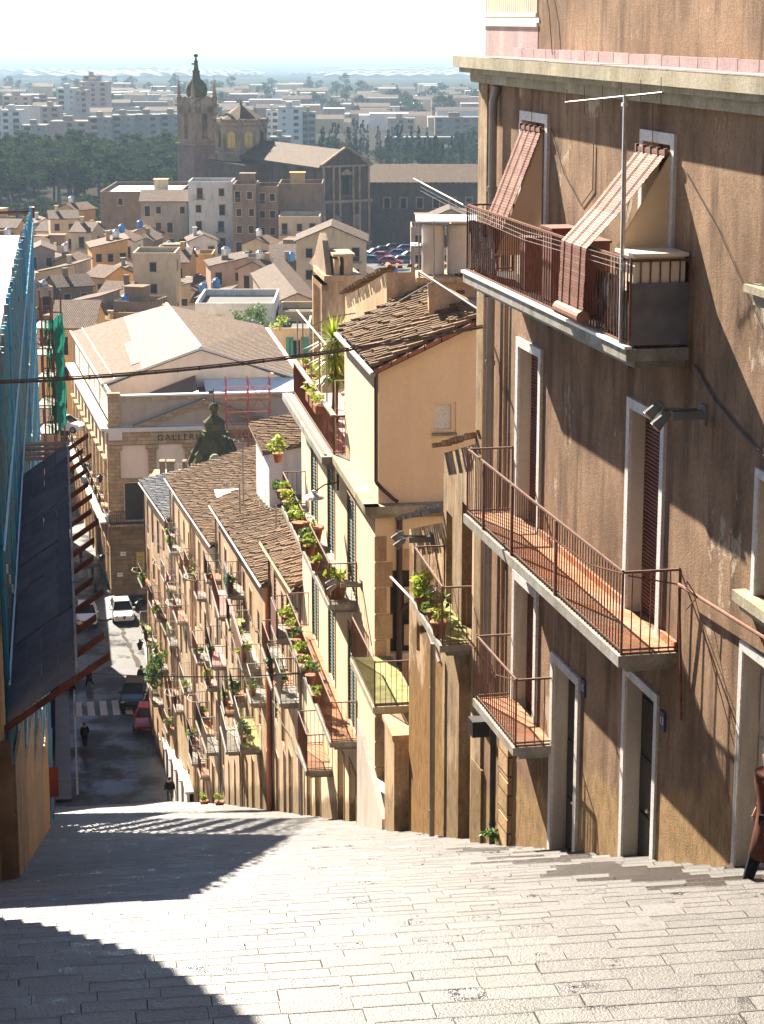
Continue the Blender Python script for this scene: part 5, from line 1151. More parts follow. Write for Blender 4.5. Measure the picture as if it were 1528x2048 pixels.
# ------------------------------------------------------------------ the church
tH=thing('hill_church','large dark baroque church with nave, octagonal drum and carved gable front','church',K(650,500,440))
HC=Frame(K(645,332,430).x,430,-27); zb=-54.
WH=lambda a,b,z: HC(b,a,z)  # a right along front, b back
zE=K(645,332,430).z; zA=zE+3.4
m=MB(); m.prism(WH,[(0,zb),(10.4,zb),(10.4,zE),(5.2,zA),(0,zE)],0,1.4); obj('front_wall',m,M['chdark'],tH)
m=MB()
for x in (0,2.1,3.5,6.5,7.9,10.):
    m.box(WH,x,x+.45,-.45,.05,zb,zE-7.4); m.box(WH,x,x+.4,-.35,.05,zE-6.9,zE-.3)
m.box(WH,-.4,10.8,-.7,.1,zE-7.4,zE-6.9); m.box(WH,-.4,10.8,-.6,.1,zE-16,zE-15.5); m.box(WH,-.3,10.7,-.5,.1,zE-.3,zE+.05)
m.box(WH,4.,6.4,-.55,.05,zE-1.9,zE-1.6); m.prism(WH,[(3.9,zE-1.6),(6.5,zE-1.6),(5.2,zE-.7)],-.5,.05)
obj('carved_order',m,M['chlight'],tH)
m=MB()
for x,z,w_,hh in ((5.2,zE-5.8,.75,3.8),(5.2,zb+3.2,1.1,5.4)): m.box(WH,x-w_,x+w_,-.06,.0,z,z+hh)
obj('window',m,M['dark'],tH)
m=MB()
for x in (2.8,7.4):
    for z in (zE-11.2,zE-19): m.lathe(WH(x,-.15,z),[(.3,-1.4),(.8,-.9),(.95,0),(.8,.9),(.3,1.4)],10,1,.35)
obj('relief',m,M['chlight'],tH)
m=MB()
for sg in (1,-1): P=[(5.2-sg*5.7,zE-.1),(5.2,zA+.15)]; m.hexa([WH(P[0][0],-.7,P[0][1]),WH(P[1][0],-.7,P[1][1]),WH(P[1][0],.2,P[1][1]),WH(P[0][0],.2,P[0][1]),WH(P[0][0],-.7,P[0][1]+.35),WH(P[1][0],-.7,P[1][1]+.35),WH(P[1][0],.2,P[1][1]+.35),WH(P[0][0],.2,P[0][1]+.35)])
m.box(WH,4.8,5.6,-.3,.5,zA+.4,zA+1.2); m.tube(WH(5.2,0,zA+1),WH(5.2,0,zA+3.4),.09,5); m.tube(WH(4.6,0,zA+2.7),WH(5.8,0,zA+2.7),.08,5); obj('gable_moulding',m,M['chlight'],tH)
LN=38
m=MB(); m.box(WH,.3,10.1,1.4,LN,zb,zE-.5); m.box(WH,-4,14,LN-8,LN+14,zb,zE-1.5)
for i in range(5): m.box(WH,-.0,.35,4+i*7,4.8+i*7,zb,zE-1)
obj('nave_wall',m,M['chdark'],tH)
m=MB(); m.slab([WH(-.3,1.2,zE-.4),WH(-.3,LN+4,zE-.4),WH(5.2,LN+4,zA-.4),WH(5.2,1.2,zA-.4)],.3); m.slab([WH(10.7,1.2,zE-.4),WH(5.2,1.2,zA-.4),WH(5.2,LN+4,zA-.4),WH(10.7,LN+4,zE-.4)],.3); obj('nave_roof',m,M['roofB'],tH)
# drum
c=K(483,300,472); zt=K(483,243,472).z; zd=K(483,300,472).z; rr=(K(532,0,472).x-K(434,0,472).x)/2
m=MB(); m.lathe(c*1.0+Vector((0,0,0)),[(rr,-3),(rr,zt-zd)],8); obj('drum',m,M['chlight'],tH)
m=MB(); m.lathe(c,[(rr+.7,-.6),(rr+.7,-.1),(rr+.1,0)],8); m.lathe(c,[(rr+.2,zt-zd-.9),(rr+.7,zt-zd-.5),(rr+.8,zt-zd)],8)
for k in range(8):
    th=PI/8*2*k; m.tube(c+Vector((rr*1.0*math.cos(th),rr*math.sin(th),0)),c+Vector((rr*math.cos(th),rr*math.sin(th),zt-zd)),.45,6); m.tube(c+Vector(((rr+.5)*math.cos(th),(rr+.5)*math.sin(th),zt-zd)),c+Vector(((rr+.5)*math.cos(th),(rr+.5)*math.sin(th),zt-zd+1.0)),.25,5)
m.lathe(c,[(rr+.4,zt-zd),(rr+.4,zt-zd+.7),(rr+.3,zt-zd+.7)],8)
obj('drum_moulding',m,M['chlight'],tH)
m=MB(); za=K(480,210,472).z-zd; m.lathe(c,[(rr+.5,zt-zd+.25),(.3,za),(.25,za+.3),(.05,za+1.2)],8); obj('drum_roof',m,M['roofA'],tH)
yw=plain('amber_window',(.55,.34,.05),.4,0,.2,.8,0)
for k in range(8):
    th=PI/8*(2*k+1); ap=rr*math.cos(PI/8); n_=Vector((math.cos(th),math.sin(th),0)); tt=Vector((-math.sin(th),math.cos(th),0)); b0=c+n_*(ap+.04)
    pts=[b0+tt*-1.05+Vector((0,0,.6)),b0+tt*1.05+Vector((0,0,.6)),b0+tt*1.05+Vector((0,0,3.3))]+[b0+tt*1.05*math.cos(q*PI/8)+Vector((0,0,3.3+1.05*math.sin(q*PI/8))) for q in range(1,8)]+[b0+tt*-1.05+Vector((0,0,3.3))]
    m=MB(); m.poly(pts); obj('window',m,yw if 5<=k<=6 else M['dark'],tH)
    m=MB(); pp=[p+n_*.06 for p in pts]+[pts[0]+n_*.06]; m.path(pp,.16,4); m.path([b0+Vector((0,0,.6)),b0+Vector((0,0,4.3))],.05,4); obj('window_frame',m,M['chlight'],tH)
# bell tower
y=486.; c=K(395,285,y); HT=Frame(c.x,c.y,-38); W4=lambda a,b,z: HT(b,a,z); hw=3.05; z1=K(395,285,y).z; z2=K(395,212,y).z
tB_=thing('bell_tower','slender bell tower with arched belfry, onion dome and four corner spikes','bell tower',K(395,400,y))
m=MB(); m.box(W4,-hw-.3,hw+.3,-hw-.3,hw+.3,zb,z1-.4); obj('shaft',m,M['chpink'],tB_)
m=MB(); m.box(W4,-hw-.6,hw+.6,-hw-.6,hw+.6,z1-.4,z1); m.box(W4,-hw-.1,hw+.1,-hw-.1,hw+.1,z1,z1+1.0)
for fx in (0,1,2,3):
    pass
ow=.75
for sx in (-1,1):
    for sy in (-1,1): m.box(W4,min(sx*hw,sx*ow),max(sx*hw,sx*ow),min(sy*hw,sy*ow),max(sy*hw,sy*ow),z1+1.0,z2)
m.box(W4,-hw,hw,-hw,hw,z2-1.6,z2); m.box(W4,-hw-.5,hw+.5,-hw-.5,hw+.5,z2,z2+.45)
for sx in (-1,1):
    for sy in (-1,1): m.box(W4,min(sx*(hw+.15),sx*(hw-.6)),max(sx*(hw+.15),sx*(hw-.6)),min(sy*(hw+.15),sy*(hw-.6)),max(sy*(hw+.15),sy*(hw-.6)),z1+.9,z2)
for a in (0,1):
    for sg in (-1,1):
        P=[(-hw,z2+.45),(hw,z2+.45),(0,z2+2.2)]; d0,d1=(-hw-.3,-hw+.3) if sg<0 else (hw-.3,hw+.3)
        m.prism(W4 if a==0 else (lambda p,q,z: W4(q,p,z)),P,d0,d1)
m.box(W4,-hw+.3,hw-.3,-hw+.3,hw-.3,z2+.4,z2+2.0)
obj('belfry',m,M['chlight'],tB_)
z3=z2+2.0; zt=K(393,135,y).z
m=MB(); cc=HT(0,0,0); m.lathe((cc.x,cc.y,z3),[(2.1,0),(2.2,.4),(2.45,1.2),(2.3,2.4),(1.6,3.5),(.95,4.0),(.8,4.4),(.75,5.4),(.95,5.5),(.55,6.0),(.4,7.6),(.55,7.7),(.3,8.0),(.15,8.6),(.5,8.9),(.5,9.2),(.1,9.5),(.06,zt-z3)],12); obj('dome',m,M['moss'],tB_,True)
m=MB()
for sx in (-1,1):
    for sy in (-1,1): p=HT(sx*(hw-.2),sy*(hw-.2),z2+.4); m.lathe(p,[(.55,0),(.55,1.4),(.75,1.5),(.4,2.),(.45,2.6),(.08,5.2),(.03,6.6)],8)
obj('pinnacle',m,M['chlight'],tB_)
m=MB(); m.tube(Vector((cc.x,cc.y,zt)),Vector((cc.x,cc.y,zt+2)),.08,4); m.box(lambda a,b,z:Vector((cc.x+b,cc.y+a,z)),-.04,.04,-1.0,0,zt+.6,zt+.95); obj('weathervane',m,M['iron'],tB_)
m=MB(); p=HT(0,0,z1+3.2); m.lathe(p,[(.9,0),(.7,.4),(.5,1.2),(.1,1.5)],10); m.tube(p+Vector((0,0,1.4)),p+Vector((0,0,3)),.08,5); obj('bell',m,M['iron'],tB_)
m=MB(); p=W4(1.3,-hw-.34,z1-3.4)
m.lathe(p,[(.05,-.02),(.05,.0)],4)
m.prism(W4,[(1.3+.95*math.cos(q*PI/6),z1-3.4+.95*math.sin(q*PI/6)) for q in range(12)],-hw-.4,-hw-.3); obj('clock_ring',m,M['chlight'],tB_)
# convent to the right
def zv(v,y): return K(764,v,y).z
def xu(u,v,y): return K(u,v,y).x
t_=thing('convent','long dark convent wing with a row of small windows, right of the church','convent',K(850,480,445)); y=446
x0=xu(738,400,y); x1=xu(985,400,y)
m=MB(); X4=lambda a,b,z: Vector((a,b,z)); hh=[(x0+3.2+i*3.4,x0+4.3+i*3.4,zv(408,y)-.9,zv(408,y)+1.2) for i in range(6)]
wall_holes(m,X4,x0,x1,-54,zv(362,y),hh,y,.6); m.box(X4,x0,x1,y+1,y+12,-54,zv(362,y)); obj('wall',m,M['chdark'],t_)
for h_ in hh:
    m=MB(); m.box(X4,h_[0],h_[1],y+.5,y+.6,h_[2],h_[3]); w_=obj('window',m,M['dark'],t_); m=MB(); frame_trim(m,X4,h_,y,.3,.15,True); obj('frame',m,M['chlight'],w_)
m=MB(); m.slab([Vector((x0-.5,y-.8,zv(364,y))),Vector((x1,y-.8,zv(364,y))),Vector((x1,y+9,zv(364,y)+3.1)),Vector((x0-.5,y+9,zv(364,y)+3.1))],.3); m.box(X4,x0,x1,y-.5,y,zv(440,y),zv(440,y)+.4); obj('roof',m,M['roofB'],t_)
m=MB(); m.slab([Vector((xu(805,345,470),470,zv(357,470))),Vector((xu(975,345,470),470,zv(355,470))),Vector((xu(960,330,480),486,zv(333,486))),Vector((xu(818,330,480),486,zv(327,486)))],.4); m.box(X4,xu(805,345,470),xu(975,345,470),470,486,-54,zv(357,470)-.3); obj('rear_range',m,M['roofA'],t_)
# ------------------------------------------------------------------ town houses: one builder
winmesh={}
def win_mesh(big):
    if big not in winmesh:
        m=MB(); w_,h_=(.5,.95) if big else (.45,.65)
        XW=lambda a,b,z: Vector((a,b,z))
        m.cur=0; m.box(XW,-w_,w_,-.05,.02,-h_,h_); m.cur=1
        m.box(XW,-w_-.12,-w_,-.1,.02,-h_,h_+.12); m.box(XW,w_,w_+.12,-.1,.02,-h_,h_+.12); m.box(XW,-w_,w_,-.1,.02,h_,h_+.12); m.box(XW,-w_-.15,w_+.15,-.16,.02,-h_-.12,-h_)
        me=bpy.data.meshes.new('window'); me.from_pydata(m.v,[],m.f); me.materials.append(M['dark']); me.materials.append(M['creamold'])
        for p,i in zip(me.polygons,m.mi): p.material_index=i
        winmesh[big]=me
    return winmesh[big]
def town_house(label,x,y,w_,d,zb,zt,yaw,roof,wm,rng,group=None,name='town_house',cat='house',win=True,rm=None,floors=None,chim=False,wstep=1.9,balc=True,maxw=60):
    T=thing(name,label,cat,(x,y,zb),group); T.rotation_euler=(0,0,yaw)
    h_=zt-zb; L=lambda a,b,z: Vector((a,b,z))
    def lobj(n,m,mat,p=T):
        me=bpy.data.meshes.new(n); me.from_pydata(m.v,[],m.f); me.materials.append(mat); o=bpy.data.objects.new(n,me); COL.objects.link(o); o.parent=p; return o
    m=MB(); ov=.35
    rise=w_*.5*.42 if roof=='gx' else (d*.5*.42 if roof=='gy' else (w_*.22 if roof=='sx' else 0))
    if roof=='gx': m.prism(L,[(-w_/2,0),(w_/2,0),(w_/2,h_),(0,h_+rise),(-w_/2,h_)],0,d)   # a=x,z  along b=y
    elif roof=='gy': m.prism(L,[(0,0),(d,0),(d,h_),(d/2,h_+rise),(0,h_)],-w_/2,w_/2,'a') if False else m.prism(lambda a,b,z: Vector((b,a,z)),[(0,0),(d,0),(d,h_),(d/2,h_+rise),(0,h_)],-w_/2,w_/2)
    elif roof=='sx': m.prism(L,[(-w_/2,0),(w_/2,0),(w_/2,h_+rise),(-w_/2,h_)],0,d)
    else:
        m.box(L,-w_/2,w_/2,0,d,0,h_-.5); t_=.22
        m.box(L,-w_/2,w_/2,0,t_,h_-.5,h_+.3); m.box(L,-w_/2,w_/2,d-t_,d,h_-.5,h_+.3); m.box(L,-w_/2,-w_/2+t_,t_,d-t_,h_-.5,h_+.3); m.box(L,w_/2-t_,w_/2,t_,d-t_,h_-.5,h_+.3)
    lobj('wall',m,wm)
    m=MB()
    if roof=='gx':
        for sg in (-1,1): m.slab([Vector(p) for p in ((0,-ov,h_+rise+.12),(0,d+ov,h_+rise+.12),(sg*(w_/2+ov),d+ov,h_-ov*.42+.12),(sg*(w_/2+ov),-ov,h_-ov*.42+.12))],.16)
    elif roof=='gy':
        for y0_,y1_,z0_,z1_ in ((-ov,d/2,h_-ov*.42,h_+rise),(d/2,d+ov,h_+rise,h_-ov*.42)): m.slab([Vector(p) for p in ((-w_/2-ov,y0_,z0_+.12),(w_/2+ov,y0_,z0_+.12),(w_/2+ov,y1_,z1_+.12),(-w_/2-ov,y1_,z1_+.12))],.16)
    elif roof=='sx': m.slab([Vector(p) for p in ((-w_/2-ov,-ov,h_-.05+.12),(w_/2+ov,-ov,h_+rise+.17),(w_/2+ov,d+ov,h_+rise+.17),(-w_/2-ov,d+ov,h_+.07))],.16)
    else: m.box(L,-w_/2+.22,w_/2-.22,.22,d-.22,h_-.5,h_-.42)
    r_=lobj('roof',m,rm or (M['flat'] if roof=='f' else rng.choice([M['roofA'],M['roofB'],M['roofA']])))
    if roof=='f' and rng.random()<.6:
        m=MB(); rx=rng.uniform(-w_*.2,w_*.2); m.box(L,rx-1.3,rx+1.3,d*.35,d*.35+2.4,h_-.4,h_+1.9); m.box(L,rx-1.5,rx+1.5,d*.35-.3,d*.35+2.6,h_+1.9,h_+2.02); lobj('roof_room',m,rng.choice(HOUSE)[1],r_)
    if chim:
        m=MB(); cx=rng.uniform(-w_*.3,w_*.3); m.box(L,cx-.3,cx+.3,d*.4,d*.4+.6,h_-.4,h_+rise+.9); m.box(L,cx-.4,cx+.4,d*.4-.1,d*.4+.7,h_+rise+.9,h_+rise+1.05); lobj('chimney',m,wm,r_)
    if win:
        fl=floors or max(1,int(h_/3.1)); nw=max(1,int(w_/wstep)); cnt=0
        for f in range(fl):
            z=h_-1.9-f*3.05
            if z<1: break
            for i in range(nw):
                if cnt>=maxw: break
                if rng.random()<.12: continue
                big=rng.random()<.45; o=bpy.data.objects.new('window',win_mesh(big)); COL.objects.link(o); o.parent=T; o.location=(-w_/2+(i+.5)*w_/nw+rng.uniform(-.2,.2),0,z-(0 if big else -.2)); cnt+=1
                if big and balc and rng.random()<.5:
                    m=MB(); cx=o.location.x; m.box(L,cx-.9,cx+.9,-.7,0,z-1.15,z-1.03); m.box(L,cx-.9,cx+.9,-.72,-.69,z-.25,z-.2)
                    for k in range(8): m.box(L,cx-.88+k*.245,cx-.85+k*.245,-.71,-.69,z-1.03,z-.25)
                    lobj('balcony',m,M['chlight'])
            # side windows
            if cnt<maxw and rng.random()<.6:
                o=bpy.data.objects.new('window',win_mesh(False)); COL.objects.link(o); o.parent=T; o.location=(w_/2,d*rng.uniform(.3,.7),z+.2); o.rotation_euler=(0,0,PI/2); cnt+=1
    return T
rng=random.Random(77)
def KH(label,u0,u1,vt,y,roof,wm,zb=-53,d=9,yaw=0,**kw):
    x0=xu(u0,vt,y); x1=xu(u1,vt,y); return town_house(label,(x0+x1)/2,y,x1-x0,d,zb,zv(vt,y),yaw,roof,wm,rng,**kw)
H={k:v for k,v in HOUSE}
# named ones round the church
KH('tall pale house with a tiled cap, left of the dark apartment block',376,464,366,398,'f',H['white'],d=9,wstep=4)
KH('low dark hall with a huge glaring white flat roof left of the church tower',200,361,386,420,'f',H['brown'],d=26,rm=M['flatw'],wstep=7,floors=1)
KH('pale two-storey house with tiled roof in front of the dark hall',281,375,402,402,'gy',H['grey'],d=8)
KH('narrow dark tower-like apartment block with stacked balconies',465,512,372,388,'f',H['brown'],d=10)
KH('dark brown apartment block with a white roof terrace cabin',512,556,376,390,'f',H['brown'],d=10)
KH('blank-walled olive brown block beside the church front',557,645,370,392,'f',H['brown'],win=False,d=10)
KH('beige block with shuttered windows below the blank olive wall',557,640,436,380,'f',H['cream'],d=10)
KH('beige flat-roofed building with roof tanks at the foot of the church front',640,690,490,384,'f',H['grey'],d=9)
KH('cream gable house with tiled roof among the town roofs, left of the parked cars',592,732,482,300,'gx',H['cream'],zb=-50,d=10,wstep=3)
KH('pale yellow flat-roofed block with slit windows in the middle of the town',265,350,510,300,'f',H['cream'],zb=-50,d=8,wstep=5)
tV=KH('white terrace house with green shutters right behind the gallery roof',470,618,662,216,'f',H['cream'],zb=-46,d=14,wstep=2.2)
t_=KH('white villa terrace with planted roof garden behind the gallery ridge',390,548,612,222,'f',H['white'],zb=-46,d=12,wstep=3)
for u0 in (531,572,602):
    x0=xu(u0,690,216)-tV.location.x; m=MB(); m.box(lambda a,b,z: Vector((a+tV.location.x,b+tV.location.y,z)),x0,x0+.75,-.1,.05,zv(712,216),zv(674,216)); obj('green_shutter',m,M['greensh2'],tV)
m=MB(); m.box(lambda a,b,z: Vector((a+tV.location.x,b+tV.location.y,z)),-3.9,3.9,-.35,0,zv(716,216)-.1,zv(716,216)); obj('string_course',m,M['creamold'],tV)
KH('low cream roof-top room beside the white villa terrace',556,640,628,226,'f',H['cream'],zb=-46,d=8)
KH('glinting pale tiled roof house left of the stone church front',548,640,606,244,'gx',H['grey'],zb=-48,d=30,win=False,rm=M['roofB'],yaw=R(8))
KH('orange-washed house with blue tanks behind the green netting',104,185,655,218,'gy',H['ochre'],zb=-46,d=10)
KH('grey two-storey house with terrace left of the parked cars below the church',540,600,520,330,'gy',H['grey'],d=9)
KH('small house with white roof shed left of the tall beige tanks',822,905,458,330,'f',H['grey'],zb=-50,d=9)
KH('ochre house with tiled roof behind the tall beige tanks',838,962,445,352,'gx',H['ochre'],zb=-50,d=9)
# filled rows
occ=[(K(u0,0,y).x,K(u1,0,y).x,y-2,y+14) for u0,u1,y in ((370,470,398),(195,365,420),(275,380,402),(460,650,388),(590,735,300),(262,352,300),(385,650,216),(540,650,244),(540,602,330),(822,965,330),(740,830,385),(355,480,480),(640,740,430))]
occ.append((ST(170,0,0).x-3,ST(175,22,0).x,150,214)); occ.append((-60,-45,0,0))
cn=0; ROWS=[178+9.2*q+q*q*.045 for q in range(27)]
ordn=['first','second','third','fourth','fifth','sixth','seventh','eighth','ninth','tenth','eleventh','twelfth','thirteenth','fourteenth','fifteenth','sixteenth','seventeenth','eighteenth','nineteenth','twentieth','twenty-first','twenty-second','twenty-third','twenty-fourth','twenty-fifth','twenty-sixth','twenty-seventh','twenty-eighth']
BG=[]
for ri,y in enumerate(ROWS):
    xl=xu(-25,600,y); xr=xu(975,600,y); x=xl+rng.uniform(-3,0); k=0
    xr=min(xr,xr)
    while x<xr:
        w_=rng.uniform(3.6,6.8); d=rng.uniform(5.5,8.5); yy=y+rng.uniform(-2.5,2.5); x0,x1=x,x+w_
        x+=w_+rng.choice([.1,.1,.3,1.6])
        if any(x0<b and x1>a and yy<e and yy+d>c for a,b,c,e in occ): continue
        if y<200 and x1>xu(140,700,y): continue
        # keep the street and gallery side free
        sx=ST(y/math.cos(.15),-2,0).x
        if y<235 and x1>sx and x0<ST(y,21,0).x: continue
        # the tiled crest profile: roofs lower in the middle so that more roofs show
        zt=gz(y)+rng.choice([4.5,6,7,8,9.5,11,12.5])+ (1.2 if y>330 else 0)
        if xu(640,500,y)<x0<xu(830,500,y) and y>330: continue
        roof=rng.choice(['gx','gy','gy','sx','f','f','gx']); hn,hm=rng.choice(HOUSE)
        rt={'gx':'tiled gable roof facing the stairs','gy':'tiled ridge roof','sx':'single-pitch tiled roof','f':'flat terrace roof'}[roof]
        lb='%s house, %s, %s from left in %s town row'%(hn,rt.replace(' facing the stairs','').replace(' roof',' roof'),ordn[min(k,27)],ordn[min(ri,27)])
        town_house(lb,(x0+x1)/2,yy,w_,d,gz(y)-1,zt,rng.choice([rng.uniform(-.3,.25),rng.uniform(-.9,.7)]),roof,hm,rng,group='houses of the old town',chim=rng.random()<.5,maxw=11)
        if roof=='f' or rng.random()<.35: BG.append(((x0+x1)/2+rng.uniform(-w_*.2,w_*.2),yy+d*.4,zt-.42 if roof=='f' else zt+1.2,k,ri))
        k+=1; cn+=1
print('town houses',cn)
# roof tanks
tk0=None
for i,(x,y,z,k,ri) in enumerate(BG[:130]):
    typ=rng.choice(['tankblue','tanksteel','tanksteel','tank'])
    T=thing('roof_tank',{'tankblue':'small blue water tank','tanksteel':'small steel water tank','tank':'small beige water tank'}[typ]+' on a roof of the old town','water tank',(x,y,z),'water tanks on the town roofs')
    m=MB(); m.lathe((x,y,z),[(.5,0),(.55,.1),(.55,1.1),(.3,1.3),(.2,1.4)],10); obj('shell',m,M[typ],T); m=MB(); m.box(lambda a,b,z_: Vector((x+a,y+b,z_)),-.5,.5,-.5,.5,z-.6,z); obj('stand',m,M['chlight'],T)
# planting on villa terrace
for i,(u,v) in enumerate(((500,628),(470,632),(525,640),(560,645),(440,650),(515,622))):
    t_=thing('terrace_bush',['dark bush','low dark bush','round bush','small yellow-green bush','single bush','tall dark bush'][i]+' on the white villa terrace behind the gallery ridge','bush',K(u,v+12,213)); m=MB(); m.leaves(K(u,v,213),(1.1,1,.9),220,.14,rng); obj('foliage',m,M['leafd'] if i!=3 else M['leafy'],t_); m=MB(); m.tube(K(u,v+16,213),K(u,v,213),.06,5); obj('stem',m,M['bark'],t_)
# far apartment blocks
def apt(label,u0,u1,vt,vb,y,wm,d=14,yaw=0,flr=3.):
    x0=xu(u0,vt,y); x1=xu(u1,vt,y); zt=zv(vt,y); zb_=min(zv(vb,y),gz(y))-2; T=thing('apartment_block',label,'apartment block',((x0+x1)/2,y,zb_)); T.rotation_euler=(0,0,yaw)
    w_=x1-x0; h_=zt-zb_; L=lambda a,b,z: Vector((a,b,z))
    def lobj(n,m,mat,p=T):
        me=bpy.data.meshes.new(n); me.from_pydata(m.v,[],m.f); me.materials.append(mat); o=bpy.data.objects.new(n,me); COL.objects.link(o); o.parent=p; return o
    m=MB(); m.box(L,-w_/2,w_/2,0,d,0,h_); m.box(L,-w_*.2,w_*.05,d*.3,d*.7,h_,h_+2.6); lobj('wall',m,wm)
    m=MB(); m.box(L,-w_/2-.2,w_/2+.2,-.2,d+.2,h_,h_+.35); lobj('roof',m,M['flat'])
    f=0; z=h_-flr; n=max(2,int(w_/4.5)); cnt=0
    while z>1 and cnt<84:
        for i in range(n):
            cx=-w_/2+(i+.5)*w_/n; m=MB(); kind=(i*7+int(w_))%3
            if kind==0: m.cur=0; m.box(L,cx-1.1,cx+1.1,-.06,.1,z+.7,z+2.3); lobj('window',m,M['dark'])
            elif kind==1: m.box(L,cx-1.6,cx+1.6,-1.1,0,z,z+.9); lobj('balcony',m,wm if rng.random()<.6 else M['creamold']); m=MB(); m.box(L,cx-1.4,cx+1.4,-.05,.1,z+.9,z+2.5); lobj('window',m,M['dark'])
            else: m.box(L,cx-.7,cx+.7,-.05,.1,z+.9,z+2.2); lobj('window',m,M['glass'])
            cnt+=1
        z-=flr
    return T
apt('tall slab tower with red balcony strip, left of the bell tower on the skyline',112,152,178,262,1180,H['white'],16); apt('stepped pale tower behind the tall slab tower',157,214,165,240,1350,H['pinkish'],20); apt('upper stepped storey block on the skyline tower',166,198,152,240,1362,H['pinkish'],12)
apt('short narrow tower joined right of the tall slab tower',150,172,182,262,1176,H['pinkish'],14)
for i,(a,c,v) in enumerate(((176,222,236),(222,268,232),(268,318,231),(318,364,230))): apt(['first','second','third','fourth'][i]+' part of the long grey housing slab behind the wood',a,c,v,310,980+i*6,H['grey'],14)
for i,(a,c,v,y) in enumerate(((0,42,222,1000),(42,90,252,980),(4,60,192,1250),(60,112,198,1260),(80,118,214,1120),(100,176,244,1010))): apt(['pale block at the left edge of the far quarter','low grey block before the pine wood at left','long terracotta-balconied block at far left','second terracotta-balconied block at far left','small block left of the tall slab tower','flat grey block beneath the tall slab tower'][i],a,c,v,300,y,[H['white'],H['grey'],H['pinkish'],H['brown'],H['pinkish'],H['grey']][i],14)
apt('white apartment tower right of the church drum',532,556,222,280,1020,H['white'],14); apt('pale apartment tower with central balconies right of the church drum',556,604,216,285,1000,H['white'],16); apt('grey low block under the apartment towers right of the drum',540,580,276,300,860,H['grey'],12); apt('third pale wing of the towers right of the drum',604,630,226,285,1005,H['grey'],12)
apt('pale villa-like block among trees at far right',775,830,238,262,1150,H['pinkish'],12); apt('long brown barrack block at far right',870,960,236,262,1100,H['brown'],14)
# low sprawl beyond
for i in range(230):
    y=rng.uniform(1150,2150); u=rng.uniform(-10,985)
    if 340<u<440 and rng.random()<.5: continue
    x=xu(u,200,y); w_=rng.uniform(10,26); h_=rng.choice([4,6,7,9,12]); z=gz(y)
    hn,hm=rng.choice(HOUSE); d=rng.uniform(9,16)
    T=thing('distant_house','distant %s building in the hazy quarter beyond the church'%hn,'building',(x,y,z),'distant buildings of the far quarter, %s'%hn)
    L=lambda a,b,z_: Vector((x+a,y+b,z_)); m=MB(); m.box(L,-w_/2,w_/2,0,d,z-2,z+h_); obj('wall',m,hm,T)
    m=MB(); 
    if rng.random()<.5: m.prism(lambda a,b,z_: Vector((x+b,y+a,z_)),[(-.5,z+h_),(d+.5,z+h_),(d/2,z+h_+2)],-w_/2-.5,w_/2+.5); obj('roof',m,M['roofB'],T)
    else: m.box(L,-w_/2-.2,w_/2+.2,-.2,d+.2,z+h_,z+h_+.3); obj('roof',m,rng.choice([M['flat'],M['flatw'],M['flatw']]),T)
# greenhouses on the plain
for i in range(40):
    y=rng.uniform(4200,7500); u=rng.uniform(-20,980); x=xu(u,120,y); w_=rng.uniform(60,260); d=rng.uniform(40,110); z=gz(y)
    T=thing('greenhouse','long white greenhouse on the distant plain','greenhouse',(x,y,z),'greenhouses on the plain')
    L=lambda a,b,z_: Vector((x+a,y+b,z_)); m=MB(); n=5
    for k in range(n): m.prism(L,[(-w_/2+k*w_/n,z-3),(-w_/2+(k+1)*w_/n,z-3),(-w_/2+(k+1)*w_/n,z+4),(-w_/2+(k+.5)*w_/n,z+8),(-w_/2+k*w_/n,z+4)],0,d)
    obj('glazing',m,M['flat'],T)
# ------------------------------------------------------------------ trees
def tree_proto(kind,rng):
    T=thing('pine_tree' if kind!='cyp' else 'cypress_tree','x','tree')
    m=MB(); c=MB()
    if kind=='pine':
        m.tube((0,0,0),(.2,.1,6),.3,7,.2)
        for k in range(5):
            a=rng.uniform(0,6.28); m.tube((.15,.1,4+k*.5),(.15+2.2*math.cos(a),.1+2.2*math.sin(a),6.4+k*.4),.12,5,.05)
        for _ in range(9):
            a=rng.uniform(0,6.28); r=rng.uniform(.5,3.4); c.leaves((r*math.cos(a),r*math.sin(a),rng.uniform(5.5,9.5)),(1.9,1.9,1.2),130,.34,rng,4)
    elif kind=='round':
        m.tube((0,0,0),(0,0,4),.3,7,.2)
        for k in range(4):
            a=rng.uniform(0,6.28); m.tube((0,0,2.5+k*.4),(1.8*math.cos(a),1.8*math.sin(a),5+k*.4),.12,5,.05)
        for _ in range(8):
            a=rng.uniform(0,6.28); r=rng.uniform(.3,2.6); c.leaves((r*math.cos(a),r*math.sin(a),rng.uniform(2.8,7.5)),(1.9,1.9,1.5),130,.32,rng,4)
    else:
        m.tube((0,0,0),(0,0,5),.2,6,.1)
        for k in range(7):
            c.leaves((rng.uniform(-.3,.3),rng.uniform(-.3,.3),1.4+k*1.45),(1.35-.13*k,1.35-.13*k,1.3),110,.26,rng,3)
    for n,mm,mt in (('trunk',m,M['bark']),('crown',c,M['leafcyp'] if kind=='cyp' else M['leafpine'])):
        me=bpy.data.meshes.new(n); me.from_pydata(mm.v,[],mm.f); me.materials.append(mt); o=bpy.data.objects.new(n,me); COL.objects.link(o); o.parent=T
    return T
rng=random.Random(5)
PR={'pine':[tree_proto('pine',rng) for _ in range(3)],'round':[tree_proto('round',rng) for _ in range(3)],'cyp':[tree_proto('cyp',rng) for _ in range(2)]}
used=set()
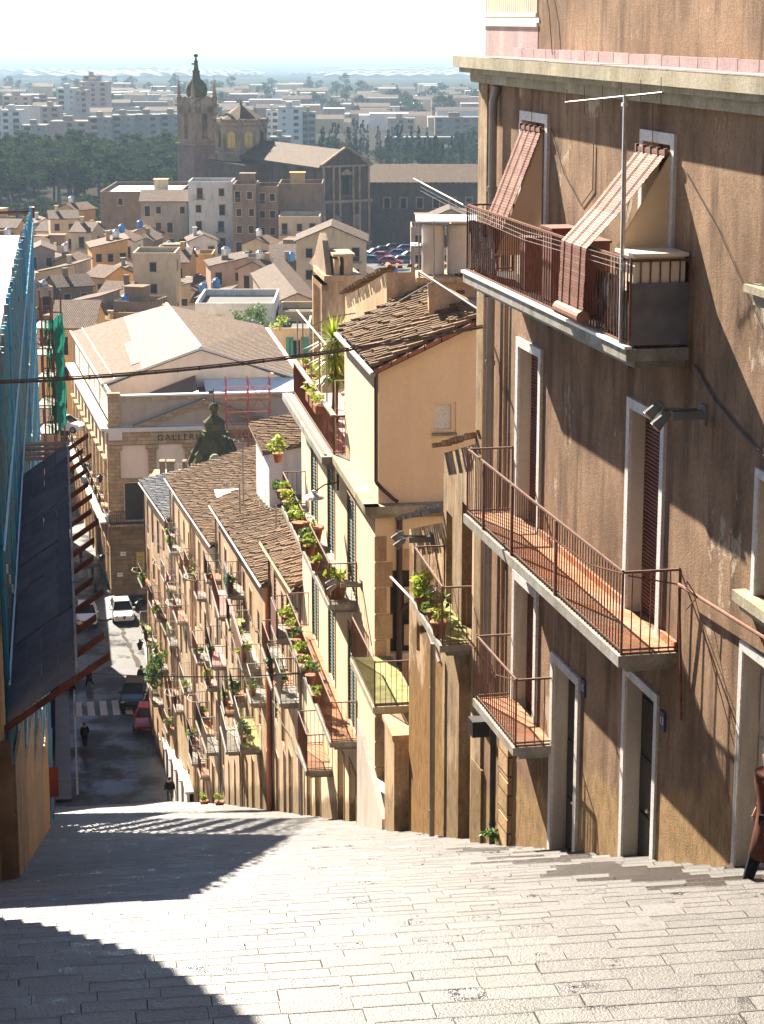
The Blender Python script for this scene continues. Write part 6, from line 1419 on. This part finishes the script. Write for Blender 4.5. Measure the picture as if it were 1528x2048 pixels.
def plant_tree(kind,x,y,z,s,label,group):
    p=rng.choice(PR[kind])
    if p.name not in used: used.add(p.name); T=p
    else: T=copy_tree(p)
    T['label']=label; T['group']=group; T.location=(x,y,z); T.rotation_euler=(0,0,rng.uniform(0,6)); T.scale=(s,s,s*rng.uniform(.9,1.15))
for i in range(150):
    y=rng.uniform(590,770); u=rng.uniform(-15,372); s=rng.uniform(.95,1.5)
    plant_tree('pine' if rng.random()<.75 else 'round',xu(u,320,y),y,gz(y)-1,s,'dark pine in the dense wood left of the bell tower','trees of the wood left of the bell tower')
for i in range(45):
    y=rng.uniform(500,585); u=rng.uniform(-15,372); plant_tree('round',xu(u,360,y),y,gz(y)-2,rng.uniform(.55,.9),'greyish scrubby tree along the near edge of the wood','scrubby trees before the wood')
for i in range(95):
    y=rng.uniform(620,900); u=rng.uniform(640,975); plant_tree('cyp' if rng.random()<.6 else 'round',xu(u,320,y),y,gz(y)-1,rng.uniform(.9,1.35),'dark cypress or pine in the belt of trees right of the church','trees of the belt right of the church')
for i in range(110):
    y=rng.uniform(1250,2500); u=rng.uniform(-10,980); plant_tree('round',xu(u,200,y),y,gz(y)-1,rng.uniform(1.2,2.2),'distant hazy tree among the far houses','distant trees among the far houses')
for k in PR:
    for p in PR[k]:
        if p.name not in used:
            for c in children(p): bpy.data.objects.remove(c)
            bpy.data.objects.remove(p)
t_=thing('road_viaduct','pale retaining wall of the road beyond the trees at right','wall',K(860,280,900)); m=MB(); m.box(lambda a,b,z: Vector((b,a,z)),905,907,xu(770,290,900),xu(980,290,900),gz(900),zv(276,905)); obj('wall',m,M['chdark'],t_); m=MB(); m.box(lambda a,b,z: Vector((b,a,z)),904.6,907.5,xu(770,290,900),xu(980,290,900),zv(276,905),zv(275,905)+.3); obj('parapet',m,M['flatw'],t_)
for i,(u0,u1,v0,v1) in enumerate(((888,905,290,300),(952,962,286,296))):
    t_=thing('billboard',['white roadside board beyond the trees, right of the church','white roadside board touching the brown house edge'][i],'billboard',K(u0,300,800)); m=MB(); L=lambda a,b,z: Vector((b,a,z)); m.box(L,800,800.3,xu(u0,290,800),xu(u1,290,800),zv(v1,800),zv(v0,800)); obj('board',m,M['signwhite'],t_); m=MB(); m.tube(K(u0+3,v1,800),K(u0+3,v1,800)-Vector((0,0,3)),.15,5); m.tube(K(u1-3,v1,800),K(u1-3,v1,800)-Vector((0,0,3)),.15,5); obj('post',m,M['iron'],t_)
# ------------------------------------------------------------------ cars
def car(label,paint,kind='hatch',front=True):
    T=thing('parked_car',label,'car')
    def lobj(n,m,mat,p=T,sm=False):
        me=bpy.data.meshes.new(n); me.from_pydata(m.v,[],m.f); me.materials.append(mat)
        if sm:
            for q in me.polygons: q.use_smooth=True
        o=bpy.data.objects.new(n,me); COL.objects.link(o); o.parent=p; return o
    L=lambda a,b,z: Vector((a,b,z))
    # sections along y (front = -y): (y, z_bottom, z_top, half width)
    lo=[(-2.02,.38,.55,.62),(-1.95,.28,.66,.76),(-1.6,.22,.78,.83),(-1.0,.2,.90,.86),(-.3,.2,.93,.87),(.6,.2,.95,.87),(1.4,.22,.97,.86),(1.85,.28,.95,.80),(1.98,.38,.85,.68)]
    m=MB(); R_=[]
    for (y,z0,z1,w) in lo:
        ring=[(-w*.92,y,z0),(-w,y,z0+.14),(-w,y,(z0+z1)/2),(-w*.95,y,z1-.07),(-w*.82,y,z1),(w*.82,y,z1),(w*.95,y,z1-.07),(w,y,(z0+z1)/2),(w,y,z0+.14),(w*.92,y,z0)]
        R_.append(len(m.v)); m.v+=ring
    for a,c in zip(R_,R_[1:]):
        for i in range(10): j=(i+1)%10; m.face([a+i,a+j,c+j,c+i])
    m.face([R_[0]+i for i in range(10)]); m.face([R_[-1]+i for i in range(10)][::-1])
    # cabin pillars and roof
    if kind=='wagon': cab=[(-.95,.90,.80),(-.2,1.40,.62),(1.5,1.40,.62),(1.85,.95,.72)]
    else: cab=[(-.95,.90,.80),(-.25,1.40,.60),(1.05,1.42,.60),(1.75,.96,.72)]
    n=len(m.v)
    for (y,z,w) in (cab[1],cab[2]): m.v+=[(-w,y,z),(w,y,z),(w*.98,y,z+.05),(-w*.98,y,z+.05)]
    for q in ((0,1,2,3),(4,7,6,5),(0,4,5,1),(3,2,6,7),(0,3,7,4),(1,5,6,2)): m.face([n+i for i in q])
    for sx in (-1,1):
        for a,c in ((0,1),(3,2)): m.tube((sx*cab[a][2]*.98,cab[a][0],cab[a][1]),(sx*cab[c][2],cab[c][0],cab[c][1]),.045,5)
        m.tube((sx*.84,.45,.93),(sx*.61,.45,1.4),.04,5)
    lobj('body',m,paint,sm=False)
    m=MB(); e=.015
    m.poly([(-cab[0][2],cab[0][0],cab[0][1]),(cab[0][2],cab[0][0],cab[0][1]),(cab[1][2],cab[1][0],cab[1][1]),(-cab[1][2],cab[1][0],cab[1][1])]); lobj('windscreen',m,M['dark'])
    m=MB(); m.poly([(-cab[3][2],cab[3][0],cab[3][1]),(-cab[2][2],cab[2][0],cab[2][1]),(cab[2][2],cab[2][0],cab[2][1]),(cab[3][2],cab[3][0],cab[3][1])]); lobj('rear_window',m,M['dark'])
    for sx in (-1,1):
        m=MB(); m.poly([(sx*.80,cab[0][0]+.05,.91),(sx*.60,cab[1][0],1.4),(sx*.60,cab[2][0],1.41),(sx*.74,cab[3][0]-.03,.95)]); lobj('side_window',m,M['dark'])
        m=MB(); m.box(L,sx*.86-.1,sx*.86+.1,-.85,-.72,.92,1.04); lobj('mirror',m,paint)
        m=MB(); m.lathe((sx*.6,-1.93,.62),[(.05,-.08),(.16,-.04),(.16,.04),(.05,.08)],8,1,.5); lobj('headlight',m,M['lens'])
        m=MB(); m.box(L,sx*.66-.09,sx*.66+.09,1.86,1.97,.62,.86); lobj('tail_light',m,M['tail'])
        for y in (-1.28,1.28):
            m=MB(); m.tube((sx*.68,y,.31),(sx*.87,y,.31),.31,14); w_=lobj('wheel',m,M['tyre']); m=MB(); m.tube((sx*.86,y,.31),(sx*.885,y,.31),.19,10); lobj('rim',m,M['rim'],w_)
    m=MB(); m.box(L,-.26,.26,-2.04,-2.0,.36,.47) if front else m.box(L,-.26,.26,1.98,2.0,.45,.56); lobj('number_plate',m,M['signwhite'])
    m=MB()
    if kind=='shield': m.poly([(-.16,-2.03,.68),(.16,-2.03,.68),(0,-2.05,.38)])
    else: m.box(L,-.4,.4,-2.035,-2.0,.5,.58)
    lobj('grille',m,M['iron']); return T
def place(T,s,t,rot=0,sc_=1.): p=ST(s,t,-46.06); T.location=p; T.rotation_euler=(0,0,R(8.6)+R(rot)); T.scale=(sc_,sc_,sc_)
place(car('white hatchback facing the stairs, partly under the rusty beams',M['carwhite']),162.6,1.15,0)
place(car('white hatchback with a dark shield grille parked by the gallery corner',M['carwhite'],'shield'),163.2,3.95,4)
place(car('dark estate car seen from behind at the foot of the row of houses',M['carblack'],'wagon',False),141.6,4.1,-7)
place(car('small red hatchback seen from behind, nearest the stairs',M['carred'],'hatch',False),136.5,4.75,-7,.93)
place(car('dark blue car tucked against the row behind the red hatchback',M['carblue'],'hatch',False),131.8,5.3,-12,.85) if False else None
place(car('dark car at the left kerb, mostly hidden under the canopy',M['carblack'],'hatch',True),146.5,-.75,0)
c0=car('parked car in the shaded square below the church',M['carblue']); c1_=car('parked car in the shaded square below the church',M['carblack'])
spots=[(748,528,'b'),(766,520,'r'),(782,530,'r'),(800,515,'b'),(815,505,'b'),(770,508,'k'),(790,503,'k'),(808,528,'b'),(826,518,'k'),(757,512,'b')]
for i,(u,v,c) in enumerate(spots):
    y=352+(530-v)*1.4; src={'b':c0,'k':c1_}.get(c)
    if c=='r': T=car('red parked car in the shaded square below the church' if i==1 else 'second red parked car, right of the first, in the shaded square',M['carred'])
    elif i==0 : T=c0
    elif i==5: T=c1_
    else: T=copy_tree(src)
    if c!='r': T['label']='dark blue parked car in the shaded square below the church' if c=='b' else 'black parked car in the shaded square below the church'; T['group']='blue parked cars in the square' if c=='b' else 'black parked cars in the square'
    T.location=(xu(u,v,y),y,zv(v,y)); T.rotation_euler=(0,0,R(70+i*5))
m=MB(); y=350; m.poly([Vector((xu(700,540,340),335,zv(552,335))),Vector((xu(860,540,340),335,zv(552,335))),Vector((xu(880,500,420),420,zv(500,420))),Vector((xu(690,500,420),420,zv(500,420)))]); tag(obj('square',m,M['asphalt']),kind='structure')
T=car('blue-white van-like car on the terrace behind the brown boards at left',M['carwhite']); T.location=K(130,862,190); T.rotation_euler=(0,0,1.2)
# motorbikes by the gallery side
def bike(label,s,t):
    T=thing('parked_motorbike',label,'motorbike',ST(s,t,-46.06)); c=lambda a,b,z: ST(s+a,t+b,-46.06+z)
    for a in (-.62,.62):
        m=MB(); m.tube(c(a,-.05,.3),c(a,.05,.3),.3,14); obj('wheel',m,M['tyre'],T)
    m=MB(); m.tube(c(-.6,0,.3),c(-.35,0,.95),.05,6); m.tube(c(.6,0,.3),c(0,0,.55),.05,6); m.box(lambda a,b,z:c(a,b,z),-.25,.2,-.14,.14,.3,.85); m.tube(c(-.35,-.32,1.0),c(-.35,.32,1.0),.025,6); obj('frame',m,M['carblack'],T)
    m=MB(); m.box(lambda a,b,z:c(a,b,z),-.05,.7,-.12,.12,.8,.9); obj('seat',m,M['iron'],T)
bike('dark motorbike parked by the gallery side wall',171.5,2.1); bike('second dark motorbike further along the gallery side wall',182,1.0); bike('third dark motorbike, nearest the kerb island',176.,1.9)
def lantern(label,s,t,z,o=-.6):
    T=thing('wall_lantern',label,'street lamp',ST(s,t,z)); m=MB(); m.path([ST(s,t,z),ST(s,t+o*.6,z+.25),ST(s,t+o,z+.1)],.03,5); obj('bracket',m,M['iron'],T)
    m=MB(); m.lathe(ST(s,t+o,z-.5),[(.1,0),(.2,.4),(.26,.5),(.08,.62),(.03,.75)],6); obj('lantern',m,M['iron'],T)
lantern('black wall lantern high on the last house, before the gallery',134.5,4.95,-37.0); lantern('lower black wall lantern on the last house, beside the yellow panel',134.2,4.95,-39.6); lantern('black wall lantern on the gallery corner',170.5,3.4,-42.8,-.7); lantern('black wall lantern on the gallery side at cornice height',171.5,3.3,-36.4,-.6)
T=thing('no_entry_sign','round red no-entry sign with a white bar on a pole near the row','road sign',ST(141,5.45,-46)); m=MB(); m.tube(ST(141,5.45,-46),ST(141,5.45,-42.9),.04,6); obj('pole',m,M['pipegrey'],T)
m=MB(); c=ST(140.94,5.45,-43.3); d=Vector((ST.d[0],ST.d[1],0)); m.tube(c-d*.02,c+d*.02,.42,20); f_=obj('disc',m,M['signred'],T); m=MB(); m.box(ST,140.9,140.92,5.17,5.73,-43.38,-43.22); obj('bar',m,M['signwhite'],f_)
T=thing('poster_panel','small red panel at the foot of the scaffolding beside the lower road','panel',ST(66.5,-.8,-24)); m=MB(); m.box(ST,66.4,66.5,-.95,-.6,-24.7,-23.7); obj('panel',m,plain('maroon_panel',(.09,.008,.012),.6,0,.2,3),T); m=MB(); m.tube(ST(66.6,-.9,-26.3),ST(66.6,-.9,-23.4),.03,5); obj('post',m,M['iron'],T)
# ------------------------------------------------------------------ cables
def cable(label,pts,r,name='overhead_cable'):
    T=thing(name,label,'cable',pts[0]); m=MB(); m.path(pts,r,6); obj('strand',m,M['cable'],T); return T
p0=K(-60,768,31.5); p1=A(.05,-.05,-4.78); pts=[]
for i in range(25):
    f=i/24; p=p0.lerp(p1,f); sag=.16*4*f*(1-f); pts.append(p-Vector((0,0,sag-0)))
T=cable('thick grey cable bundle sagging across the view to the brown house corner',pts,.020)
m=MB(); m.path([p+Vector((0,0,.035)) for p in pts],.012,5)
for i in range(0,24,1): m.tube(pts[i].lerp(pts[i+1],.3),pts[i].lerp(pts[i+1],.36),.028,6)
obj('second_strand',m,M['cable'],T)
q0=ST(60,-.9,0); q0.z=K(100,1338,q0.y).z; q1=ST(58,6.9,0); 
x=K(600,1345,q1.y); q1.z=x.z
cable('thin wire crossing the lower stairs from scaffold to houses',[q0.lerp(q1,i/12)-Vector((0,0,.18*4*(i/12)*(1-i/12))) for i in range(13)],.016,'thin_wire')
# ------------------------------------------------------------------ people
def person(label,loc,h,rz,coat,trous,step=.18,coatlen=.52,arms=((.18,.08),(.18,-.05)),lean=.0,skirt=0):
    T=thing('person',label,'person'); k=h/1.72
    V=[];E=[];Rd=[]
    def v(x,y,z,r): V.append((x*k,y*k,z*k)); Rd.append(r*k); return len(V)-1
    pel=v(0,0,.96,.13); wa=v(0,.0+lean*.3,1.12,.12); ch=v(0,lean*.7,1.32,.14); nk=v(0,lean,1.47,.055); hd=v(0,lean+.02,1.58,.085); tp=v(0,lean+.01,1.66,.08)
    E+=[(pel,wa),(wa,ch),(ch,nk),(nk,hd),(hd,tp)]
    for sx,st,(ao,af) in ((1,step,arms[0]),(-1,-step,arms[1])):
        hp=v(.1*sx,0,.9,.09); kn=v(.105*sx,st*.6,.50,.06); an=v(.1*sx,st-.03*(st<0),.09+(.06 if st<0 else 0),.042); to=v(.11*sx,st+.17,.035+(.0 if st>=0 else .0),.035)
        E+=[(pel,hp),(hp,kn),(kn,an),(an,to)]
        sh=v(.19*sx,lean*.9,1.40,.055); el=v(.25*sx+.02*sx,lean*.9-.04+af*.3,1.13,.042); wr=v(.26*sx,lean*.8+af+.05,.90,.030)
        E+=[(ch,sh),(sh,el),(el,wr)]
        pa=v(.26*sx,lean*.8+af+.07,.84,.026); E.append((wr,pa))
        for q in range(4):
            f1=v(.26*sx+(q-1.5)*.004,lean*.8+af+.04+q*.017,.79-(.006 if q in(0,3) else 0),.009); f2=v(.255*sx,lean*.8+af+.045+q*.015,.755+(.008 if q in(0,3) else 0),.008); E+=[(pa,f1),(f1,f2)]
        th=v(.245*sx,lean*.8+af+.105,.81,.009); E.append((pa,th))
    me=bpy.data.meshes.new('body'); me.from_pydata(V,E,[]); o=bpy.data.objects.new('body',me); COL.objects.link(o); o.parent=T; me.materials.append(M['skin'])
    md=o.modifiers.new('skin','SKIN'); 
    for i,sv in enumerate(me.skin_vertices[0].data): sv.radius=(Rd[i],Rd[i]); sv.use_root=(i==0)
    sb=o.modifiers.new('sub','SUBSURF'); sb.levels=1; sb.render_levels=2
    def skin_part(nm,idx,mat,grow):
        me=bpy.data.meshes.new(nm); mp={i:j for j,i in enumerate(idx)}; me.from_pydata([V[i] for i in idx],[(mp[a],mp[b]) for a,b in E if a in mp and b in mp],[]); q=bpy.data.objects.new(nm,me); COL.objects.link(q); q.parent=T; me.materials.append(mat); q.modifiers.new('skin','SKIN')
        for j,sv in enumerate(me.skin_vertices[0].data): r=Rd[idx[j]]*grow+.012; sv.radius=(r,r); sv.use_root=(j==0)
        s2=q.modifiers.new('sub','SUBSURF'); s2.levels=1; s2.render_levels=2
    leg=[i for i,p in enumerate(V) if p[2]<.93*k and abs(p[0])<.15*k and Rd[i]>.04*k]
    skin_part('trousers',[pel]+leg,trous,1.12)
    shoe=[i for i,p in enumerate(V) if p[2]<.16*k]
    skin_part('shoes',shoe,M['iron'],1.25)
    arm=[i for i,p in enumerate(V) if abs(p[0])>.15*k and p[2]>.88*k and Rd[i]>.029*k]
    skin_part('coat',[pel,wa,ch]+[i for i in arm if i not in(pel,wa,ch)],coat,1.22)
    m=MB(); zb_=(1.0-coatlen)*k+.0
    n=16; prof=[(.20,.155,1.42),(.225,.165,1.30),(.205,.15,1.12),(.215,.165,.98),(.235,.19,.8)]+([(.26,.23,1.0-coatlen)] if coatlen>.25 else [])
    prof=[p for p in prof if p[2]>=1.0-coatlen-.001]
    for (rx,ry,z) in prof:
        for i in range(n):
            a=2*PI*i/n; f=1+.04*math.sin(3*a+z*7); yo=lean*max(0,(z-.96)/.5); m.v.append((rx*k*math.cos(a)*f,yo*k+ry*k*math.sin(a)*f,z*k))
    for j in range(len(prof)-1):
        for i in range(n): q=(i+1)%n; m.face([j*n+i,j*n+q,(j+1)*n+q,(j+1)*n+i])
    m.face(list(range(n)))
    me=bpy.data.meshes.new('coat_skirt'); me.from_pydata(m.v,[],m.f); me.materials.append(coat)
    for p in me.polygons: p.use_smooth=True
    q=bpy.data.objects.new('coat_body',me); COL.objects.link(q); q.parent=T; so=q.modifiers.new('s','SOLIDIFY'); so.thickness=.012
    m=MB(); m.ball(((0),(lean-.012)*k,1.625*k),.105*k,12,1.02); me=bpy.data.meshes.new('hair'); me.from_pydata(m.v,[],m.f); me.materials.append(M['hair'])
    for p in me.polygons: p.use_smooth=True
    q=bpy.data.objects.new('hair',me); COL.objects.link(q); q.parent=T
    T.location=loc; T.rotation_euler=(0,0,rz); return T
Z8=R(8.6)
person('person in black jacket and dark trousers standing in the shaded road, nearest the canopy',ST(132.5,.6,-46.06),1.74,Z8+.3,M['coat'],M['trousers'],.1,.2)
person('person in a long dark coat striding across the road before the zebra crossing',ST(145.5,1.1,-46.06),1.62,Z8+1.9,M['coat'],M['trousers'],.24,.5)
person('person in a long black coat walking away beside the dark estate car',ST(144.5,4.75,-46.06),1.74,Z8,M['coat'],M['trousers'],.12,.5)
person('person in black jacket and grey trousers at the bottom edge of the stairs',ST(120.6,5.45,sz(120.6)),1.76,Z8,M['coat'],M['trouserl'],.14,.15)
person('person in reddish-brown cardigan and dark trousers stepping out at the right edge',A(-13.62,-.55,0)+Vector((0,0,sz(19.7)+.1)),1.66,Z8+1.25,M['coatred'],M['trousers'],.26,.5,lean=.05)
for i,(s,t2) in enumerate(((100.5,6.25),(94,6.55))):
    pot_plant(ST(s,t2,sz(s)),['low planted dish at the foot of the row','small potted shrub on the steps at the foot of the row'][i],None,rng,.3,foot=.22)
T=thing('street_shrub','bushy green climber hanging on the last house of the row','climber',ST(128,5.2,-38)); m=MB(); m.leaves(ST(127.5,5.1,-39.4),(.8,.7,1.5),420,.14,rng,8); m.leaves(ST(124,5.3,-37.6),(.6,.5,.7),200,.12,rng,5); obj('foliage',m,M['leafd'],T)
T=thing('grass_tuft','small weeds growing at the foot of the stone pier of the brown house','weeds',A(-1.2,-.15,-13.4)); m=MB(); m.leaves(A(-1.2,-.15,sz(31)+.15),(.25,.12,.2),80,.05,rng,4,1.8); obj('leaves',m,M['leafd'],T)
